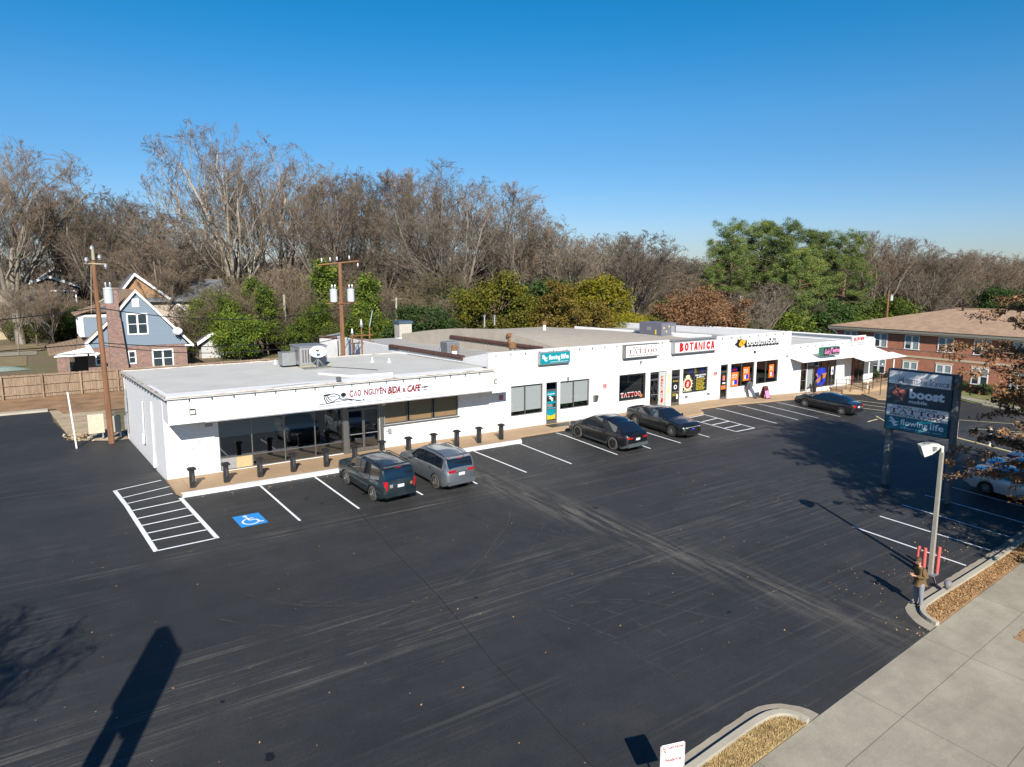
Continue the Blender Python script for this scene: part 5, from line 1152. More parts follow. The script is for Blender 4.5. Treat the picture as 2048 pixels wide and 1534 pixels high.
for a in range(-70, 100, 25):
    t = R(a + 90 - 10); poly2d(mb, [(cx + .13 * math.cos(t - .12), cz + .10 * math.sin(t - .12)), (cx + .42 * math.cos(t), cz + .46 * math.sin(t)), (cx + .13 * math.cos(t + .12), cz + .10 * math.sin(t + .12))], O, UY, VZ, .002)
ring2d(mb, cx, cz - .02, .09, .15, O, UY, VZ, .003, 16, 10, 170); stroke2d(mb, [(cx - .13, cz - .06), (cx - .05, cz - .1), (cx + .02, cz - .06)], .025, O, UY, VZ, .003)
mb.build('crown_emblem', M['fbl'], T)
mb = MB(); 
def cap(s, x0, x1, z0, z1): text_fit(mb, s, fx(x0), fx(x1), z0, z1, O, UY, VZ, .003, bold=.012)
cap('L', .235, .275, 4.40, 4.70); cap('IBERTY', .285, .49, 4.40, 4.60); cap('T', .52, .56, 4.40, 4.70); cap('AX', .565, .63, 4.40, 4.60); cap('S', .665, .705, 4.40, 4.70); cap('ERVICE', .715, .965, 4.40, 4.60)
mb.build('lettering', plain('faded_mauve_print', (.20, .16, .26), .6), T)
mb = MB(); lx, lz = fx(.19), 3.85
poly2d(mb, [(lx - .36, lz + .02), (lx - .30, lz - .1), (lx + .02, lz - .2), (lx + .22, lz - .42), (lx + .18, lz - .2), (lx + .34, lz + .0), (lx + .36, lz + .12), (lx + .26, lz + .2), (lx - .06, lz + .25), (lx - .22, lz + .42), (lx - .18, lz + .2)], O, UY, VZ, .002); mb.build('logo', M['salmon'], T)
mb = MB(); poly2d(mb, [(lx - .14, lz + .17), (lx - .08, lz + .19), (lx + .14, lz - .17), (lx + .07, lz - .19)], O, UY, VZ, .004); mb.build('logo_slash', M['black'], T)
mb = MB(); text_fit(mb, 'boost', fx(.36), fx(.92), 3.66, 4.14, O, UY, VZ, .003, bold=.05); text_fit(mb, 'mobile', fx(.36), fx(.66), 3.42, 3.60, O, UY, VZ, .003, bold=.02); mb.build('lettering', plain('silver_lettering', (.82, .84, .88), .4), T)
mb = MB(); serif(mb, 'TATTOO', fx(.05), fx(.965), 2.85, 3.07, O, UY, VZ); mb.build('lettering', M['maroon'], T)
mb = MB(); text_fit(mb, 'BLACK', fx(.18), fx(.44), 3.10, 3.2, O, UY, VZ, bold=.015); text_fit(mb, 'CLOUD', fx(.53), fx(.83), 3.10, 3.2, O, UY, VZ, bold=.015); text_fit(mb, 'PIERCING & SUPPLY', fx(.07), fx(.93), 2.70, 2.82, O, UY, VZ, bold=.015); mb.build('small_lettering', M['black'], T)
mb = MB(); swoosh(mb, fx(.135), 2.36, .5, O, UY, VZ); text_fit(mb, 'flowing', fx(.25), fx(.70), 2.17, 2.55, O, UY, VZ, bold=.02); text_fit(mb, 'life', fx(.735), fx(.95), 2.24, 2.56, O, UY, VZ, bold=.02); text_fit(mb, 'outreach & worship center', fx(.26), fx(.93), 2.08, 2.14, O, UY, VZ, bold=.01); mb.build('lettering', plain('pale_lettering', (.75, .84, .9), .4), T)
# the second pylon stands left of the picture; its shadow falls across the lot
T2 = pylon('pylon_sign', 'large two-post sign standing left of the picture, its shadow lying on the asphalt', -2.62, 9.35, 11.0, 4.45, 6.95, pw=.22)
# light pole
lx, ly = 27.26, 11.82; lz = zg(lx, ly)
T = thing('light_pole', 'slim square grey light pole with a tilted pale floodlight, behind the standing man', 'street light', (lx, ly, lz))
mb = MB(); mb.raw([(lx - .07, ly - .07, lz), (lx + .07, ly - .07, lz), (lx + .07, ly + .07, lz), (lx - .07, ly + .07, lz), (lx - .058, ly - .058, lz + 4.75), (lx + .058, ly - .058, lz + 4.75), (lx + .058, ly + .058, lz + 4.75), (lx - .058, ly + .058, lz + 4.75)], [(0, 3, 2, 1), (4, 5, 6, 7), (0, 1, 5, 4), (1, 2, 6, 5), (2, 3, 7, 6), (3, 0, 4, 7)]); mb.build('pole', plain('pole_grey', (.36, .34, .29), .55, .2), T)
mb = MB(); mb.box((lx - .2, ly - .2, lz), (lx + .2, ly + .2, lz + .03)); 
for a, b in ((-.15, -.15), (.15, -.15), (.15, .15), (-.15, .15)): mb.tube((lx + a, ly + b, lz + .03), (lx + a, ly + b, lz + .1), .02, .02, 6)
mb.build('base_plate', M['metal'], T)
mb = MB(); mb.tube((lx, ly, lz + 4.72), (lx, ly, lz + 4.98), .06, .05, 8); mb.tube((lx, ly, lz + 4.92), (lx - .12, ly + .16, lz + 5.03), .05, .05, 8); mb.build('bracket', M['lamp'], T)
# head faces the lot: axis towards -X+Y, tilted down
a_ = Vector((-.62, .72, -.35)).normalized(); s_ = a_.cross(Vector((0, 0, 1))).normalized(); u_ = s_.cross(a_)
c0 = Vector((lx, ly, lz + 5.03)) + a_ * .14
prof = [(0, .09, .08), (.10, .15, .12), (.34, .24, .19), (.58, .26, .21), (.61, .26, .21)]
mb = MB(); vs = []
for t, w_, h in prof:
    for sx, sy in ((-1, -1), (1, -1), (1, 1), (-1, 1)): vs.append(c0 + a_ * t + s_ * (w_ * sx) + u_ * (h * sy))
fs = [(0, 1, 2, 3)]
for i in range(len(prof) - 1):
    for k in range(4): fs.append((i * 4 + k, i * 4 + 4 + k, i * 4 + 4 + (k + 1) % 4, i * 4 + (k + 1) % 4))
mb.raw(vs, fs); hd = mb.build('lamp_head', M['lamp'], T); bevel(hd, .012)
mb = MB(); q = [c0 + a_ * .615 + s_ * (.23 * sx) + u_ * (.18 * sy) for sx, sy in ((-1, -1), (1, -1), (1, 1), (-1, 1))]; mb.face(q); child(mb, 'lens', plain('lamp_lens', (.5, .5, .45), .15), hd, T)
mb = MB(); mb.cbox(c0 + a_ * .3 + u_ * .17, (.18, .18, .1)); mb.cbox(c0 + a_ * .2 - s_ * .18, (.15, .15, .15)); child(mb, 'ballast_box', M['gunit'], hd, T)
for i, (dx, dy, ln) in enumerate([(-.22, .42, .95), (-.22, .16, 1.0), (.21, -.13, 1.05)]):
    x, y = lx + dx, ly + dy; z = zg(x, y)
    P_ = thing('guard_post', ['faded red guard post left of the light pole, farther back', 'faded red guard post left of the light pole, nearer the man', 'faded red guard post right of the light pole'][i], 'bollard', (x, y, z), 'red guard posts round the light pole')
    mb = MB(); mb.tube((x, y, z), (x + [.08, .0, .03][i], y, z + ln), .062, .062, 12); mb.lathe([(.062, ln), (.05, ln + .03), (0, ln + .04)], (x + [.08, .0, .03][i], y, z), 12); mb.build('post', M['redpaint'], P_)
# small ground camera on the kerb
P_ = thing('ground_floodlight', 'small grey floodlight on the kerb behind the leaf strip', 'floodlight', (26.2, 10.75, zg(26.2, 10.75) + .14)); z = P_.location.z
mb = MB(); mb.tube((26.2, 10.75, z), (26.2, 10.75, z + .14), .03, .03, 6); mb.build('stem', M['trim'], P_); mb = MB(); mb.lathe([(.10, 0), (.13, .1), (.13, .2), (.05, .26), (0, .26)], (26.2, 10.75, z + .1), 12); mb.build('head', M['metal'], P_)
tag(MB().path([(26.2, 10.78, z + .02), (26.1, 10.9, zg(26, 11) + .16), (26.4, 11.2, zg(26, 11) + .04), (26.9, 11.5, zg(27, 11.5) + .03), (27.2, 11.7, zg(27, 11.7) + .03)], .012, 4).build('ground_cable', M['gunit']), 'thin cable running from the small floodlight to the light pole', 'cable')
# towing sign
top = 1.40; xa, ya_ = 11.07, 11.37; xb, yb_ = 11.63, 11.20
A = Vector((xa - .651 * top, ya_ - 1.462 * top, 0)); B = Vector((xb - .651 * top, yb_ - 1.462 * top, 0)); zt = -1.5 + top; dn = .62
T = thing('towing_sign', 'white towing enforced sign with red border on a thin post at the bottom edge', 'sign', ((A.x + B.x) / 2, (A.y + B.y) / 2, zg(A.x, A.y)))
u = (B - A).normalized(); wd = (B - A).length; n_ = u.cross(Vector((0, 0, 1))).normalized()
O = Vector((A.x, A.y, zt - dn)); 
mb = MB(); pts = [(.03, 0), (wd - .03, 0), (wd, .03), (wd, dn - .03), (wd - .03, dn), (.03, dn), (0, dn - .03), (0, .03)]
poly2d(mb, pts, O, u, V3, 0); poly2d(mb, pts[::-1], O, u, V3, -.004); mb.build('plate', M['signw'], T)
mb = MB(); t = .012; q = [(.02, .02), (wd - .02, .02), (wd - .02, dn - .02), (.02, dn - .02)]
for a, b in zip(q, q[1:] + q[:1]): stroke2d(mb, [a, b], t, O, u, V3, .003)
text_fit(mb, 'Towing Enforced', .15, wd - .04, dn - .14, dn - .045, O, u, V3, .003, bold=.03, shear=.2); text_fit(mb, '704-606-4166', .1, wd - .08, dn - .41, dn - .33, O, u, V3, .003, bold=.035)
ring2d(mb, .09, dn - .095, .035, .048, O, u, V3, .003); stroke2d(mb, [(.06, dn - .07), (.12, dn - .12)], .012, O, u, V3, .005); mb.build('red_print', plain('faded_red_print', (.28, .02, .03), .5), T)
mb = MB()
for i in range(6): scribble(mb, .07, wd - .05 - .02 * (i % 2), dn - .185 - i * .024, dn - .173 - i * .024, O, u, V3, .003, i)
for i in range(7): scribble(mb, .12, wd - .08, dn - .43 - i * .022, dn - .42 - i * .022, O, u, V3, .003, 20 + i)
text_fit(mb, 'P', .07, .11, dn - .12, dn - .07, O, u, V3, .004); stroke2d(mb, [(.09, dn - .15), (.12, dn - .17)], .02, O, u, V3, .003); mb.build('small_print', plain('grey_print', (.08, .05, .07), .5), T)
mb = MB(); c = (A + B) / 2 - n_ * -.0; c = c + n_ * -.03; mb.tube((c.x, c.y, zg(c.x, c.y) - .1), (c.x, c.y, zt - .05), .025, .025, 6); mb.build('post', M['metal'], T)
mb = MB(); 
for dz in (.06, dn - .06): mb.tube((c.x, c.y, zt - dz), tuple(c + n_ * .04 + Vector((0, 0, zt - dz))), .008, .008, 6)
mb.build('bolt', M['trim'], T)
# a-frame board
T = thing('sandwich_board', 'dark red sandwich board with a pink poster on the walkway near the leaning man', 'sandwich board', (49.0, 35, -.19)); z = zwalk(49, 35)
for sg, nm in ((-1, 'front'), (1, 'back')):
    mb = MB(); q = [(48.62, 35.0 + sg * .32, z), (49.28, 35.0 + sg * .32, z), (49.2, 35.0 + sg * .05, z + 1.0), (48.7, 35.0 + sg * .05, z + 1.0)]; q2 = [(a, b + .03, c) for a, b, c in q]; mb.raw(q + q2, [(0, 1, 2, 3), (7, 6, 5, 4), (0, 4, 5, 1), (1, 5, 6, 2), (2, 6, 7, 3), (3, 7, 4, 0)]); mb.build('board', plain('oxblood_paint', (.10, .02, .02), .5), T)
mb = MB(); mb.face([(48.70, 34.69, z + .08), (49.22, 34.69, z + .08), (49.17, 34.905, z + .82), (48.73, 34.905, z + .82)]); mb.build('poster', M['pink'], T)
mb = MB(); mb.face([(48.735, 34.892, z + .70), (49.165, 34.892, z + .70), (49.155, 34.93, z + .93), (48.745, 34.93, z + .93)]); mb.build('poster_head', M['teal'], T)
# ------------------------------------------------------------------ poles and wires
def upole(name, label, x, y, z0, h, r=.16, mat='pole', lean=(0, 0)):
    T = thing(name, label, 'utility pole', (x, y, z0)); mb = MB(); n = 6
    for i in range(n): mb.tube((x + lean[0] * i / n, y + lean[1] * i / n, z0 + h * i / n), (x + lean[0] * (i + 1) / n, y + lean[1] * (i + 1) / n, z0 + h * (i + 1) / n), r * (1 - .3 * i / n), r * (1 - .3 * (i + 1) / n), 10)
    mb.build('pole', M[mat], T); return T
def insul(mb, x, y, z, s=1):
    s *= .75; mb.lathe([(.02 * s, 0), (.05 * s, .02), (.05 * s, .08), (.09 * s, .1), (.08 * s, .22), (.04 * s, .3), (0, .3)], (x, y, z), 8)
def trafo(T, x, y, z, s=1.0):
    mb = MB(); mb.lathe([(0, 0), (.24 * s, 0), (.26 * s, .05), (.26 * s, .82 * s), (.28 * s, .84 * s), (.27 * s, .92 * s), (.1, .98 * s), (0, .99 * s)], (x, y, z), 16); o = mb.build('transformer', plain('transformer_grey', (.5, .54, .56), .35, .1, .05), T, smooth=False)
    mb = MB(); insul(mb, x - .1, y, z + .95 * s); insul(mb, x + .12, y, z + .95 * s); child(mb, 'bushing', M['metal'], o, T)
T = upole('utility_pole', 'brown leaning utility pole with one transformer in front of the blue gabled house', 3.2, 46.55, -.05, 10.6, .17, lean=(-.12, 0))
trafo(T, 3.66, 46.2, 8.15, .95)
mb = MB(); insul(mb, 2.75, 46.4, 10.45, 1.8); insul(mb, 3.4, 46.4, 10.6, 1.8); insul(mb, 3.08, 46.6, 11.1, 1.8); insul(mb, 3.65, 46.2, 10.1, 1.5); mb.build('insulator', M['metal'], T)
mb = MB(); mb.tube((2.65, 46.5, 10.4), (3.75, 46.4, 10.35), .05, .05, 5); mb.tube((3.1, 46.5, 10.6), (3.1, 46.5, 11.2), .09, .07, 8); mb.tube((3.15, 46.5, 8.2), (3.6, 46.25, 8.5), .05, .05, 5); mb.tube((2.35, 46.5, 7.4), (3.0, 46.5, 7.4), .03, .03, 5); mb.tube((2.75, 46.45, 7.6), (2.95, 46.5, 10.3), .02, .02, 4); mb.build('crossarm', M['poleg'], T)
T = upole('utility_pole', 'brown utility pole with two transformers standing behind the cafe roof', 18.05, 47.85, 0, 10.6, .18)
trafo(T, 17.45, 47.65, 7.9, .95); trafo(T, 18.7, 47.65, 7.9, .95)
mb = MB(); mb.tube((16.6, 48.05, 10.45), (19.4, 47.65, 10.75), .06, .06, 5); mb.tube((16.85, 47.65, 7.8), (19.1, 47.65, 7.8), .04, .04, 4); mb.tube((17.88, 47.65, 0), (17.88, 47.65, 8.2), .045, .045, 6); mb.build('crossarm', M['rust'], T)
mb = MB(); 
for x in (16.8, 17.4, 17.9, 18.8): insul(mb, x, 47.95, 10.6 + (x - 16.6) * .1, 1.2)
insul(mb, 19.3, 47.65, 10.3, 1.2); mb.build('insulator', M['metal'], T)
upole('wooden_post', 'pale bare wooden pole standing in front of the ivy', 25.0, 85.0, .3, 7.2, .2, 'poleg')
T = upole('wooden_post', 'grey-green wooden pole beside the dark green bush', 33.8, 72.6, .2, 7.1, .15, 'poleg'); mb = MB(); mb.tube((33.2, 72.6, 7.0), (34.5, 72.6, 7.2), .04, .04, 4); mb.build('wire_bracket', M['metal'], T)
T = upole('street_light_pole', 'distant grey pole with a cobra-head lamp before the pines', 82, 63.5, -1.4, 8.4, .13, 'poleg'); mb = MB(); mb.tube((82, 63.5, 6.8), (83.4, 62.7, 7.15), .05, .04, 6); mb.cbox((83.6, 62.6, 7.12), (.6, .35, .16)); mb.build('lamp_arm', M['metal'], T)
x, y = at_depth(1780, 118); T = upole('utility_pole', 'far utility pole with a small transformer beyond the brick building roof', x, y, -1.2, 8.5, .2); trafo(T, x + .45, y - .3, 5.6, .9)
def wire(pts, label, r=.014, sag=.5, n=14, mat='char'):
    mb = MB()
    for a, b in zip(pts, pts[1:]):
        A, B = Vector(a), Vector(b); q = [A.lerp(B, i / n) - Vector((0, 0, sag * 4 * (i / n) * (1 - i / n))) for i in range(n + 1)]
        mb.path(q, r, 3)
    return tag(mb.build('overhead_wire', M[mat]), label, 'wire')
wire([(-30, 44, 6.6), (3.15, 46.5, 7.9), (18.05, 47.85, 7.4)], 'low overhead wire passing both utility poles', .03, .7)
wire([(-30, 47, 6.2), (3.15, 46.5, 5.9), (18.05, 47.85, 5.6)], 'lowest overhead wire passing both utility poles', .03, .5)
wire([(3.15, 46.5, 5.75), (18.05, 47.85, 5.4)], 'telephone wire slung between the two transformer poles', .026, .75)
wire([(2.6, 46.5, 10.8), (-30, 60, 9.5)], 'high wire running left from the leaning pole', .01, .5)
wire([(18.5, 47.75, 7.4), (21.8, 54, 5.8), (33.8, 72.6, 7.0)], 'service wire dropping from the two-transformer pole to the pipe rack and the grey-green pole', .016, .5)
wire([(18.0, 47.75, 7.2), (20.5, 53, 4.5)], 'steep service wire dropping behind the cafe roof', .012, .1)
wire([(33.8, 72.6, 6.9), (38, 57, 4.9)], 'wire from the grey-green pole to the curved roof', .014, .3)
T = thing('guy_wire_marker', 'white guy wire marker tube standing at the edge of the gravel yard', 'guy marker', (1.35, 46.0, 0)); mb = MB(); mb.tube((1.42, 46.2, -.03), (1.25, 46.6, 3.2), .045, .045, 8); mb.build('marker', M['white'], T); mb = MB(); mb.tube((1.25, 46.6, 3.2), (2.9, 46.5, 10.2), .012, .012, 3); mb.build('cable', M['char'], T)
# meter cabinets at the back corner
T = thing('meter_cabinet', 'pale beige meter cabinet behind the foot of the leaning pole', 'cabinet', (2.4, 48.3, 0)); mb = MB(); mb.box((2.15, 48.0, .35), (3.0, 48.5, 1.5)); bevel(mb.build('box', plain('beige_cabinet', (.55, .47, .36), .6), T), .02)
mb = MB(); mb.box((2.2, 48.1, 0), (2.28, 48.4, .35)); mb.box((2.85, 48.1, 0), (2.93, 48.4, .35)); mb.build('leg', M['metal'], T)
T = thing('meter_cabinet', 'grey meter cabinet with a raised lid right of the leaning pole foot', 'cabinet', (3.5, 47.9, 0)); mb = MB(); mb.box((3.2, 47.7, .35), (3.85, 48.1, 1.35)); bevel(mb.build('box', plain('taupe_cabinet', (.36, .34, .29), .6), T), .02)
mb = MB(); mb.face([(3.2, 47.7, 1.36), (3.7, 47.7, 1.75), (3.75, 48.0, 1.75), (3.25, 48.1, 1.36)]); mb.build('lid', M['gunit'], T); mb = MB(); mb.box((3.75, 47.75, 0), (3.83, 48.05, .35)); mb.box((3.22, 47.75, 0), (3.3, 48.05, .35)); mb.build('leg', M['metal'], T)
mb = MB(); rnd = random.Random(9)
for k in range(60):
    c = Vector((1.6 + rnd.gauss(0, .5), 49 + rnd.gauss(0, .6), rnd.uniform(0, .22))); s = rnd.uniform(.06, .2)
    mb.raw([c + Vector((rnd.uniform(-1, 1), rnd.uniform(-1, 1), rnd.uniform(-.7, .7))) * s for _ in range(6)], [(0, 1, 2), (0, 2, 3), (0, 3, 4), (1, 2, 5), (2, 3, 5), (3, 4, 5), (0, 4, 1), (1, 4, 5)])
mb.build('rubble', M['gravel'])['kind'] = 'stuff'
# ------------------------------------------------------------------ fences
def fence(label, a, b, h, back=False):
    A, B = Vector((*a, zg(*a))), Vector((*b, zg(*b))); T = thing('wooden_fence', label, 'fence', A); L_ = (B - A).length; d = (B - A).normalized(); n = Vector((-d.y, d.x, 0)); rnd = random.Random(int(L_ * 10))
    mb = MB(); x = 0; 
    while x < L_:
        wd = .14; z = zg(*(A + d * x).xy); p = A + d * x; q = A + d * (x + wd - .012); hh = h + rnd.uniform(-.02, .03); o_ = n * (.06 + rnd.uniform(-.006, .006))
        mb.raw([p + o_, q + o_, q + o_ * 1.35, p + o_ * 1.35, p + o_ + Vector((0, 0, hh)), q + o_ + Vector((0, 0, hh)), q + o_ * 1.35 + Vector((0, 0, hh)), p + o_ * 1.35 + Vector((0, 0, hh))], [(0, 3, 2, 1), (4, 5, 6, 7), (0, 1, 5, 4), (1, 2, 6, 5), (2, 3, 7, 6), (3, 0, 4, 7)]); x += wd
    mb.build('pickets', M['wood'], T)
    for f in (.16, .55, .93):
        mb = MB(); r0 = A + Vector((0, 0, h * f)); r1 = B + Vector((0, 0, h * f)); mb.raw([r0 - n * .03, r1 - n * .03, r1 + n * .04, r0 + n * .04, r0 - n * .03 + Vector((0, 0, .09)), r1 - n * .03 + Vector((0, 0, .09)), r1 + n * .04 + Vector((0, 0, .09)), r0 + n * .04 + Vector((0, 0, .09))], [(0, 3, 2, 1), (4, 5, 6, 7), (0, 1, 5, 4), (2, 3, 7, 6)]); mb.build('rail', M['wood'], T)
    k = 0
    while k * 2.65 < L_:
        c = A + d * (k * 2.65); mb = MB(); mb.box((c.x - .07, c.y - .12, c.z - .1), (c.x + .07, c.y - .02, c.z + h + .04)); mb.build('post', M['wood'], T); k += 1
    return T
fence('weathered wooden fence left of the cafe, running in front of the blue gabled house', (-18.4, 66.9), (5.7, 67.1), 1.85); fence('weathered wooden fence showing above the rear edge of the cafe roof', (5.9, 67.2), (26.5, 67.6), 1.85)
# ------------------------------------------------------------------ houses
M['bsid'] = plain('x', (.2, .2, .2)) ; x_ = NM('blue_lap_siding'); sep = x_.n('SeparateXYZ'); x_.l(x_.geo(), sep.inputs[0]); f_ = x_.math('FRACT', x_.math('MULTIPLY', sep.outputs[2], 5.2)); c_ = x_.ramp(f_, [(0, (.055, .075, .10)), (.12, (.19, .245, .31)), (1, (.17, .225, .29))]); M['bsid'] = x_.set(c_, .7)
def siding(name, c):
    x_ = NM(name); sep = x_.n('SeparateXYZ'); x_.l(x_.geo(), sep.inputs[0]); f_ = x_.math('FRACT', x_.math('MULTIPLY', sep.outputs[2], 5)); return x_.set(x_.ramp(f_, [(0, tuple(v * .45 for v in c)), (.15, c), (1, tuple(v * .93 for v in c))]), .8)
M['brick1'] = m_brick('mixed_house_brick', (.27, .12, .085), (.085, .05, .05), (.36, .31, .27)); M['brick2'] = m_brick('orange_red_brick', (.42, .13, .062), (.32, .09, .045), (.38, .28, .21)); M['shin1'] = m_shingle('tan_shingles', (.30, .20, .13), (.23, .15, .10), (.13, .085, .06)); M['shin2'] = m_shingle('light_brown_shingles', (.44, .30, .195), (.33, .22, .145), (.24, .155, .105)); M['shin3'] = m_shingle('grey_shingles', (.17, .18, .19), (.12, .13, .14), (.07, .07, .08))
M['hglass'] = m_darkglass('house_window_glass', (.03, .045, .055), .6)
def hwin(P, x0, x1, z0, z1, y, n=1, trim='white', dep=.06, blind=None):
    """house window in a wall facing -Y: surround and sash bars, pane child"""
    f = MB(); t = .13; f.box((x0 - t, y - dep, z0 - t), (x0, y + .02, z1 + t)); f.box((x1, y - dep, z0 - t), (x1 + t, y + .02, z1 + t)); f.box((x0, y - dep, z1), (x1, y + .02, z1 + t)); f.box((x0, y - dep, z0 - t), (x1, y + .02, z0))
    for k in range(1, n):
        c = x0 + (x1 - x0) * k / n; f.box((c - .08, y - dep, z0), (c + .08, y + .02, z1))
    zc = (z0 + z1) / 2
    for k in range(n):
        a = x0 + (x1 - x0) * k / n + (.08 if k else 0); b = x0 + (x1 - x0) * (k + 1) / n - (.08 if k < n - 1 else 0); f.box((a, y - dep + .02, zc - .03), (b, y + .02, zc + .03))
    fo = f.build('window', M[trim], P); g = MB(); g.face([(x0, y - .012, z0), (x1, y - .012, z0), (x1, y - .012, z1), (x0, y - .012, z1)]); child(g, 'pane', M['hglass'], fo, P)
    return fo
HZ = .3; HY = 80.0
H = thing('blue_gabled_house', 'brick and blue-sided house with a tall brick chimney, dormer and white trim behind the fence', 'house', (8, 85, HZ))
mb = MB(); mb.box((4.1, HY, HZ - .3), (13.1, 90, 2.7)); mb.build('brick_wall', M['brick1'], H)
# front gable: asymmetric, apex at x 8.66
gab = [(3.2, 2.7), (13.35, 2.7), (8.66, 8.15), (7.0, 6.2)]
mb = MB(); y = HY - .02; mb.raw([(a, y, b) for a, b in [(4.0, 2.7), (13.2, 2.7), (8.66, 8.1), (6.95, 6.0)]] + [(a, 90, b) for a, b in [(4.0, 2.7), (13.2, 2.7), (8.66, 8.1), (6.95, 6.0)]], [(0, 1, 2, 3), (7, 6, 5, 4), (0, 4, 5, 1), (1, 5, 6, 2), (2, 6, 7, 3), (3, 7, 4, 0)]); mb.build('gable_wall', M['bsid'], H)
def slope(P, a, b, y0, y1, t, mat, name='roof'):
    """roof plane running along Y between section points a and b"""
    A, B = Vector((a[0], 0, a[1])), Vector((b[0], 0, b[1])); n = Vector((-(B.z - A.z), 0, B.x - A.x)).normalized() * t
    if n.z < 0: n = -n
    q = [Vector((p.x, y, p.z)) + o for o in (Vector((0, 0, 0)), n) for y in (y0, y1) for p in (A, B)]
    mb = MB(); mb.raw(q, [(0, 1, 3, 2), (4, 6, 7, 5), (0, 4, 5, 1), (2, 3, 7, 6), (1, 5, 7, 3), (0, 2, 6, 4)]); return mb.build(name, M[mat], P)
r1 = slope(H, (13.75, 2.42), (8.66, 8.2), HY - .3, 90.5, .16, 'shin1'); r2 = slope(H, (8.66, 8.2), (6.3, 5.35), HY - .3, 90.5, .16, 'shin1'); r3 = slope(H, (6.3, 5.35), (3.9, 3.0), HY - .3, 90.5, .15, 'shin1'); slope(H, (3.9, 3.0), (.9, 2.35), HY - 2.2, 88, .14, 'shin1', 'porch_roof')
mb = MB()      # white barge boards
for a, b in (((13.75, 2.42), (8.66, 8.2)), ((8.66, 8.2), (6.3, 5.35)), ((6.3, 5.35), (3.9, 3.0))):
    A, B = Vector((a[0], HY - .34, a[1])), Vector((b[0], HY - .34, b[1])); q = [A + Vector((0, 0, -.14)), B + Vector((0, 0, -.14)), B + Vector((0, 0, .18)), A + Vector((0, 0, .18))]; mb.raw(q + [p + Vector((0, .05, 0)) for p in q], [(0, 1, 2, 3), (7, 6, 5, 4), (2, 6, 7, 3), (0, 4, 5, 1)])
mb.box((12.9, HY - .3, 2.45), (13.8, HY + .1, 2.6)); mb.build('barge_board', M['white'], H)
mb = MB(); mb.box((6.0, HY - .55, HZ - .3), (7.1, HY + .05, 8.55)); mb.raw([(5.95, HY - .6, HZ), (7.55, HY - .6, HZ), (7.15, HY - .6, 5.6), (6.0, HY - .6, 5.6), (5.95, HY + .1, HZ), (7.55, HY + .1, HZ), (7.15, HY + .1, 5.6), (6.0, HY + .1, 5.6)], [(0, 1, 2, 3), (1, 5, 6, 2), (0, 3, 7, 4), (3, 2, 6, 7)]); mb.box((5.92, HY - .62, 8.4), (7.2, HY + .1, 8.56)); mb.build('chimney', M['brick1'], H)
hwin(H, 7.85, 9.5, 3.95, 5.85, HY - .03, 2); hwin(H, 7.72, 8.2, 1.0, 2.1, HY); hwin(H, 9.9, 11.65, .5, 2.1, HY, 2); hwin(H, 4.85, 5.15, 1.05, 2.05, HY); mb = MB(); mb.box((8.32, HY - .08, 6.6), (8.95, HY, 7.45)); mb.build('gable_vent', M['white'], H)
# dormer on the left slope
mb = MB(); mb.box((3.7, HY + 1.0, 3.7), (6.4, HY + 5.5, 5.9)); mb.build('dormer_wall', M['bsid'], H)
mb = MB(); mb.box((3.6, HY + .95, 5.62), (6.4, HY + .999, 5.9)); 
for yy in (1.0, 2.0, 3.0, 4.0, 5.0): mb.box((3.64, HY + yy, 3.8), (3.699, HY + yy + .35, 5.8))
mb.box((3.64, HY + .94, 3.75), (4.05, HY + .998, 5.62)); mb.build('dormer_trim', M['white'], H)
q = [(3.3, HY + .6, 5.85), (6.9, HY + .6, 7.1), (6.9, HY + 6, 7.1), (3.3, HY + 6, 5.85)]; mb = MB(); mb.face(q); mb.raw([(a, b, c + .15) for a, b, c in q], [(0, 1, 2, 3)]); mb.face([q[0], q[1], (q[1][0], q[1][1], q[1][2] + .15), (q[0][0], q[0][1], q[0][2] + .15)]); mb.face([q[3], q[0], (3.3, HY + .6, 6.0), (3.3, HY + 6, 6.0)]); mb.build('dormer_roof', M['shin1'], H)
mb = MB(); mb.box((1.5, HY - 1.9, HZ - .3), (2.5, HY - 1.2, 2.2)); mb.build('porch_pier', M['brick1'], H)
mb = MB(); mb.box((1.3, HY - 2.0, 2.15), (4.9, HY - 1.85, 2.4)); mb.raw([(1.2, HY - 2.15, 2.42), (4.6, HY - 2.15, 2.42), (4.2, HY - 2.15, 3.25)], [(0, 1, 2)]); mb.box((4.0, HY - 2.0, 2.15), (4.15, HY, 2.4)); mb.build('porch_beam', M['white'], H)
mb = MB(); mb.box((3.0, HY + .5, HZ), (4.08, HY + .6, 2.3)); mb.build('porch_door', plain('dark_brown_door', (.05, .03, .025), .5), H)
T = thing('satellite_dish', 'grey satellite dish on the right eave of the blue gabled house', 'satellite dish', (12.6, HY - .6, 3.6)); mb = MB(); vs = []; c = Vector((12.2, HY - .8, 4.1)); nn = Vector((.1, -1, .25)).normalized(); uu = nn.cross(Vector((0, 0, 1))).normalized(); vv = uu.cross(nn)
mb.face([c + uu * .48 * math.cos(R(a)) + vv * .34 * math.sin(R(a)) for a in range(0, 360, 20)]); mb.tube(c - nn * .02, c - nn * .1, .4, .2, 14); mb.build('dish', plain('dish_paint', (.5, .5, .5), .4), T); mb = MB(); mb.tube(c, (12.4, HY - .3, 3.2), .03, .03, 5); mb.build('arm', M['trim'], T)
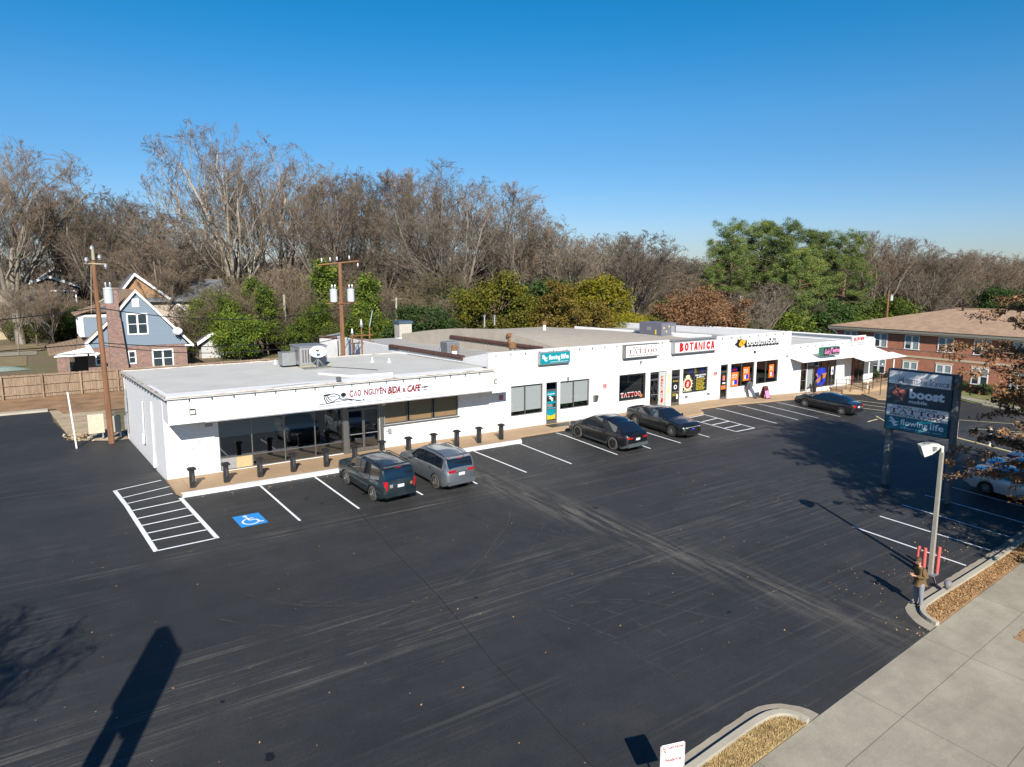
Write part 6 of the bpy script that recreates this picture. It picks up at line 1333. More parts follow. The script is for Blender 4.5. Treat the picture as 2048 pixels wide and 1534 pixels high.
def gable_house(name, label, x0, x1, y0, y1, eave, apex, wallm, roofm, zb=.3, over=.5, gx=None):
    P_ = thing(name, label, 'house', ((x0 + x1) / 2, (y0 + y1) / 2, zb)); gx = gx or (x0 + x1) / 2
    mb = MB(); mb.box((x0, y0, zb - .5), (x1, y1, eave)); mb.raw([(x0, y0, eave), (x1, y0, eave), (gx, y0, apex), (x0, y1, eave), (x1, y1, eave), (gx, y1, apex)], [(0, 1, 2), (5, 4, 3)]); mb.build('wall', wallm, P_)
    k = (apex - eave) / (gx - x0); slope(P_, (x0 - over, eave - over * k), (gx, apex), y0 - over, y1 + over, .18, roofm); k = (apex - eave) / (x1 - gx); slope(P_, (gx, apex), (x1 + over, eave - over * k), y0 - over, y1 + over, .18, roofm)
    mb = MB()
    for sx, kk in ((x0 - over, (apex - eave) / (gx - x0)), (x1 + over, (apex - eave) / (x1 - gx))):
        A, B = Vector((sx, y0 - over - .04, eave - over * kk)), Vector((gx, y0 - over - .04, apex)); q = [A - Vector((0, 0, .18)), B - Vector((0, 0, .18)), B + Vector((0, 0, .2)), A + Vector((0, 0, .2))]; mb.face(q)
    mb.build('barge_board', M['white'], P_); return P_
H2_ = gable_house('tan_gabled_house', 'tan shingled gable with grey roof rising behind the blue gabled house', 7.6, 16.2, 100, 114, 5.6, 9.9, siding('tan_shingle_wall', (.36, .21, .11)), 'shin3', gx=10.9)
mb = MB(); mb.raw([(11, 104, 9.2), (22, 104, 9.2), (22, 99.4, 6.6), (11, 99.4, 6.6)], [(0, 1, 2, 3)]); mb.box((12, 99.6, .2), (21.5, 104, 6.5)); o = mb.build('side_wing', siding('beige_siding', (.46, .38, .31)), H2_)
mb = MB(); mb.raw([(11, 104, 9.25), (22.2, 104, 9.25), (22.2, 99.0, 6.45), (11, 99.0, 6.45)], [(0, 1, 2, 3)]); mb.build('wing_roof', M['shin3'], H2_)
gable_house('white_outbuilding', 'low white outbuilding with dark roof behind ivy, right of the blue house', 15.8, 18.2, 87, 91, 2.3, 3.1, siding('white_siding', (.5, .5, .5)), 'shin3')
hh = gable_house('dark_craftsman_house', 'dark craftsman house with white gable edging far behind the left yard', -1.2, 6.0, 128, 140, 8.2, 9.6, siding('dark_siding', (.045, .06, .065)), 'shin3')
mb = MB(); 
for x in (1.9, 3.4, 5.6): mb.box((x, 126.6, 4.6), (x + .18, 126.8, 7.6))
mb.box((.5, 126.6, 7.4), (5.8, 126.8, 7.6)); mb.build('porch_post', M['white'], hh)
hh = gable_house('cream_two_storey_house', 'cream two storey house with brown roof at the far left', -4.6, .6, 130, 142, 8.6, 10.8, siding('cream_siding', (.46, .36, .25)), 'shin3'); hwin(hh, -2.0, -.8, 7.0, 8.4, 129.98, 2)
gable_house('brown_roofed_house', 'pale house with an orange brick chimney between trees at the far left', .5, 7.5, 150, 160, 8.6, 11.2, siding('grey_siding', (.3, .3, .3)), 'shin2'); gable_house('white_trimmed_bungalow', 'low bungalow with white rake boards at the left behind the bushes', -1.6, 2.2, 121, 126, 2.4, 3.9, siding('brown_siding', (.12, .10, .085)), 'shin3')
gable_house('tan_house', 'tan house at the left frame edge behind the big sycamore', -13, -7, 132, 142, 7.4, 9.8, siding('tan_siding', (.4, .3, .2)), 'shin3')
# ------------------------------------------------------------------ two storey brick building on the right (long side faces -X)
BX = 77.0; P_ = thing('brick_building', 'long two storey red brick building with tan band and light brown hip roof', 'building', (86, 28, -1.5))
mb = MB(); mb.box((BX, 4, -2.2), (BX + 17, 46.0, 3.62)); mb.build('wall', M['brick2'], P_)
mb = MB(); mb.box((BX - .035, 3.9, 1.12), (BX + .1, 46.03, 1.32)); mb.build('stone_band', plain('cream_stone', (.52, .44, .31), .8), P_)
mb = MB(); mb.box((BX - .02, 3.9, 1.86), (BX + .1, 46.02, 1.94)); mb.build('brick_band', M['brick1'], P_)
mb = MB(); mb.box((BX - .6, 3.4, 3.60), (BX + 17.6, 46.6, 3.72)); mb.box((BX - .64, 3.38, 3.72), (BX + 17.64, 46.64, 4.02)); mb.build('soffit_gutter', plain('taupe_soffit', (.22, .21, .175), .6), P_)
e0, e1, f0, f1, zt_, ze = BX - .7, BX + 17.7, 3.3, 46.7, 6.1, 4.03
mb = MB(); mid = (e0 + e1) / 2; mb.raw([(e0, f0, ze), (e1, f0, ze), (e1, f1, ze), (e0, f1, ze), (mid, f0 + 9.5, zt_), (mid, f1 - 9.5, zt_)], [(0, 4, 5, 3), (1, 2, 5, 4), (0, 1, 4), (2, 3, 5)]); ro = mb.build('roof', M['shin2'], P_)
mb = MB(); mb.tube((mid - .8, 36, 5.7), (mid - .8, 36, 6.4), .12, .12, 8); child(mb, 'roof_pipe', M['char'], ro, P_); mb = MB(); mb.tube((mid, f0 + 9.5, zt_ + .03), (mid, f1 - 9.5, zt_ + .03), .1, .1, 5); child(mb, 'ridge_cap', M['shin1'], ro, P_)
mb = MB(); mb.tube((BX - .1, 45.8, -1.6), (BX - .1, 45.8, 3.2), .09, .09, 6); mb.tube((BX - .1, 45.8, 3.2), (BX - .5, 46.1, 3.6), .09, .09, 6); mb.build('downpipe', M['white'], P_)
def bwin(ya, yb, z0, z1, lintel=False):
    f = MB(); x = BX; t = .09
    f.box((x - .05, ya, z0), (x + .02, ya + t, z1)); f.box((x - .05, yb - t, z0), (x + .02, yb, z1)); f.box((x - .048, ya + t, z1 - t), (x + .02, yb - t, z1)); f.box((x - .07, ya - .05, z0 - .07), (x + .02, yb + .05, z0 + .02)); c = (ya + yb) / 2; f.box((x - .05, c - .1, z0 + .02), (x + .02, c + .1, z1 - t))
    zc = (z0 + z1) / 2; f.box((x - .045, ya + t, zc - .035), (x + .02, c - .1, zc + .035)); f.box((x - .045, c + .1, zc - .035), (x + .02, yb - t, zc + .035))
    fo = f.build('window', M['white'], P_); g = MB(); g.face([(x - .012, yb - t, z0), (x - .012, ya + t, z0), (x - .012, ya + t, z1), (x - .012, yb - t, z1)]); child(g, 'pane', M['hglass'], fo, P_)
    rr = random.Random(int(ya * 7 + z0)); k = MB()
    for s0, s1 in ((ya + t, c - .1), (c + .1, yb - t)):
        zz = z0 + (z1 - z0) * rr.choice((.05, .3, .5, .62)); k.face([(x - .016, s1, zz), (x - .016, s0, zz), (x - .016, s0, z1 - .06), (x - .016, s1, z1 - .06)])
    child(k, 'blind', plain('blue_grey_blind', (.23, .30, .31), .3, var=.06), fo, P_)
    if lintel: l_ = MB(); l_.box((x - .04, ya - .1, z1 + .01), (x + .02, yb + .1, z1 + .2)); child(l_, 'lintel', plain('cream_stone', (.52, .44, .31), .8), fo, P_)
for k in range(-1, 10):
    yc = 44.1 - 3.37 * k if k > 0 else (44.15 if k == 0 else None)
    if yc is None: continue
    bwin(yc - .76, yc + .76, 2.02, 3.5)
    if k >= 1: bwin(yc - .76, yc + .76, -.92, .66, True)
mb = MB(); mb.cbox((BX - .08, 33.9, 3.45), (.1, .3, .1)); mb.build('security_light', M['white'], P_)
# second wing further right, only its roof shows between the leaves
P_ = thing('brick_wing', 'farther brick wing with light brown roof seen through the right-hand leaves', 'building', (95, 15, -1.5)); mb = MB(); mb.box((95, 0, -2), (112, 28, 5.0)); mb.build('wall', M['brick2'], P_); mb = MB(); mb.raw([(94, -1, 5), (113, -1, 5), (113, 29, 5), (94, 29, 5), (103.5, 8, 9.4), (103.5, 20, 9.4)], [(0, 4, 5, 3), (1, 2, 5, 4), (0, 1, 4), (2, 3, 5)]); mb.build('roof', M['shin2'], P_)
# white pipe posts at the edge of the neighbour's lot
for i, (x, y) in enumerate([(51.4, 21.5), (51.0, 19.3), (50.8, 17.0)]):
    P_ = thing('pipe_post', ['white pipe post just right of the pylon sign', 'second white pipe post, among the brown leaves', 'third white pipe post, nearest the street'][i], 'bollard', (x, y, zg(x, y)), 'white pipe posts along the lot edge'); z = zg(x, y); mb = MB(); mb.tube((x, y, z - .05), (x, y, z + 1.15), .08, .08, 12); mb.lathe([(.08, 1.15), (.05, 1.19), (0, 1.2)], (x, y, z), 12); mb.build('post', plain('white_pipe', (.62, .6, .58), .5), P_)
strip('kerb', [(52.0, 24.3), (51.3, 21.3), (50.7, 17)], [(51.85, 24.3), (51.15, 21.3), (50.55, 17)], .05, M['painty'])
# handrails and ramp railing at the far shop
def rail(label, pts, h=.9, posts=None):
    P_ = thing('handrail', label, 'handrail', pts[0], 'black pipe handrails at the far shops'); mb = MB()
    for k, r in ((h, .028), (h * .55, .02)): mb.path([(x, y, z + k) for x, y, z in pts], r, 6)
    mb.build('rail', M['black'], P_)
    for (x, y, z) in pts: mb = MB(); mb.tube((x, y, z - .1), (x, y, z + h), .028, .028, 6); mb.build('post', M['black'], P_)
rail('black sloping handrail beside the gold and twine door steps', [(55.2, 34.6, -.75), (56.9, 35.6, -.42)], .9); rail('long black ramp railing in front of the far shop', [(60.1, 34.1, -.42), (61.0, 33.55, -.42), (63, 33.7, -.42), (66, 33.9, -.42), (69.5, 34.15, -.42)]); rail('short black stair railing left of the ramp', [(59.6, 35.2, -.42), (60.3, 34.7, -.42), (61.3, 33.1, -.85)]); rail('rear railing of the far landing beside the brick building', [(66.5, 35.2, -.42), (68.5, 35.4, -.42), (70.3, 35.5, -.42)])
P_ = thing('accessible_parking_sign', 'thin post with a white and blue accessible parking plate by the far shop window', 'sign', (58.2, 34.9, -.6)); mb = MB(); mb.tube((58.2, 34.9, -.7), (58.2, 34.9, 1.7), .03, .03, 6); mb.build('post', M['trim'], P_); mb = MB(); mb.box((58.05, 34.86, 1.05), (58.37, 34.875, 1.75)); mb.build('plate', M['signw'], P_); mb = MB(); mb.box((58.13, 34.85, 1.25), (58.29, 34.859, 1.5)); mb.build('symbol', M['royal'], P_)
P_ = thing('thin_post', 'thin dark post with a small light before the awning', 'post', (61.9, 32.4, -.8)); mb = MB(); mb.tube((61.9, 32.4, -.9), (61.9, 32.4, 1.9), .03, .03, 6); mb.build('post', M['black'], P_); mb = MB(); mb.lathe([(0, 0), (.07, .03), (.07, .15), (0, .2)], (61.9, 32.4, 1.85), 8); mb.build('lamp', M['white'], P_)
P_ = thing('fire_bucket_post', 'stubby white standpipe on the kerb before the parked black sedan', 'standpipe', (57.4, 34.6, -.7)); mb = MB(); mb.lathe([(.08, 0), (.08, .35), (.12, .38), (.12, .48), (0, .52)], (57.4, 34.6, -.65), 10); mb.build('pipe', plain('cream_pipe', (.6, .55, .42), .6), P_)
P_ = thing('waste_bin', 'tall dark bin beside the far shop door', 'bin', (57.0, 35.7, -.5)); mb = MB(); mb.lathe([(0, 0), (.15, 0), (.17, .85), (.12, .95), (0, .95)], (57.0, 35.7, -.5), 12); mb.build('bin', M['char'], P_)
P_ = thing('rowing_boat', 'upturned teal boat lying on the neighbour lawn', 'boat', (-2.6, 86, .3)); mb = MB(); n = 12
for i in range(n):
    def sec(t): w_ = .55 * math.sin(math.pi * min(1, max(0, t)) ** .8) + .02; x = -4.4 + 3.8 * t; return [(x, 86 - w_, .3), (x, 86 - w_ * .6, .3 + .38 * (w_ / .57)), (x, 86, .3 + .5 * (w_ / .57)), (x, 86 + w_ * .6, .3 + .38 * (w_ / .57)), (x, 86 + w_, .3)]
    a, b = sec(i / n), sec((i + 1) / n)
    for k in range(4): mb.face([a[k], b[k], b[k + 1], a[k + 1]])
mb.build('hull', plain('teal_hull', (.14, .19, .17), .7), P_)
# ------------------------------------------------------------------ vehicles
def interp(tab, x):
    if x <= tab[0][0]: return tab[0][1]
    for (a, u), (b, v) in zip(tab, tab[1:]):
        if x <= b:
            t = (x - a) / (b - a); t = t * t * (3 - 2 * t) * .5 + t * .5; return u + (v - u) * t
    return tab[-1][1]
M['tyre'] = plain('tyre_rubber', (.022, .021, .02), .85, var=.2); M['tyred'] = plain('dusty_tyre', (.075, .069, .06), .9, var=.2); M['rim'] = plain('alloy_rim', (.42, .42, .42), .3, .8, .05); M['rimd'] = plain('dark_rim', (.05, .05, .055), .35, .6, .1)
M['cglass'] = m_darkglass('car_window_glass', (.008, .014, .022), 1.0); M['tail'] = plain('red_tail_lamp', (.42, .008, .012), .15, var=.3, sc_=20); M['clear'] = plain('clear_lamp', (.55, .55, .55), .1, .2, .2, 15); M['plate'] = plain('number_plate', (.6, .62, .68), .4, var=.1, sc_=40); M['cblack'] = plain('black_car_trim', (.012, .012, .013), .5); M['gtrim'] = plain('grey_car_trim', (.07, .085, .09), .6); M['chrome'] = plain('chrome', (.6, .6, .6), .12, 1, .02)
def car(name, label, paint, spec, loc, heading, pitch=0, scale=1.0, cat='car'):
    S = spec; T = thing(name, label, cat, loc); T.rotation_mode = 'XYZ'
    Mx = Matrix.Rotation(heading, 4, 'Z'); 
    # tilt with the ground: slope of the lot along Y
    n = Vector((0, -pitch, 1)).normalized(); f = Vector((math.cos(heading), math.sin(heading), 0)); f = (f - n * f.dot(n)).normalized(); l_ = n.cross(f)
    T.rotation_euler = Matrix((f, l_, n)).transposed().to_euler(); T.scale = (scale,) * 3
    L2, zb, WB, R_, xr, xf = S['L'] / 2, S['zb'], S['W'] / 2, S['R'], S['xr'], S['xf']
    xs = set([-L2, L2]); N = 64
    for i in range(N + 1): xs.add(round(-L2 + 2 * L2 * i / N, 3))
    for t in ('top', 'belt'):
        for a, b in S[t]: xs.add(round(max(-L2, min(L2, a)), 3))
    for e in (-1, 1):
        for d in (.02, .05, .09): xs.add(round(e * (L2 - d), 3))
    for c in (xr, xf):
        for k in range(-8, 9): xs.add(round(c + (R_ + .05) * math.sin(k * math.pi / 16), 3))
    for c in S['cuts']: xs.add(round(c, 3))
    xs = sorted(x for x in xs if -L2 <= x <= L2); q = [xs[0]]
    for x in xs[1:]:
        if x - q[-1] > .012: q.append(x)
    xs = q; Hm = max(interp(S['top'], x) - interp(S['belt'], x) for x in xs)
    def endw(x):
        d = L2 - abs(x); r = S.get('er', .5)
        return 1 - S.get('ew', .16) * max(0, 1 - d / r) ** 2.2 - (.05 * max(0, 1 - d / .07))
    rows = []
    for x in xs:
        zt, zbelt = interp(S['top'], x), interp(S['belt'], x); H = max(0, zt - zbelt); t = H / Hm; w = WB * endw(x); a = 0
        for c in (xr, xf):
            dd = (R_ + .055) ** 2 - (x - c) ** 2
            if dd > 0: a = max(a, R_ + math.sqrt(dd) - .02)
        d = L2 - abs(x); zbb = zb + .16 * max(0, 1 - d / .35)
        z0 = max(zbb, a); z1 = max(zbb + .13, a + .035); zm = zbb + .5 * (zbelt - zbb); z2 = max(zm, a + .08); z2 = min(z2, zbelt - .1)
        wb = w * .955; wr = WB * S['wr'] * (endw(x) * .5 + .5)
        y5 = (wb - .05) * (1 - t) + (wr + .03) * t; zc = S.get('crown', .03)
        p = [(w * (.93 if a == 0 else .99), z0), (w * .985 if a == 0 else w * 1.0, z1), (w, z2), (w * .985, z2 + (zbelt - z2) * .55), (wb, zbelt - .03), (wb - .025, zbelt + .0), (y5, zbelt + H * .90 + (0 if t > .05 else .004)), (y5 - .06 - .03 * t, zt - .015 * t), (y5 * .62, zt + zc * .6), (0, zt + zc)]
        rows.append([(x, y, z) for y, z in p])
    J = 10; glassA, glassB = S['side']; parts = {'body': MB(), 'windscreen': MB(), 'rear_window': MB(), 'window': MB(), 'pillar': MB(), 'lower_trim': MB()}
    wins = [MB() for _ in S['wins']]
    def put(mbx, q): mbx.face(q)
    for i in range(len(xs) - 1):
        xm = (xs[i] + xs[i + 1]) / 2; A, B = rows[i], rows[i + 1]; zt, zbelt = interp(S['top'], xm), interp(S['belt'], xm); H = zt - zbelt
        for sg in (1, -1):
            fl = lambda p: (p[0], p[1] * sg, p[2])
            for j in range(J - 1):
                q = [fl(A[j]), fl(B[j]), fl(B[j + 1]), fl(A[j + 1])]
                if sg == 1: q = q[::-1]
                k = 'body'
                if j == 5 and H > .07 and glassA < xm < glassB:
                    k = 'pillar'
                    for wi, (wa, wb_) in enumerate(S['wins']):
                        if wa < xm < wb_: k = ('w', wi)
                elif j >= 7 and S['ws'][0] < xm < S['ws'][1]: k = 'windscreen'
                elif j >= 7 and S['rw'][0] < xm < S['rw'][1]: k = 'rear_window'
                elif j == 0 and S.get('cladding'): k = 'lower_trim'
                if isinstance(k, tuple): wins[k[1]].face(q)
                else: parts[k].face(q)
    for e, (row, rev) in enumerate(((rows[0], False), (rows[-1], True))):
        for j in range(J - 1):
            a, b = row[j], row[j + 1]; q = [(a[0], -a[1], a[2]), (a[0], a[1], a[2]), (b[0], b[1], b[2]), (b[0], -b[1], b[2])]
            parts['body'].face(q if not rev else q[::-1])
    P0 = paint
    bo = parts['body'].build('body', P0, T, local=True); smooth_weld(bo, 38)
    for nm, mt in (('windscreen', 'cglass'), ('rear_window', 'cglass'), ('pillar', 'cblack'), ('lower_trim', 'gtrim')):
        if parts[nm].f: smooth_weld(parts[nm].build(nm, M[mt], T, local=True), 50)
    for w_ in wins:
        if w_.f: smooth_weld(w_.build('window', M['cglass'], T, local=True), 50)
    mb = MB(); mb.box((-L2 + .25, -WB + .22, zb + .02), (L2 - .25, WB - .22, zb + .5)); 
    for c in (xr, xf): 
        for sg in (1, -1): mb.tube((c, sg * (WB - .35), R_), (c, sg * (WB - .06), R_), R_ + .04, R_ + .04, 20)
    mb.build('underbody', M['cblack'], T, local=True)
    # wheels
    for c in (xr, xf):
        for sg in (1, -1):
            yo = sg * (WB - .015); mb = MB(); tw = .22; rr = R_
            mb.lathe([(rr * .66, -tw / 2), (rr * .9, -tw / 2), (rr, -tw / 2 + .04), (rr, tw / 2 - .04), (rr * .9, tw / 2), (rr * .66, tw / 2)], (c, yo - sg * tw / 2, R_ - .004), 28, axis='y')
            wo = mb.build('wheel', S.get('tyre', M['tyre']), T, local=True); smooth_weld(wo, 40)
            rb = MB(); fy = yo - sg * .035; ns = S.get('spokes', 5); rim = rr * .66
            rb.lathe([(rim, 0), (rim, -sg * .0), (rim * .90, sg * .012), (rim * .88, -sg * .05)], (c, fy, R_), 28, axis='y')
            for k in range(ns):
                a = 2 * math.pi * k / ns; w0, w1 = S.get('sw', .05), S.get('sw', .05) * .75
                ca, sa = math.cos(a), math.sin(a); q = []
                for r, ww in ((rim * .15, w0), (rim * .9, w1)):
                    for s2 in (-1, 1): q.append((c + ca * r - sa * ww * s2, fy + sg * .012, R_ + sa * r + ca * ww * s2))
                rb.face([q[0], q[2], q[3], q[1]] if sg < 0 else [q[0], q[1], q[3], q[2]]); rb.raw([(p[0], p[1] - sg * .03, p[2]) for p in q] + q, [(0, 4, 6, 2), (1, 3, 7, 5)])
            rb.tube((c, fy - sg * .02, R_), (c, fy + sg * .02, R_), rim * .2, rim * .17, 12)
            ro = rb.build('rim', M[S.get('rim', 'rim')], None, loc=(0, 0, 0)); ro.parent = wo
            db = MB(); db.tube((c, fy - sg * .10, R_), (c, fy - sg * .05, R_), rim * .9, rim * .9, 20); do = db.build('brake_disc', M['cblack'], None, loc=(0, 0, 0)); do.parent = wo
    def ysurf(x, z):
        r = min(rows, key=lambda r: abs(r[0][0] - x))
        for a, b in zip(r, r[1:]):
            if a[2] <= z <= b[2]: return a[1] + (b[1] - a[1]) * ((z - a[2]) / max(1e-6, b[2] - a[2]))
        return r[4][1]
    # door seams, handles
    mb = MB()
    for x in S['seams']:
        zb2 = interp(S['belt'], x); zs_ = [zb + .16 + (zb2 - zb - .2) * k / 8 for k in range(9)]
        for sg in (1, -1):
            for a, b in zip(zs_, zs_[1:]): mb.face([(x - .006, sg * (ysurf(x, a) + .003), a), (x + .006, sg * (ysurf(x, a) + .003), a), (x + .006, sg * (ysurf(x, b) + .003), b), (x - .006, sg * (ysurf(x, b) + .003), b)])
    mb.build('door_seam', M['cblack'], T, local=True)
    for x in S['handles']:
        for sg in (1, -1):
            z = interp(S['belt'], x) - .13; y = ysurf(x, z); mb = MB(); mb.box((x - .10, min(sg * y, sg * (y + .03)), z - .018), (x + .10, max(sg * y, sg * (y + .03)), z + .018)); mb.build('door_handle', S.get('hmat', P0), T, local=True)
    mx = S['mir']
    for sg in (1, -1):
        z = interp(S['belt'], mx) + .08; y = WB * .93; mb = MB(); mb.lathe([(0, -.06), (.07, -.05), (.09, 0), (.07, .06), (0, .07)], (0, 0, 0), 10); mb.v = [(mx + b[2] * 1.0, sg * (y + .12) + b[0] * 1.35, z + b[1] * .95) for b in mb.v]; mb.box((mx - .02, sg * y - .03 if sg > 0 else sg * y - .1, z - .05), (mx + .03, sg * y + .1 if sg > 0 else sg * y + .03, z - .01)); mb.build('mirror', P0, T, local=True, smooth=False)
    # lamps and plates; each: (end, y0, y1, z0, z1, wrap, mat, name)
    for (e, y0, y1, z0, z1, wrap, mt, nm) in S['lamps']:
        for sg in (1, -1):
            mb = MB(); xe = e * (L2 + .006); 
            pts = [(xe, y0), (xe, y1), (xe - e * .05, y1 + .04), (xe - e * wrap, None)]
            prev = None
            for (x, y) in pts:
                ya_, yb_ = (y, y) if y is not None else (ysurf(x, z0) + .006, ysurf(x, z1) + .006)
                if y is not None and y > ysurf(x, (z0 + z1) / 2): ya_ = yb_ = ysurf(x, (z0 + z1) / 2) + .006
                cur = ((x, sg * ya_, z0 + (0 if y is not None else .04)), (x, sg * yb_, z1 - (0 if y is not None else .02)))
                if prev: mb.face([prev[0], cur[0], cur[1], prev[1]])
                prev = cur
            mb.build(nm, M[mt], T, local=True)
    for (e, y0, y1, z0, z1, mt, nm) in S['flat']:
        xe = e * (L2 + .008); mb = MB(); mb.box((min(xe, xe - e * .02), y0, z0), (max(xe, xe - e * .02), y1, z1)); mb.build(nm, M[mt], T, local=True)
    for fn in S.get('extra', []): fn(T, S, interp, ysurf)
    return T
def roof_rails(T, S, I, ys):
    for sg in (1, -1):
        y = S['W'] / 2 * S['wr'] - .06; a, b = S['rails']; pts = [(a + (b - a) * k / 8, sg * y, I(S['top'], a + (b - a) * k / 8) + (.045 if 0 < k < 8 else -.01)) for k in range(9)]; mb = MB(); mb.path(pts, .02, 6); mb.build('roof_rail', M[S.get('railm', 'cblack')], T, local=True)
def wiper(T, S, I, ys):
    a, b = S['rw']; z = I(S['top'], a + .1); mb = MB(); mb.path([(a + .05, 0, I(S['top'], a + .05) + .05), (a + .12, .35, I(S['top'], a + .12) + .045)], .012, 4); mb.build('wiper', M['cblack'], T, local=True)
def spoiler(T, S, I, ys):
    a = S['spo']; z = I(S['top'], a); w = S['W'] / 2 * S['wr'] - .08; mb = MB(); mb.box((a - .16, -w, z - .0), (a + .1, w, z + .045)); bevel(mb.build('spoiler', S['pm'], T, local=True), .02)
    mb = MB(); mb.box((a - .165, -.14, z - .01), (a - .155, .14, z + .02)); mb.build('brake_light', M['tail'], T, local=True)
def bumper(T, S, I, ys):
    mb = MB(); L2 = S['L'] / 2; w = S['W'] / 2 * .84; mb.box((-L2 - .06, -w, S['zb'] + .12), (-L2 + .1, w, S['zb'] + .34)); bevel(mb.build('rear_bumper', M[S.get('bm', 'gtrim')] if isinstance(S.get('bm', 'gtrim'), str) else S['bm'], T, local=True), .03, 2)
def nose(T, S, I, ys):
    mb = MB(); L2 = S['L'] / 2; mb.box((L2 - .01, -.42, S['zb'] + .22), (L2 + .012, .42, S['zb'] + .40)); mb.box((L2 - .01, -.6, S['zb'] + .04), (L2 + .01, .6, S['zb'] + .16)); mb.build('grille', M['cblack'], T, local=True)
green = m_paint('dark_teal_paint', (.018, .034, .042), .4, .25); silv = m_paint('silver_grey_paint', (.20, .225, .25), .6); blk = m_paint('black_paint_gloss', (.006, .007, .009), .2, .08); blk2 = m_paint('dark_green_black_paint', (.010, .013, .014), .3, .1); blk3 = m_paint('black_green_sedan_paint', (.009, .011, .012), .3, .1); sil2 = m_paint('light_silver_paint', (.62, .66, .70), .35); blu = m_paint('pale_blue_silver_paint', (.35, .42, .5), .5); red_ = m_paint('wine_red_paint', (.16, .012, .02), .4)
suv1 = dict(L=4.77, W=1.97, zb=.26, R=.365, xr=-1.40, xf=1.30, wr=.80, crown=.035,
    top=[(-2.385, 1.02), (-2.33, 1.12), (-2.05, 1.66), (-1.8, 1.73), (-1, 1.76), (0, 1.75), (.45, 1.68), (1.12, 1.16), (1.25, 1.13), (2.0, 1.06), (2.25, .98), (2.385, .84)],
    belt=[(-2.385, 1.0), (-2.2, 1.05), (1.1, 1.09), (1.3, 1.09), (2.0, 1.02), (2.25, .94), (2.385, .8)], side=(-2.02, 1.0), wins=[(-1.95, -1.12), (-1.02, -.12), (-.04, .92)], ws=(.42, 1.1), rw=(-2.31, -2.02), cuts=[.42, 1.1, -2.31, -2.02], seams=[-1.07, -.08, .98], handles=[-.95, .12], mir=.85,
    lamps=[(-1, .68, .88, .74, 1.16, .16, 'tail', 'tail_lamp'), (1, .5, .84, .66, .86, .25, 'clear', 'headlight')], flat=[(-1, -.17, .17, .80, .95, 'plate', 'number_plate'), (-1, .42, .58, .84, .99, 'gunit', 'sticker'), (-1, -.62, -.48, .84, .99, 'rust', 'sticker'), (-1, .55, .75, .44, .51, 'tail', 'reflector'), (-1, -.75, -.55, .44, .51, 'tail', 'reflector')],
    rails=(-1.9, .3), railm='cblack', extra=[roof_rails, wiper, bumper, nose, spoiler], spo=-1.98, pm=green, tyre=M['tyred'], spokes=5, sw=.045, rim='rim', bm=green)
suv2 = dict(suv1); suv2.update(L=4.6, W=1.85, zb=.24, R=.36, xr=-1.36, xf=1.30, wr=.78, top=[(-2.3, .95), (-2.24, 1.12), (-1.98, 1.56), (-1.7, 1.64), (-.9, 1.69), (0, 1.67), (.35, 1.60), (1.1, 1.08), (1.25, 1.05), (1.9, .96), (2.15, .86), (2.3, .68)], belt=[(-2.3, .93), (-2.1, 1.10), (-1.4, 1.10), (1.0, 1.0), (1.25, 1.0), (1.9, .92), (2.15, .82), (2.3, .64)], side=(-1.85, 1.0), wins=[(-1.7, -1.2), (-1.14, -.2), (-.12, .9)], ws=(.33, 1.08), rw=(-2.2, -1.95), cuts=[.33, 1.08, -2.2, -1.95], seams=[-1.15, -.16, .95], handles=[-.95, .08], mir=.78,
    lamps=[(-1, .34, .84, .98, 1.10, .45, 'tail', 'tail_lamp'), (1, .5, .8, .62, .78, .35, 'clear', 'headlight')], flat=[(-1, -.17, .17, .80, .95, 'plate', 'number_plate'), (-1, -.35, .35, .965, .985, 'chrome', 'chrome_strip'), (-1, .55, .7, .5, .56, 'tail', 'reflector'), (-1, -.7, -.55, .5, .56, 'tail', 'reflector')], rails=(-1.75, .2), railm='chrome', spo=-1.93, pm=silv, bm=silv, tyre=M['tyred'], spokes=5, sw=.05, hmat=M['chrome'])
suv3 = dict(suv1); suv3.update(L=5.03, W=2.0, zb=.22, R=.385, xr=-1.45, xf=1.515, wr=.72, crown=.05, top=[(-2.515, .98), (-2.4, 1.06), (-2.2, 1.14), (-1.4, 1.50), (-.6, 1.66), (0, 1.67), (.5, 1.58), (1.5, 1.08), (1.7, 1.02), (2.2, .88), (2.4, .76), (2.515, .6)], belt=[(-2.515, .95), (-2.3, 1.06), (-1.4, 1.10), (0, 1.04), (1.5, 1.0), (1.7, .97), (2.2, .84), (2.4, .72), (2.515, .56)], side=(-1.95, 1.4), wins=[(-1.6, -.35), (-.28, 1.15)], ws=(.3, 1.48), rw=(-2.2, -.9), cuts=[.3, 1.48, -2.2, -.9], seams=[-1.2, -.3, 1.1], handles=[-.9, .1], mir=1.0,
    lamps=[(-1, .42, .9, .84, .94, .38, 'tail', 'tail_lamp'), (1, .5, .86, .56, .68, .4, 'clear', 'headlight')], flat=[(-1, -.17, .17, .72, .86, 'plate', 'number_plate')], extra=[bumper, nose], cladding=True, bm='gtrim', tyre=M['tyred'], rim='rimd', spokes=10, sw=.02)
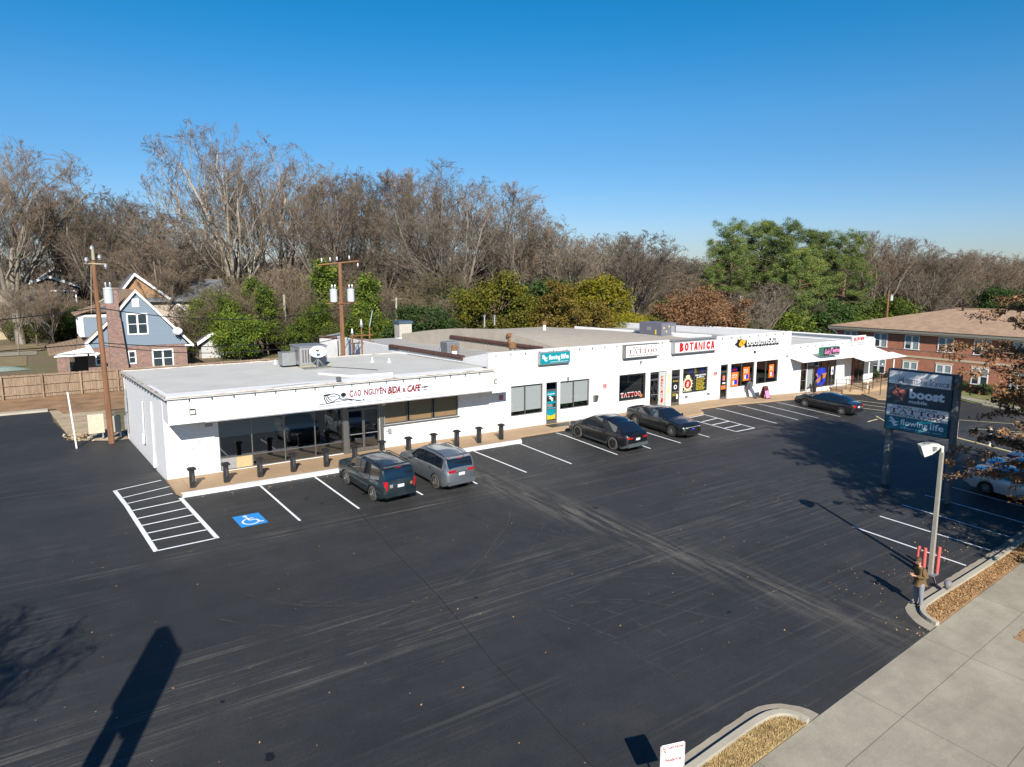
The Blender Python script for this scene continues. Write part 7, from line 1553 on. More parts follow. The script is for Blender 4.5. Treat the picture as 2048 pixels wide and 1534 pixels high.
sed1 = dict(suv1); sed1.update(L=5.04, W=1.9, zb=.18, R=.365, xr=-1.55, xf=1.50, wr=.70, crown=.04, top=[(-2.52, .86), (-2.4, 1.04), (-1.75, 1.09), (-.95, 1.40), (-.2, 1.46), (.2, 1.42), (1.05, 1.03), (1.25, 1.0), (2.1, .9), (2.35, .82), (2.52, .66)], belt=[(-2.52, .83), (-2.4, 1.0), (-1.8, 1.02), (-.5, .98), (1.05, .94), (1.25, .94), (2.1, .86), (2.35, .78), (2.52, .62)], side=(-1.45, .98), wins=[(-1.35, -.42), (-.34, .88)], ws=(.18, 1.03), rw=(-1.75, -.95), cuts=[.18, 1.03, -1.75, -.95], seams=[-1.25, -.38, .95], handles=[-1.1, -.2], mir=.72,
    lamps=[(1, .5, .84, .64, .76, .35, 'clear', 'headlight'), (-1, .2, .86, .82, .94, .2, 'tail', 'tail_lamp')], flat=[(1, -.2, .12, .5, .64, 'royal', 'front_plate'), (1, -.5, .5, .66, .74, 'cblack', 'upper_grille')], extra=[nose], tyre=M['tyre'], spokes=12, sw=.016, rim='rim')
sed2 = dict(sed1); sed2.update(L=5.15, W=1.87, zb=.2, R=.345, xr=-1.62, xf=1.55, wr=.72, top=[(-2.575, .88), (-2.45, 1.02), (-1.95, 1.06), (-1.05, 1.40), (-.2, 1.47), (.3, 1.41), (1.15, 1.04), (1.35, 1.01), (2.1, .9), (2.4, .8), (2.575, .64)], belt=[(-2.575, .85), (-2.45, .99), (-1.95, 1.0), (-.3, .98), (1.15, .94), (1.35, .95), (2.1, .86), (2.4, .76), (2.575, .6)], side=(-1.6, 1.08), wins=[(-1.5, -.36), (-.28, .98)], ws=(.28, 1.13), rw=(-1.95, -1.03), cuts=[.28, 1.13, -1.95, -1.03], seams=[-1.35, -.32, 1.0], handles=[-1.15, -.12], mir=.85,
    lamps=[(-1, .5, .86, .72, .98, .32, 'tail', 'tail_lamp'), (1, .5, .82, .62, .78, .4, 'clear', 'headlight')], flat=[(-1, -.17, .17, .70, .84, 'plate', 'number_plate'), (-1, -.4, .4, .86, .88, 'chrome', 'chrome_strip')], extra=[nose, bumper], bm=blk3, spokes=5, sw=.055, rim='rim', hmat=M['chrome'], tyre=M['tyre'])
sed3 = dict(sed1); sed3.update(L=4.6, W=1.78, zb=.2, R=.32, xr=-1.30, xf=1.35, wr=.72, top=[(-2.3, .86), (-2.2, 1.06), (-1.65, 1.10), (-.9, 1.42), (-.1, 1.48), (.3, 1.42), (1.1, 1.04), (1.3, 1.0), (1.95, .88), (2.15, .8), (2.3, .64)], belt=[(-2.3, .83), (-2.2, 1.0), (-1.6, 1.0), (-.3, .96), (1.1, .93), (1.3, .93), (1.95, .84), (2.15, .76), (2.3, .6)], side=(-1.4, 1.0), wins=[(-1.3, -.3), (-.22, .9)], ws=(.28, 1.08), rw=(-1.62, -.88), cuts=[.28, 1.08, -1.62, -.88], seams=[-1.15, -.26, .95], handles=[-1.0, -.08], mir=.78,
    lamps=[(-1, .48, .82, .78, .98, .32, 'tail', 'tail_lamp'), (1, .45, .78, .6, .76, .4, 'clear', 'headlight')], flat=[(-1, -.17, .17, .8, .93, 'plate', 'number_plate')], spokes=10, sw=.022, extra=[nose, bumper], bm=sil2)
sed4 = dict(sed3); sed4.update(bm=blu); sed5 = dict(sed3); sed5.update(bm=red_)
PT = .065
def slope_at(y): return PT if y < 33.2 else 0
def setcar(x, y, h, name, label, paint, spec, **k):
    return car(name, label, paint, spec, (x, y, zg(x, y) + .004), R(h), slope_at(y), **k)
# each placed from its left-hand wheels: x of the side, y of the axles
setcar(12.78, 30.22, 95, 'suv', 'dark teal green suv parked nose-in at the walk, nearest the camera', green, suv1, scale=.97)
setcar(16.0, 30.25, 94, 'suv', 'silver grey suv with chrome rails parked beside the dark green suv', silv, suv2)
setcar(28.1, 31.05, 93.5, 'crossover', 'glossy black crossover with grey wheel arches, nose towards the flowing life shop', blk, suv3)
setcar(33.35, 31.5, -87, 'sedan', 'dark sedan with many-spoked wheels parked nose outwards beside the black crossover', blk2, sed1)
setcar(50.4, 30.4, 94, 'sedan', 'black sedan with chrome side trim parked alone by the far shops', blk3, sed2, scale=.93)
setcar(40.2, 13.6, -88, 'sedan', 'silver sedan parked nose to the kerb, half behind the brown leaves', sil2, sed3)
setcar(42.8, 13.8, -88, 'sedan', 'pale blue-silver sedan beyond the silver sedan under the brown leaves', blu, sed4)
setcar(45.5, 13.9, -88, 'sedan', 'wine red sedan glimpsed through the brown leaves', red_, sed5)

# ------------------------------------------------------------------ people
def skin_mesh(name, joints, edges, mat, parent, sub=2, root=0):
    me = bpy.data.meshes.new(name); me.from_pydata([Vector(j[0]) for j in joints], edges, []); o = bpy.data.objects.new(name, me); COL.objects.link(o)
    md = o.modifiers.new('s', 'SKIN'); md.use_smooth_shade = True
    for i, j in enumerate(joints):
        sv = me.skin_vertices[0].data[i]; sv.radius = (j[1], j[2] if len(j) > 2 else j[1]); sv.use_root = (i == root)
    o.modifiers.new('d', 'SUBSURF').levels = sub
    dg = bpy.context.evaluated_depsgraph_get(); nm = bpy.data.meshes.new_from_object(o.evaluated_get(dg)); bpy.data.objects.remove(o); bpy.data.meshes.remove(me)
    nm.materials.append(mat)
    for p in nm.polygons: p.use_smooth = True
    q = bpy.data.objects.new(name, nm); COL.objects.link(q); q.parent = parent; return q
M['skin'] = plain('skin', (.50, .27, .19), .55, var=.06); M['skind'] = plain('dark_skin', (.13, .065, .045), .55, var=.06); M['jacket'] = plain('olive_brown_jacket', (.135, .082, .032), .85, var=.18); M['jeans'] = plain('grey_trousers', (.20, .205, .24), .85, var=.12); M['shoe'] = plain('dark_shoes', (.02, .035, .045), .6); M['hair'] = plain('brown_hair', (.075, .04, .02), .7, var=.35, sc_=30); M['gshirt'] = plain('grey_sweatshirt', (.085, .09, .10), .85); M['gpants'] = plain('grey_track_pants', (.075, .09, .115), .85); M['phone'] = plain('dark_phone', (.02, .02, .025), .2)
def add_hand(J, E, wi, wrist, d, side, curl, mirror=1, s=1.0):
    """palm and five fingers grown from the wrist joint: d = hand direction, side = towards the thumb"""
    d = d.normalized(); side = side.normalized(); nrm = d.cross(side).normalized() * mirror
    def add(p, r, par): J.append((p, r)); E.append((par, len(J) - 1)); return len(J) - 1
    palm = add(wrist + d * .05 * s, .024 * s, wi)
    for k, (off, ln) in enumerate([(.026, .07), (.009, .08), (-.009, .075), (-.026, .058)]):
        b = add(wrist + d * .095 * s + side * off * s, .0095 * s, palm); m_ = add(wrist + d * (.095 + ln * .5) * s + side * off * 1.1 * s - nrm * curl * ln * .35 * s, .0085 * s, b); add(wrist + d * (.095 + ln * (.85 - curl * .3)) * s + side * off * 1.1 * s - nrm * curl * ln * .95 * s, .007 * s, m_)
    t = add(wrist + d * .045 * s + side * .036 * s - nrm * .008 * s, .0105 * s, palm); add(wrist + d * .085 * s + side * .052 * s - nrm * .03 * s, .0085 * s, t)
def person(label, loc, face, hips, neck, head_dir, arms, legs, mats, H=1.74, hair='hair'):
    """all points local: +x = where the person faces, +y = left, z up"""
    T = thing('person', label, 'person', loc); T.rotation_euler = (0, 0, face)
    V = Vector; hips = V(hips); neck = V(neck); chest = hips.lerp(neck, .62); waist = hips.lerp(neck, .25); hd = V(head_dir).normalized(); head = neck + V((.0, 0, .06)) + hd * .13
    skin, top, bot, shoe = mats
    # body: one continuous surface
    J = [(hips, .13, .10), (waist, .12, .095), (chest, .145, .10), (neck, .05), (neck + hd * .05, .05)]; E = [(0, 1), (1, 2), (2, 3), (3, 4)]
    J += [(head - hd * .04, .075, .085), (head + hd * .05, .085, .095), (head + hd * .105, .05, .06)]; E += [(4, 5), (5, 6), (6, 7)]
    for sh, el, wr, hdv, sd, mir in arms:
        n = len(J); J += [(V(sh), .048), (V(el), .038), (V(wr), .024)]; E += [(2, n), (n, n + 1), (n + 1, n + 2)]; add_hand(J, E, n + 2, V(wr), V(hdv), V(sd), .8, mir)
    for hp, kn, an, toe in legs:
        n = len(J); J += [(V(hp), .085), (V(kn), .058), (V(an), .038), (V(toe), .03)]; E += [(0, n), (n, n + 1), (n + 1, n + 2), (n + 2, n + 3)]
    b = skin_mesh('body', J, E, skin, T)
    # face features: nose, mouth, eyes and ears belong to the head
    fwd = (V((1, 0, 0)) - hd * hd.x); fwd = fwd.normalized() if fwd.length > .2 else V((1, 0, 0)); lf = hd.cross(fwd) * -1; lf = -lf if lf.y < 0 else lf
    mb = MB(); c = head + hd * .02
    for sg in (1, -1): mb.tube(c + fwd * .075 + lf * .032 * sg + hd * .015, c + fwd * .088 + lf * .032 * sg + hd * .015, .011, .008, 8)
    mb.tube(c + fwd * .078 - hd * .045 - lf * .022, c + fwd * .078 - hd * .045 + lf * .022, .006, .006, 6); mb.build('face_features', M['phone'], T, local=True)
    mb = MB(); mb.tube(c + fwd * .07 + hd * .02, c + fwd * .108 - hd * .018, .009, .015, 8)
    for sg in (1, -1): mb.tube(c + lf * .075 * sg, c + lf * .092 * sg + hd * .005, .022, .024, 8)
    mb.build('nose_and_ears', skin, T, local=True)
    # hair cap with uneven tufts
    bm = bmesh.new(); bmesh.ops.create_icosphere(bm, subdivisions=3, radius=1); rr = random.Random(3)
    B3 = Matrix((fwd, lf, hd)).transposed()
    dele = []
    for v in bm.verts:
        n_ = v.co.copy(); k = 1.0 + .10 * noise.noise(n_ * 3.5) + .05 * noise.noise(n_ * 11); loc_ = V((n_.x * .112 * k - .012, n_.y * .102 * k, n_.z * .122 * k + .025))
        if (n_.x > .5 and n_.z < .12) or n_.z < -.5: dele.append(v)
        v.co = B3 @ loc_ + head
    bmesh.ops.delete(bm, geom=dele, context='VERTS'); me = bpy.data.meshes.new('hair'); bm.to_mesh(me); bm.free(); me.materials.append(M[hair]); 
    for p in me.polygons: p.use_smooth = True
    h = bpy.data.objects.new('hair', me); COL.objects.link(h); h.parent = T
    # jacket or shirt over torso and arms
    J = [(hips + V((0, 0, -.12)), .185, .15), (hips, .20, .16), (waist, .205, .165), (chest, .215, .165), (chest.lerp(neck, .6), .15, .12), (neck, .072)]; E = [(i, i + 1) for i in range(5)]
    for sh, el, wr, *_ in arms:
        n = len(J); J += [(V(sh), .088), (V(el), .070), (V(el).lerp(V(wr), .9), .050)]; E += [(3, n), (n, n + 1), (n + 1, n + 2)]
    skin_mesh('jacket', J, E, top, T, root=1)
    J = [(hips + V((0, 0, .03)), .16, .13), (hips - V((0, 0, .05)), .175, .14)]; E = [(0, 1)]
    for hp, kn, an, toe in legs:
        n = len(J); J += [(V(hp), .115), (V(hp).lerp(V(kn), .6), .10), (V(kn), .085), (V(kn).lerp(V(an), .55), .075), (V(an).lerp(V(kn), .06) - V((0, 0, .055)), .066)]; E += [(1, n)] + [(n + i, n + i + 1) for i in range(4)]
    skin_mesh('trousers', J, E, bot, T, root=1)
    for hp, kn, an, toe in legs:
        a, t = V(an), V(toe); d = (t - a); d.z = 0; d.normalize(); z = min(t.z, .04)
        skin_mesh('shoe', [(V((a.x, a.y, .06)) - d * .05, .05, .055), (V((a.x, a.y, .06)) + d * .04, .045), (V((a.x, a.y, .045)) + d * .13, .045, .035), (V((a.x, a.y, .035)) + d * .19, .035, .025)], [(0, 1), (1, 2), (2, 3)], shoe, T, sub=1)
    return T
px, py = 24.32, 10.84; pz = zg(px, py) + .02
PM = person('man in olive brown jacket and grey trousers looking down at his phone on the kerb', (px, py, pz), R(150), (0, 0, .93), (.07, 0, 1.44), (.42, 0, .9),
    [((.05, .19, 1.36), (.03, .25, 1.09), (.27, .10, 1.13), (.9, -.25, .15), (-.1, -.3, 1), 1), ((.05, -.19, 1.36), (.03, -.25, 1.09), (.27, -.08, 1.12), (.9, .25, .15), (-.1, .3, 1), -1)],
    [((0, .09, .88), (.02, .11, .49), (-.02, .12, .09), (.12, .16, .04)), ((0, -.09, .88), (.05, -.10, .49), (.02, -.10, .09), (.16, -.12, .04))], (M['skin'], M['jacket'], M['jeans'], M['shoe']))
mb = MB(); Mp = Matrix.Translation((.39, .01, 1.19)) @ Matrix.Rotation(R(-38), 4, 'Y'); mb.box((-.04, -.035, -.005), (.1, .035, .005), Mp); o = mb.build('phone', M['phone'], None); o.matrix_world = Matrix.Translation((px, py, pz)) @ Matrix.Rotation(R(150), 4, 'Z'); tag(o, 'dark phone held in both hands by the man in the olive brown jacket', 'phone')
# man leaning back against the storefront sill
qx, qy = 47.95, 35.28; qz = zwalk(qx, qy)
person('man in a grey sweatshirt leaning back against the shop window sill', (qx, qy, qz), R(-75), (-.38, 0, .86), (-.46, 0, 1.36), (.35, 0, .95),
    [((-.46, .19, 1.28), (-.42, .27, 1.0), (-.2, .20, .98), (.9, -.3, 0), (0, -.2, 1), 1), ((-.48, -.19, 1.28), (-.52, -.27, 1.0), (-.46, -.27, .78), (.1, 0, -1), (1, 0, 0), 1)],
    [((-.36, .09, .82), (-.12, .11, .47), (.06, .12, .08), (.2, .13, .04)), ((-.36, -.09, .82), (-.14, -.10, .46), (.02, -.08, .08), (.16, -.09, .04))], (M['skind'], M['gshirt'], M['gpants'], M['phone']), hair='phone')
# ------------------------------------------------------------------ trees and shrubs
import numpy as np
def mesh_np(name, V, F3=None, F4=None, mats=(), parent=None):
    me = bpy.data.meshes.new(name); F3 = np.zeros((0, 3), int) if F3 is None or len(F3) == 0 else np.asarray(F3); F4 = np.zeros((0, 4), int) if F4 is None or len(F4) == 0 else np.asarray(F4)
    V = np.asarray(V, dtype=np.float32); me.vertices.add(len(V)); me.vertices.foreach_set('co', V.ravel())
    nl = F3.size + F4.size; me.loops.add(nl); me.loops.foreach_set('vertex_index', np.concatenate([F3.ravel(), F4.ravel()]).astype(np.int32))
    n3, n4 = len(F3), len(F4); me.polygons.add(n3 + n4); st = np.concatenate([np.arange(n3) * 3, n3 * 3 + np.arange(n4) * 4]).astype(np.int32)
    me.polygons.foreach_set('loop_start', st); me.update(calc_edges=True); me.validate()
    for m_ in mats: me.materials.append(m_)
    o = bpy.data.objects.new(name, me); COL.objects.link(o); o.parent = parent; return o
def tubes_np(S, n):
    """S: array rows p0(3) p1(3) r0 r1 -> verts, quads"""
    S = np.asarray(S); P0, P1, R0, R1 = S[:, 0:3], S[:, 3:6], S[:, 6], S[:, 7]; D = P1 - P0; D /= np.linalg.norm(D, axis=1)[:, None] + 1e-9
    A = np.where(np.abs(D[:, 2:3]) < .9, np.array([[0, 0, 1.]]), np.array([[1., 0, 0]])); U = np.cross(D, A); U /= np.linalg.norm(U, axis=1)[:, None]; W_ = np.cross(D, U)
    vs = []
    for P_, R_ in ((P0, R0), (P1, R1)):
        for k in range(n):
            a = 2 * math.pi * k / n; vs.append(P_ + (U * math.cos(a) + W_ * math.sin(a)) * R_[:, None])
    V = np.stack(vs, 1).reshape(-1, 3); b = np.arange(len(S))[:, None] * (2 * n)
    F = np.concatenate([b + np.array([[k, (k + 1) % n, n + (k + 1) % n, n + k]]) for k in range(n)], 0); return V, F
def ribbons_np(S, wd, rng):
    S = np.asarray(S); P0, P1 = S[:, 0:3], S[:, 3:6]; D = P1 - P0; Rn = rng.normal(size=P0.shape); U = np.cross(D, Rn); U /= np.linalg.norm(U, axis=1)[:, None] + 1e-9; U *= wd[:, None] / 2
    V = np.stack([P0 - U, P0 + U, P1 + U * .4, P1 - U * .4], 1).reshape(-1, 3); F = np.arange(len(S))[:, None] * 4 + np.array([[0, 1, 2, 3]]); return V, F
def skeleton(seed, H, trunk=.25, limbs=6, spread=.9, up=.35, kids=(7, 7, 6), r0=None, lean=0, lens=(.42, .46, .46, .42, .42), twist=.22):
    r = random.Random(seed); segs = []; r0 = r0 or H * .018
    def rv(): return Vector((r.gauss(0, 1), r.gauss(0, 1), r.gauss(0, 1))).normalized()
    def branch(p, d, L_, rad, lev, nseg):
        pts = [p]; 
        for i in range(nseg):
            d = (d + rv() * twist * (1, .9, .75, .6, .45, .4)[lev] + Vector((0, 0, up * (.22, .2, .12, .10, .08, .06)[lev]))).normalized(); q = pts[-1] + d * (L_ / nseg); ra = rad * (1 - .6 * i / nseg); rb = rad * (1 - .6 * (i + 1) / nseg); segs.append((pts[-1], q, ra, rb, lev)); pts.append(q)
        if lev >= len(kids) + 1: return
        n = kids[lev - 1]
        for k in range(n):
            t = .22 + .78 * (k + r.random() * .8) / n; i = min(nseg - 1, int(t * nseg)); f = t * nseg - i; b = pts[i].lerp(pts[i + 1], min(1, f)); ax = (pts[i + 1] - pts[i]).normalized()
            side = ax.cross(rv()).normalized(); a = r.uniform(.4, .9); dd = (ax * math.cos(a) + side * math.sin(a) + Vector((0, 0, .12))).normalized()
            branch(b, dd, L_ * lens[min(lev, 4)] * r.uniform(.75, 1.25) * (1.15 - .45 * t), max(.006, rad * (1 - .6 * t) * .5), lev + 1, (6, 5, 4, 3, 2, 2)[lev + 1] if lev + 1 <= len(kids) else 2)
    tp = [Vector((0, 0, -.3))]; d = Vector((lean, 0, 1)).normalized(); th = H * trunk
    for i in range(4): d = (d + rv() * .05).normalized(); q = tp[-1] + d * (th + .3) / 4; segs.append((tp[-1], q, r0 * (1.25 - .1 * i), r0 * (1.15 - .1 * i), 0)); tp.append(q)
    a0 = r.uniform(0, 6.28)
    for k in range(limbs):
        a = a0 + k * 2.4 + r.uniform(-.4, .4); tilt = spread * r.uniform(.25, 1.0) if k else .08; b = tp[4] if k < limbs * .6 else tp[3].lerp(tp[4], r.random()); dd = Vector((math.cos(a) * math.sin(tilt), math.sin(a) * math.sin(tilt), math.cos(tilt)))
        branch(b, dd, H * (1 - trunk) * r.uniform(.72, .95) * (1.0 if k else 1.05) * (1 - .18 * tilt), r0 * r.uniform(.45, .7), 1, 6)
    # round the crown off: ragged leaders are drawn back into an even outline
    P_ = np.array([s[1][:] for s in segs if s[4] > 1]); zc = np.percentile(P_[:, 2], 45); sr = np.percentile(np.hypot(P_[:, 0], P_[:, 1]), 88); sz = np.percentile(P_[:, 2], 95) - zc; nz = random.Random(seed + 1).uniform(0, 50)
    def soft(p):
        u = Vector((p.x / sr, p.y / sr, max(0, (p.z - zc) / sz))); q = u.length
        if q < .35: return p
        lump = 1 + .16 * noise.noise(Vector((u.x * 2.6 + nz, u.y * 2.6, u.z * 2.6))); k = lump * (1 + (q / 1.35) ** 4) ** (-1 / 4); k = 1 + (k - 1) * min(1, (q - .35) / .4)
        return Vector((p.x * k, p.y * k, zc + (p.z - zc) * k if p.z > zc else p.z))
    segs = [(soft(s[0]), soft(s[1]), s[2], s[3], s[4]) if s[4] > 0 else s for s in segs]
    zs = max(s[1].z for s in segs); f = H / zs
    return [(s[0] * f, s[1] * f, s[2], s[3], s[4]) for s in segs]
def bare_proto(name, seed, H, bark, twig, tw=.03, cat='tree', **k):
    T = bpy.data.objects.new(name, None); COL.objects.link(T); S = skeleton(seed, H, **k); rng = np.random.default_rng(seed); lmax = max(s[4] for s in S)
    big = [(*s[0], *s[1], s[2], s[3]) for s in S if s[4] <= 1]; mid = [(*s[0], *s[1], max(.014, s[2]), max(.010, s[3])) for s in S if 1 < s[4] < max(3, lmax - 1)]; fine = [(*s[0], *s[1]) for s in S if s[4] >= max(3, lmax - 1)]
    V1, F1 = tubes_np(big, 7); V2, F2 = tubes_np(mid, 3); mesh_np('trunk', np.concatenate([V1, V2]), None, np.concatenate([F1, F2 + len(V1)]), [bark], T)
    fine = np.asarray(fine); V3_, F3_ = ribbons_np(fine, rng.uniform(.6, 1.3, len(fine)) * tw, rng); mesh_np('crown', V3_, None, F3_, [twig], T)
    T['H'] = H; return T, S
def leaves_np(C, Sz, rng, flat=.0, asp=.6):
    n = len(C); N_ = rng.normal(size=(n, 3)); N_[:, 2] += flat; N_ /= np.linalg.norm(N_, axis=1)[:, None]; A = rng.normal(size=(n, 3)); U = np.cross(N_, A); U /= np.linalg.norm(U, axis=1)[:, None]; W_ = np.cross(N_, U); U *= Sz[:, None]; W_ *= Sz[:, None] * asp
    V = np.stack([C - U, C - W_, C + U, C + W_], 1).reshape(-1, 3); return V, np.arange(n)[:, None] * 4 + np.array([[0, 1, 2, 3]])
def clumps(rng, n, cen, rad, per, spread, shell=.6):
    """leaf positions in n clumps spread through an ellipsoid"""
    D = rng.normal(size=(n, 3)); D /= np.linalg.norm(D, axis=1)[:, None]; rr = (shell + (1 - shell) * rng.random(n)) * rng.uniform(.8, 1.12, n); C = np.asarray(cen) + D * np.asarray(rad) * rr[:, None]
    out = []
    for c in C: k = int(per * rng.uniform(.5, 1.5)); s = spread * rng.uniform(.6, 1.4); out.append(c + rng.normal(size=(k, 3)) * s * np.array([1, 1, .75]))
    return np.concatenate(out), C
FO = {'dkgreen': m_foliage('dark_green_leaves', (.018, .042, .010), (.034, .066, .014), (.07, .105, .022)), 'green': m_foliage('ivy_green_leaves', (.022, .045, .008), (.085, .125, .014), (.20, .235, .025)), 'olive': m_foliage('olive_yellow_leaves', (.055, .065, .008), (.13, .125, .013), (.22, .19, .018)), 'yel': m_foliage('yellow_green_leaves', (.10, .10, .008), (.20, .185, .012), (.30, .23, .02)), 'pine': m_foliage('pine_needles', (.045, .085, .028), (.125, .175, .042), (.28, .29, .07)), 'rust': m_foliage('rusty_dead_leaves', (.09, .048, .024), (.16, .085, .042), (.25, .14, .07)), 'oak': m_foliage('brown_oak_leaves', (.15, .075, .033), (.31, .165, .075), (.45, .265, .13)), 'brush': m_foliage('green_brown_brush', (.05, .045, .018), (.065, .075, .02), (.085, .105, .025)), 'gold': m_foliage('bronze_leaves', (.07, .05, .012), (.12, .09, .016), (.17, .12, .02))}
BK = {'grey': m_bark('grey_bark', (.11, .09, .072), (.22, .185, .15)), 'pale': m_bark('pale_sycamore_bark', (.16, .135, .105), (.36, .32, .265)), 'brown': m_bark('brown_bark', (.10, .07, .05), (.19, .145, .105)), 'pine': m_bark('pine_bark', (.13, .08, .055), (.25, .16, .11))}
TW = {'grey': m_bark('grey_twigs', (.125, .10, .074), (.22, .178, .135)), 'red': m_bark('reddish_twigs', (.135, .095, .064), (.225, .165, .118)), 'brown': m_bark('brown_twigs', (.11, .082, .055), (.19, .145, .10)), 'olive': m_bark('olive_twigs', (.10, .085, .04), (.19, .16, .075)), 'dark': m_bark('dark_twigs', (.06, .045, .035), (.12, .095, .075))}
PR = {}
PR['syc'] = bare_proto('bare_tree', 11, 26, BK['pale'], TW['red'], .03, trunk=.20, limbs=9, spread=.8, up=.45, kids=(9, 7, 7, 7), r0=.42)[0]
PR['oak1'] = bare_proto('bare_tree', 23, 26, BK['grey'], TW['grey'], .03, trunk=.16, limbs=11, spread=1.0, up=.4, kids=(9, 7, 6, 7), r0=.36)[0]
PR['oak2'] = bare_proto('bare_tree', 37, 20, BK['grey'], TW['red'], .032, trunk=.22, limbs=9, spread=.8, up=.45, kids=(9, 7, 6, 6), r0=.24)[0]
PR['ash'] = bare_proto('bare_tree', 41, 18, BK['grey'], TW['brown'], .03, trunk=.2, limbs=9, spread=.65, up=.5, kids=(9, 7, 6, 6), r0=.19)[0]
PR['thin'] = bare_proto('bare_tree', 59, 16, BK['grey'], TW['grey'], .032, trunk=.32, limbs=7, spread=.65, up=.5, kids=(8, 7, 6, 5), r0=.15)[0]
PR['brush'] = bare_proto('brushwood', 71, 9, BK['brown'], TW['brown'], .034, trunk=.05, limbs=15, spread=.8, up=.6, kids=(11, 9, 4), r0=.10)[0]
PR['brusho'] = bare_proto('brushwood', 83, 8, BK['brown'], TW['olive'], .036, trunk=.04, limbs=16, spread=.9, up=.4, kids=(11, 9, 4), r0=.09)[0]
def leafy(name, seed, H, W_, leaf, bark, n=60, per=260, size=.13, shell=.62, zc=.55, stems=7, clump=.5, hz=.5, trunk_r=.14):
    T = bpy.data.objects.new(name, None); COL.objects.link(T); rng = np.random.default_rng(seed); P_, C = clumps(rng, n, (0, 0, H * zc), (W_ / 2, W_ / 2, H * hz), per, clump, shell)
    P_ = P_[P_[:, 2] > .05]; V, F = leaves_np(P_, rng.uniform(.6, 1.3, len(P_)) * size, rng, .4); mesh_np('crown', V, None, F, [leaf], T)
    S = []; rr = random.Random(seed)
    for k in range(stems):
        c = C[rr.randrange(len(C))]; m_ = np.array([c[0] * .25, c[1] * .25, c[2] * .5]); b = np.array([rr.uniform(-.3, .3), rr.uniform(-.3, .3), -.3]); S.append((*b, *m_, trunk_r, trunk_r * .7)); S.append((*m_, *c, trunk_r * .7, trunk_r * .25))
    for c in C[:: 2]: m_ = np.array([c[0] * .3, c[1] * .3, c[2] * .75]); S.append((*m_, *c, .05, .02))
    V, F = tubes_np(S, 5); mesh_np('trunk', V, None, F, [bark], T); T['H'] = H; return T
PR['bush'] = leafy('evergreen_bush', 5, 7, 7.5, FO['dkgreen'], BK['brown'], 80, 230, .13, .62)
PR['bushg'] = leafy('evergreen_bush', 6, 6, 6.5, FO['green'], BK['brown'], 70, 210, .13, .55)
PR['olive'] = leafy('evergreen_tree', 7, 9, 9, FO['olive'], BK['brown'], 120, 260, .13, .68)
PR['yellow'] = leafy('evergreen_tree', 8, 10, 7, FO['yel'], BK['brown'], 110, 240, .13, .66)
PR['bronze'] = leafy('evergreen_tree', 9, 10, 8, FO['gold'], BK['brown'], 100, 240, .13, .6)
PR['brushg'] = leafy('green_brush', 10, 6, 8, FO['brush'], BK['brown'], 80, 130, .10, .3, clump=.8)
PR['rust'] = leafy('dead_leaved_tree', 12, 9, 9, FO['rust'], BK['brown'], 130, 290, .10, .45, clump=.5)
PR['ivy'] = leafy('ivy_covered_trunk', 13, 10, 2.6, FO['green'], BK['brown'], 46, 200, .13, .5, clump=.42, stems=3)
PR['ivy2'] = leafy('ivy_covered_trunk', 14, 9, 3.4, FO['green'], BK['brown'], 60, 180, .13, .4, clump=.5, stems=4)
def pine(seed, H, W_):
    T = bpy.data.objects.new('pine_tree', None); COL.objects.link(T); rng = np.random.default_rng(seed); rr = random.Random(seed); S = [(0, 0, -.3, rr.uniform(-.3, .3), rr.uniform(-.3, .3), H * .5, .32, .24), (0, 0, H * .5, 0, 0, H * .97, .24, .06)]; L_ = []
    for k in range(46):
        t = .34 + .63 * (k / 45) ** .9; z = H * t; a = k * 2.4 + rr.uniform(-.5, .5); prof = max(.05, 1 - ((t - .52) / .52) ** 2) ** .8; ln = W_ / 2 * max(.12, prof) * rr.uniform(.65, 1.12) * (1 if rr.random() > .12 else .5)
        e = Vector((math.cos(a) * ln, math.sin(a) * ln, z + ln * rr.uniform(.1, .45))); S.append((0, 0, z, *(e * .5 + Vector((0, 0, z * .5 - .1))), .07, .05)); S.append((*(e * .5 + Vector((0, 0, z * .5 - .1))), *e, .05, .02))
        for j in range(7):
            f = .35 + .7 * rr.random(); c = np.array([e.x * f, e.y * f, z + (e.z - z) * f]) + rng.normal(size=3) * np.array([.55, .55, .35]); n = rr.randint(110, 210); L_.append(c + rng.normal(size=(n, 3)) * np.array([.30, .30, .22]))
    P_ = np.concatenate(L_); V, F = leaves_np(P_, rng.uniform(.6, 1.3, len(P_)) * .13, rng, .1, .22); mesh_np('crown', V, None, F, [FO['pine']], T); V, F = tubes_np(S, 6); mesh_np('trunk', V, None, F, [BK['pine']], T); T['H'] = H; return T
PR['pine1'] = pine(3, 21, 11); PR['pine2'] = pine(4, 19, 9)
used_p = set()
def put_tree(kind, px, top, D, label, cat='tree', group=None, ws=1.0, rot=None, lean=None, xy=None, h=None):
    x, y = xy if xy else at_depth(px, D); zb = zg(x, y) - .1; src = PR[kind]; H = h or (z_at(top, D) - zb); f = H / src['H']
    if kind in used_p: o = copy_tree(src)
    else: o = src; used_p.add(kind)
    rr = random.Random(int(px * 7 + D * 13 + top)); o.location = (x, y, zb); o.rotation_euler = (0, 0, rot if rot is not None else rr.uniform(0, 6.28)); o.scale = (f * ws, f * ws, f)
    tag(o, label, cat, group); return o
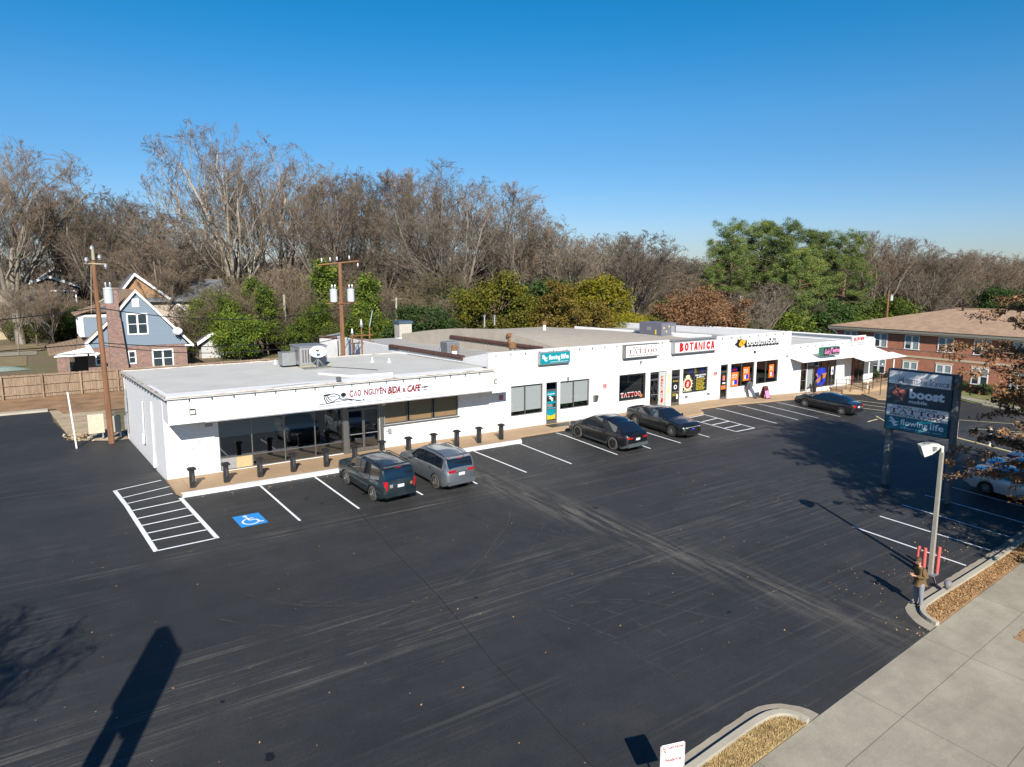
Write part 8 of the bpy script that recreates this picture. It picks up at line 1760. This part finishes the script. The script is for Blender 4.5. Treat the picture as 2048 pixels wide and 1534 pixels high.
BIG = [
 ('syc', 28, 278, 98, 'huge many-trunked bare tree rising at the left frame edge', 1.2), ('oak1', -70, 300, 115, 'large bare tree cut by the left frame edge behind the huge many-trunked tree', 1.0),
 ('ash', 120, 365, 118, 'bare tree filling the crown gap right of the huge left tree', 1.1), ('ash', 205, 372, 100, 'upright bare tree behind the leaning utility pole top', 1.25), ('oak2', 262, 402, 112, 'bare tree above the tan house chimney side, between the pole and the round dark tree', 1.2), ('thin', 305, 428, 96, 'bare tree with a bird nest above the grey roofed house', 1.5), ('oak2', 355, 432, 104, 'round bare tree at the low gap of the skyline, left of the tallest tree', 1.1),
 ('syc', 468, 258, 108, 'tallest bare tree with an ivy clad trunk left of centre', 1.12), ('oak1', 565, 296, 128, 'dense reddish bare tree right behind the tallest tree', 1.15), ('oak2', 655, 352, 108, 'bare tree with ivy on its lower trunk behind the two-transformer pole', 1.05), ('ash', 705, 335, 122, 'fan shaped bare tree between the tallest tree and the wide central tree', 1.1), ('oak2', 770, 352, 126, 'bare tree just left of the wide central tree', 1.0),
 ('oak1', 905, 326, 112, 'wide spreading bare tree at the centre of the skyline', 1.25), ('oak2', 845, 345, 130, 'bare tree merging into the left side of the wide central tree', 1.1), ('oak2', 1000, 372, 124, 'bare tree merging into the right side of the wide central tree', 1.2), ('ash', 1062, 418, 120, 'bare tree on the falling right shoulder of the central clump', 1.3), ('ash', 1105, 452, 128, 'last bare tree at the foot of the central clump', 1.2),
 ('thin', 1148, 470, 108, 'pale stemmed bare tree behind the bronze evergreen', 1.3), ('thin', 1200, 466, 112, 'second pale stemmed bare tree left of the leaning tree', 1.3), ('thin', 1262, 462, 92, 'pale leaning twin-stemmed bare tree right of the yellow evergreen', 1.5), ('oak2', 1235, 470, 130, 'round bare tree behind the leaning twin-stemmed tree', 1.2),
 ('oak2', 1752, 462, 135, 'arching bare tree right of the pines', 1.1), ('oak2', 1800, 474, 150, 'bare tree behind the arching tree right of the pines', 1.3), ('ash', 1868, 490, 140, 'pale bare tree above the brick building ridge', 1.4), ('oak2', 1965, 498, 155, 'round topped bare tree above the right end of the brick roof', 1.4), ('oak1', 1720, 486, 160, 'wide bare tree directly behind the right pine', 1.0)]
for k, px, top, D, lb, ws in BIG: put_tree(k, px, top, D, lb, ws=ws)
EV = [
 ('pine1', 1462, 452, 112, 'leftmost pine of the tall green clump', 1.0, 'pine'), ('pine2', 1520, 447, 118, 'second pine from the left in the tall green clump', 1.1, 'pine'), ('pine1', 1572, 452, 110, 'pine in the middle of the tall green clump, before the notch', 1.05, 'pine'), ('pine2', 1632, 464, 122, 'pine just right of the notch in the green clump', 1.1, 'pine'), ('pine1', 1690, 472, 116, 'rightmost pine of the tall green clump', 1.15, 'pine'), ('pine2', 1600, 500, 104, 'shorter pine standing low in front of the notch of the clump', 1.2, 'pine'), ('pine1', 1440, 500, 125, 'small pine at the left foot of the green clump', .9, 'pine'),
 ('olive', 996, 560, 86, 'rounded yellow-green evergreen beyond the curved gravel roof', 1.15, 'tree'), ('bronze', 1130, 566, 84, 'bronze green evergreen left of the yellow one', 1.1, 'tree'), ('bush', 1075, 560, 92, 'dark evergreen between the rounded yellow-green one and the bronze one', 1.2, 'tree'), ('yellow', 1206, 556, 82, 'bright yellow-green evergreen with a pointed top', 1.15, 'tree'), ('bronze', 1170, 600, 78, 'lower bronze evergreen in front of the bright yellow-green one', 1.2, 'tree'), ('yellow', 1262, 628, 78, 'small bright yellow-green bush at the foot of the leaning bare tree', 1.2, 'bush'), ('bush', 925, 575, 100, 'dark evergreen peeping out left of the rounded yellow-green one', 1.0, 'tree'),
 ('rust', 1402, 580, 88, 'tree covered with rusty brown dead leaves left of the pines', 1.35, 'tree'), ('bush', 846, 610, 76, 'glossy dark green bush behind the grey-green wooden pole', 1.15, 'bush'), ('olive', 1310, 640, 84, 'olive bush right of the leaning bare tree', 1.3, 'bush'), ('bush', 1345, 600, 100, 'dark bush left of the rusty tree', 1.2, 'bush'),
 ('bushg', 1560, 625, 100, 'green bush below the pines, left of the thin bare saplings', 1.4, 'bush'), ('bush', 1640, 600, 108, 'broad green tree below the right pines', 1.5, 'tree'), ('bushg', 1690, 620, 112, 'green tree at the left end of the brick building', 1.3, 'tree'), ('bushg', 1785, 598, 125, 'green bush top showing over the brick roof beside the far transformer pole', 1.2, 'bush'), ('bush', 2015, 575, 130, 'dark green tree over the right end of the brick roof', 1.1, 'tree'),
 ('bush', 130, 610, 104, 'dark leafy tree left of the dormer of the blue gabled house', 1.25, 'tree'), ('brushg', 60, 630, 100, 'olive brown shrubbery left of the dark leafy tree', 1.4, 'bush'), ('bush', 80, 690, 92, 'clipped glossy bush beside the porch pier', 1.1, 'bush'), ('bronze', 105, 708, 89, 'small brown bush at the foot of the porch pier', 1.2, 'bush')]
for k, px, top, D, lb, ws, cat in EV: put_tree(k, px, top, D, lb, cat, ws=ws)
IV = [(398, 622, 83.5, 'ivy mass hiding the white outbuilding', 'ivy2', 1.9), (372, 650, 82, 'low ivy at the right corner of the blue gabled house', 'ivy2', 1.5), (425, 640, 83, 'ivy covered shrub right of the white outbuilding', 'ivy2', 1.8), (392, 600, 92, 'ivy column just right of the blue gabled house', 'ivy2', 1.0), (415, 580, 95, 'second ivy column right of the blue gabled house', 'ivy', 1.0), (448, 590, 90, 'thick ivy column left of the pale wooden pole', 'ivy2', 1.2), (505, 555, 96, 'tall ivy column above the pale wooden pole shadow side', 'ivy', 1.1), (528, 570, 90, 'bright ivy column beside the forked stem', 'ivy', 1.1), (470, 630, 86, 'low ivy mass at the left of the pale wooden pole foot', 'bushg', 1.1),
      (612, 618, 88, 'ivy bush right of the pale wooden pole', 'ivy2', 1.3), (652, 520, 98, 'tall ivy clad stem behind the two-transformer pole', 'ivy', 1.25), (640, 600, 92, 'ivy mass left of the two-transformer pole', 'ivy2', 1.2), (735, 548, 90, 'leaning pillar of bright ivy right of the two-transformer pole', 'ivy', 1.2), (718, 610, 86, 'broad ivy mass at the foot of the bright pillar', 'ivy2', 1.4), (762, 640, 82, 'low ivy bush left of the grey-green wooden pole', 'bushg', .9), (430, 655, 84, 'low bright bush behind the fence at the foot of the first ivy columns', 'bushg', 1.0), (585, 650, 84, 'low bright ivy bush beside the pale wooden pole foot', 'bushg', 1.0)]
for px, top, D, lb, k, ws in IV: put_tree(k, px, top, D - (7 if D > 84 else 0), lb, 'ivy', 'ivy clad stems behind the wooden fence', ws=ws * (.95 if k != 'bushg' else .9))
rr = random.Random(77)
for i, (px, D, top) in enumerate([(384, 82, 610), (440, 86, 560), (520, 87, 560), (560, 85, 600), (605, 88, 570), (690, 88, 580), (760, 88, 580), (800, 90, 590), (890, 90, 590), (905, 84, 640)]): put_tree('brush', px, top, D, 'nearer leafless thicket standing between the ivy columns', 'thicket', 'nearer thickets between the ivy columns', ws=1.2)
# brushwood under the big trees: individual thickets, alike in the photograph
for i in range(64):
    px = 372 + 1060 * ((i * .618) % 1); D = rr.uniform(87, 116); k = 'brush' if rr.random() < .8 else 'brusho'; lim = 490 + max(0, 100 - D) * 5 if px < 620 else (520 + max(0, 100 - D) * 4 if px < 900 else 560 + max(0, 95 - D) * 6); put_tree(k, px, lim + rr.uniform(0, 80), D, 'leafless brown thicket in the undergrowth below the big trees', 'thicket', 'brown thickets below the big trees', ws=rr.uniform(1.2, 1.7))
for i, (px, top, D) in enumerate([(560, 640, 86), (665, 655, 82), (690, 640, 88), (380, 640, 99), (740, 655, 84), (800, 640, 90), (900, 640, 92), (1100, 640, 86), (1290, 650, 80), (1330, 655, 82), (1480, 640, 92), (1510, 650, 96), (1600, 655, 98), (1450, 655, 90), (545, 600, 100), (600, 590, 104), (680, 560, 100), (480, 560, 102), (860, 630, 96)]):
    put_tree('brushg' if i % 3 else 'brusho', px, top, D, 'greenish brown scrub behind the fence line and roofs', 'scrub', 'greenish brown scrub behind the roofs', ws=rr.uniform(1.1, 1.6))
for i, (px, D, top) in enumerate([(1500, 98, 575), (1545, 96, 560), (1475, 102, 590), (1625, 104, 585), (1520, 92, 600)]): put_tree('thin', px, top, D, 'slender pale sapling standing in front of the pines', 'tree', 'slender saplings in front of the pines', ws=1.3)
for i, (px, D, top) in enumerate([(95, 92, 560), (255, 96, 490), (290, 94, 505), (330, 98, 500), (375, 97, 540), (60, 95, 560), (165, 118, 430), (400, 118, 470), (318, 92, 480), (345, 93, 520), (300, 91, 545)]): put_tree('ash' if i % 2 else 'oak2', px, top, D, 'smaller bare tree among the houses on the left', 'tree', 'smaller bare trees among the left houses', ws=1.2)
put_tree('thin', 20, 560, 84, 'slim pale trunk standing on the leaf covered lawn at the left edge', ws=1.0)
for i in range(20): put_tree('brush' if i % 3 else 'brusho', (-10 + i * 16) if i < 11 else 90 + (i - 9) * 32 + rr.uniform(-10, 10), 585 + rr.uniform(0, 45), rr.uniform(100, 111) if i < 11 else rr.uniform(118, 124), 'leafless thicket between the left houses', 'thicket', 'leafless thickets between the left houses', ws=1.3)
# bare wood closing the horizon, each tree its own copy
for i in range(118):
    px = -140 + 2340 * ((i * .618034) % 1); D = rr.uniform(135, 250); top = {0: 515, 1: 505, 2: 490, 3: 490, 4: 505, 5: 507, 6: 505, 7: 505}[min(7, max(0, int(px // 290)))] + rr.uniform(0, 22); put_tree(['oak2', 'ash', 'oak1', 'thin'][i % 4], px, top, D, 'distant bare tree of the wood that closes the horizon', 'tree', 'distant bare trees along the horizon', ws=rr.uniform(1.4, 1.9))
for i in range(64):
    px = -140 + 2340 * ((i * .618034 + .3) % 1); D = rr.uniform(150, 230); put_tree('brush', px, 530 + rr.uniform(0, 22), D, 'distant leafless thicket of the wood that closes the horizon', 'thicket', 'distant thickets along the horizon', ws=rr.uniform(1.8, 2.6))
# leafless tree left of the picture whose shadow lies on the lot
put_tree('ash', 0, 0, 1, 'bare tree standing left of the picture, its twig shadow lying on the asphalt', xy=(-9.3, 10.5), h=11.5, ws=1.3, rot=1.0)
# brown-leaved oak at the right edge: limbs and leaf clusters
def brown_oak():
    T = thing('brown_leaved_oak', 'oak still holding brown leaves reaching in from the right frame edge', 'tree', (35.3, 6.8, zg(35.3, 6.8))); rng = np.random.default_rng(21); rr = random.Random(21); S = [(0, 0, -.3, .1, 0, 2.2, .27, .22), (.1, 0, 2.2, 0, .1, 7.5, .22, .12), (0, .1, 7.5, .1, 0, 14.0, .12, .04)]; L_ = []
    for k in range(300):
        z = rr.uniform(2.6, 14.6); a = k * 2.4 + rr.uniform(-.6, .6); env = 8.1 * math.sqrt(max(.05, 1 - ((z - 7.6) / 8.0) ** 2)); ln = env * rr.uniform(.5, 1.0); ca, sa = math.cos(a), math.sin(a); z0 = max(1.4, z - ln * rr.uniform(.1, .5)); pts = [Vector((0, 0, z0))]
        for i in range(1, 6):
            f = i / 5; pts.append(Vector((ca * ln * f + rr.gauss(0, .12) * ln * .1, sa * ln * f + rr.gauss(0, .12) * ln * .1, z0 + (z - z0) * f ** .7 - .1 * ln * f * f)))
        for i in range(5): S.append((*pts[i], *pts[i + 1], .075 * (1 - i / 5.5), .075 * (1 - (i + 1) / 5.5)))
        for i in range(2, 6):
            for m_ in range(3):
                d = Vector((ca * .7 + rr.gauss(0, .8), sa * .7 + rr.gauss(0, .8), rr.gauss(.05, .25))).normalized(); l2 = rr.uniform(.5, 1.25); b = pts[i - 1].lerp(pts[i], rr.random()); e = b + d * l2; S.append((*b, *e, .016, .006))
                for t in np.arange(.25, 1.05, .16):
                    c = np.array(b + d * l2 * float(t)); n = rr.randint(9, 16); L_.append(c + rng.normal(size=(n, 3)) * np.array([.11, .11, .08]))
    P_ = np.concatenate(L_); V, F = leaves_np(P_, rng.uniform(.55, 1.2, len(P_)) * .085, rng, .2, .5); mesh_np('crown', V, None, F, [FO['oak']], T); V, F = tubes_np(S, 5); mesh_np('trunk', V, None, F, [BK['brown']], T); return T
brown_oak()
# foundation shrubs of the brick building
for i, y in enumerate([41, 38.6, 36.4, 34.2, 32, 29.8, 27.4]): put_tree('bush', 0, 0, 1, 'clipped green shrub against the foot of the brick building', 'shrub', 'clipped shrubs along the brick building', xy=(75.9, y), h=1.15, ws=1.6)
for k in PR:
    if k not in used_p:
        for c in list(PR[k].children): bpy.data.objects.remove(c)
        bpy.data.objects.remove(PR[k])

# pieces that stand apart become parts of their own
def split_loose(o):
    bm = bmesh.new(); bm.from_mesh(o.data); left = set(bm.faces); comps = []
    vid = {}
    for v in bm.verts: vid.setdefault(tuple(round(c, 3) for c in v.co), []).append(v)
    grp = {v: vs for vs in vid.values() for v in vs}
    while left:
        st = [left.pop()]; c = [st[0]]
        while st:
            f = st.pop()
            for v in f.verts:
                for w_ in grp[v]:
                    for g in w_.link_faces:
                        if g in left: left.discard(g); st.append(g); c.append(g)
        comps.append([f.index for f in c])
    bm.free(); me = o.data
    if len(comps) < 2: return
    for c in comps:
        mb = MB()
        for i in c: mb.face([tuple(me.vertices[j].co) for j in me.polygons[i].vertices])
        n_ = mb.build(o.name.split('.')[0], list(me.materials), None)
        if o.parent.get('category') == 'car': smooth_weld(n_, 50)
        n_.parent = o.parent; n_.location = o.location
    bpy.data.objects.remove(o)
for o in [o for o in bpy.data.objects if o.type == 'MESH' and o.parent and (o.name.split('.')[0] in ('door_post', 'downpipe', 'white_coping', 'skid', 'access_panel', 'sticker', 'planter_box', 'black_band', 'wall_bracket', 'porch_post') or (o.parent.get('category') == 'car' and o.name.split('.')[0] in ('window', 'pillar', 'door_seam')))]: split_loose(o)
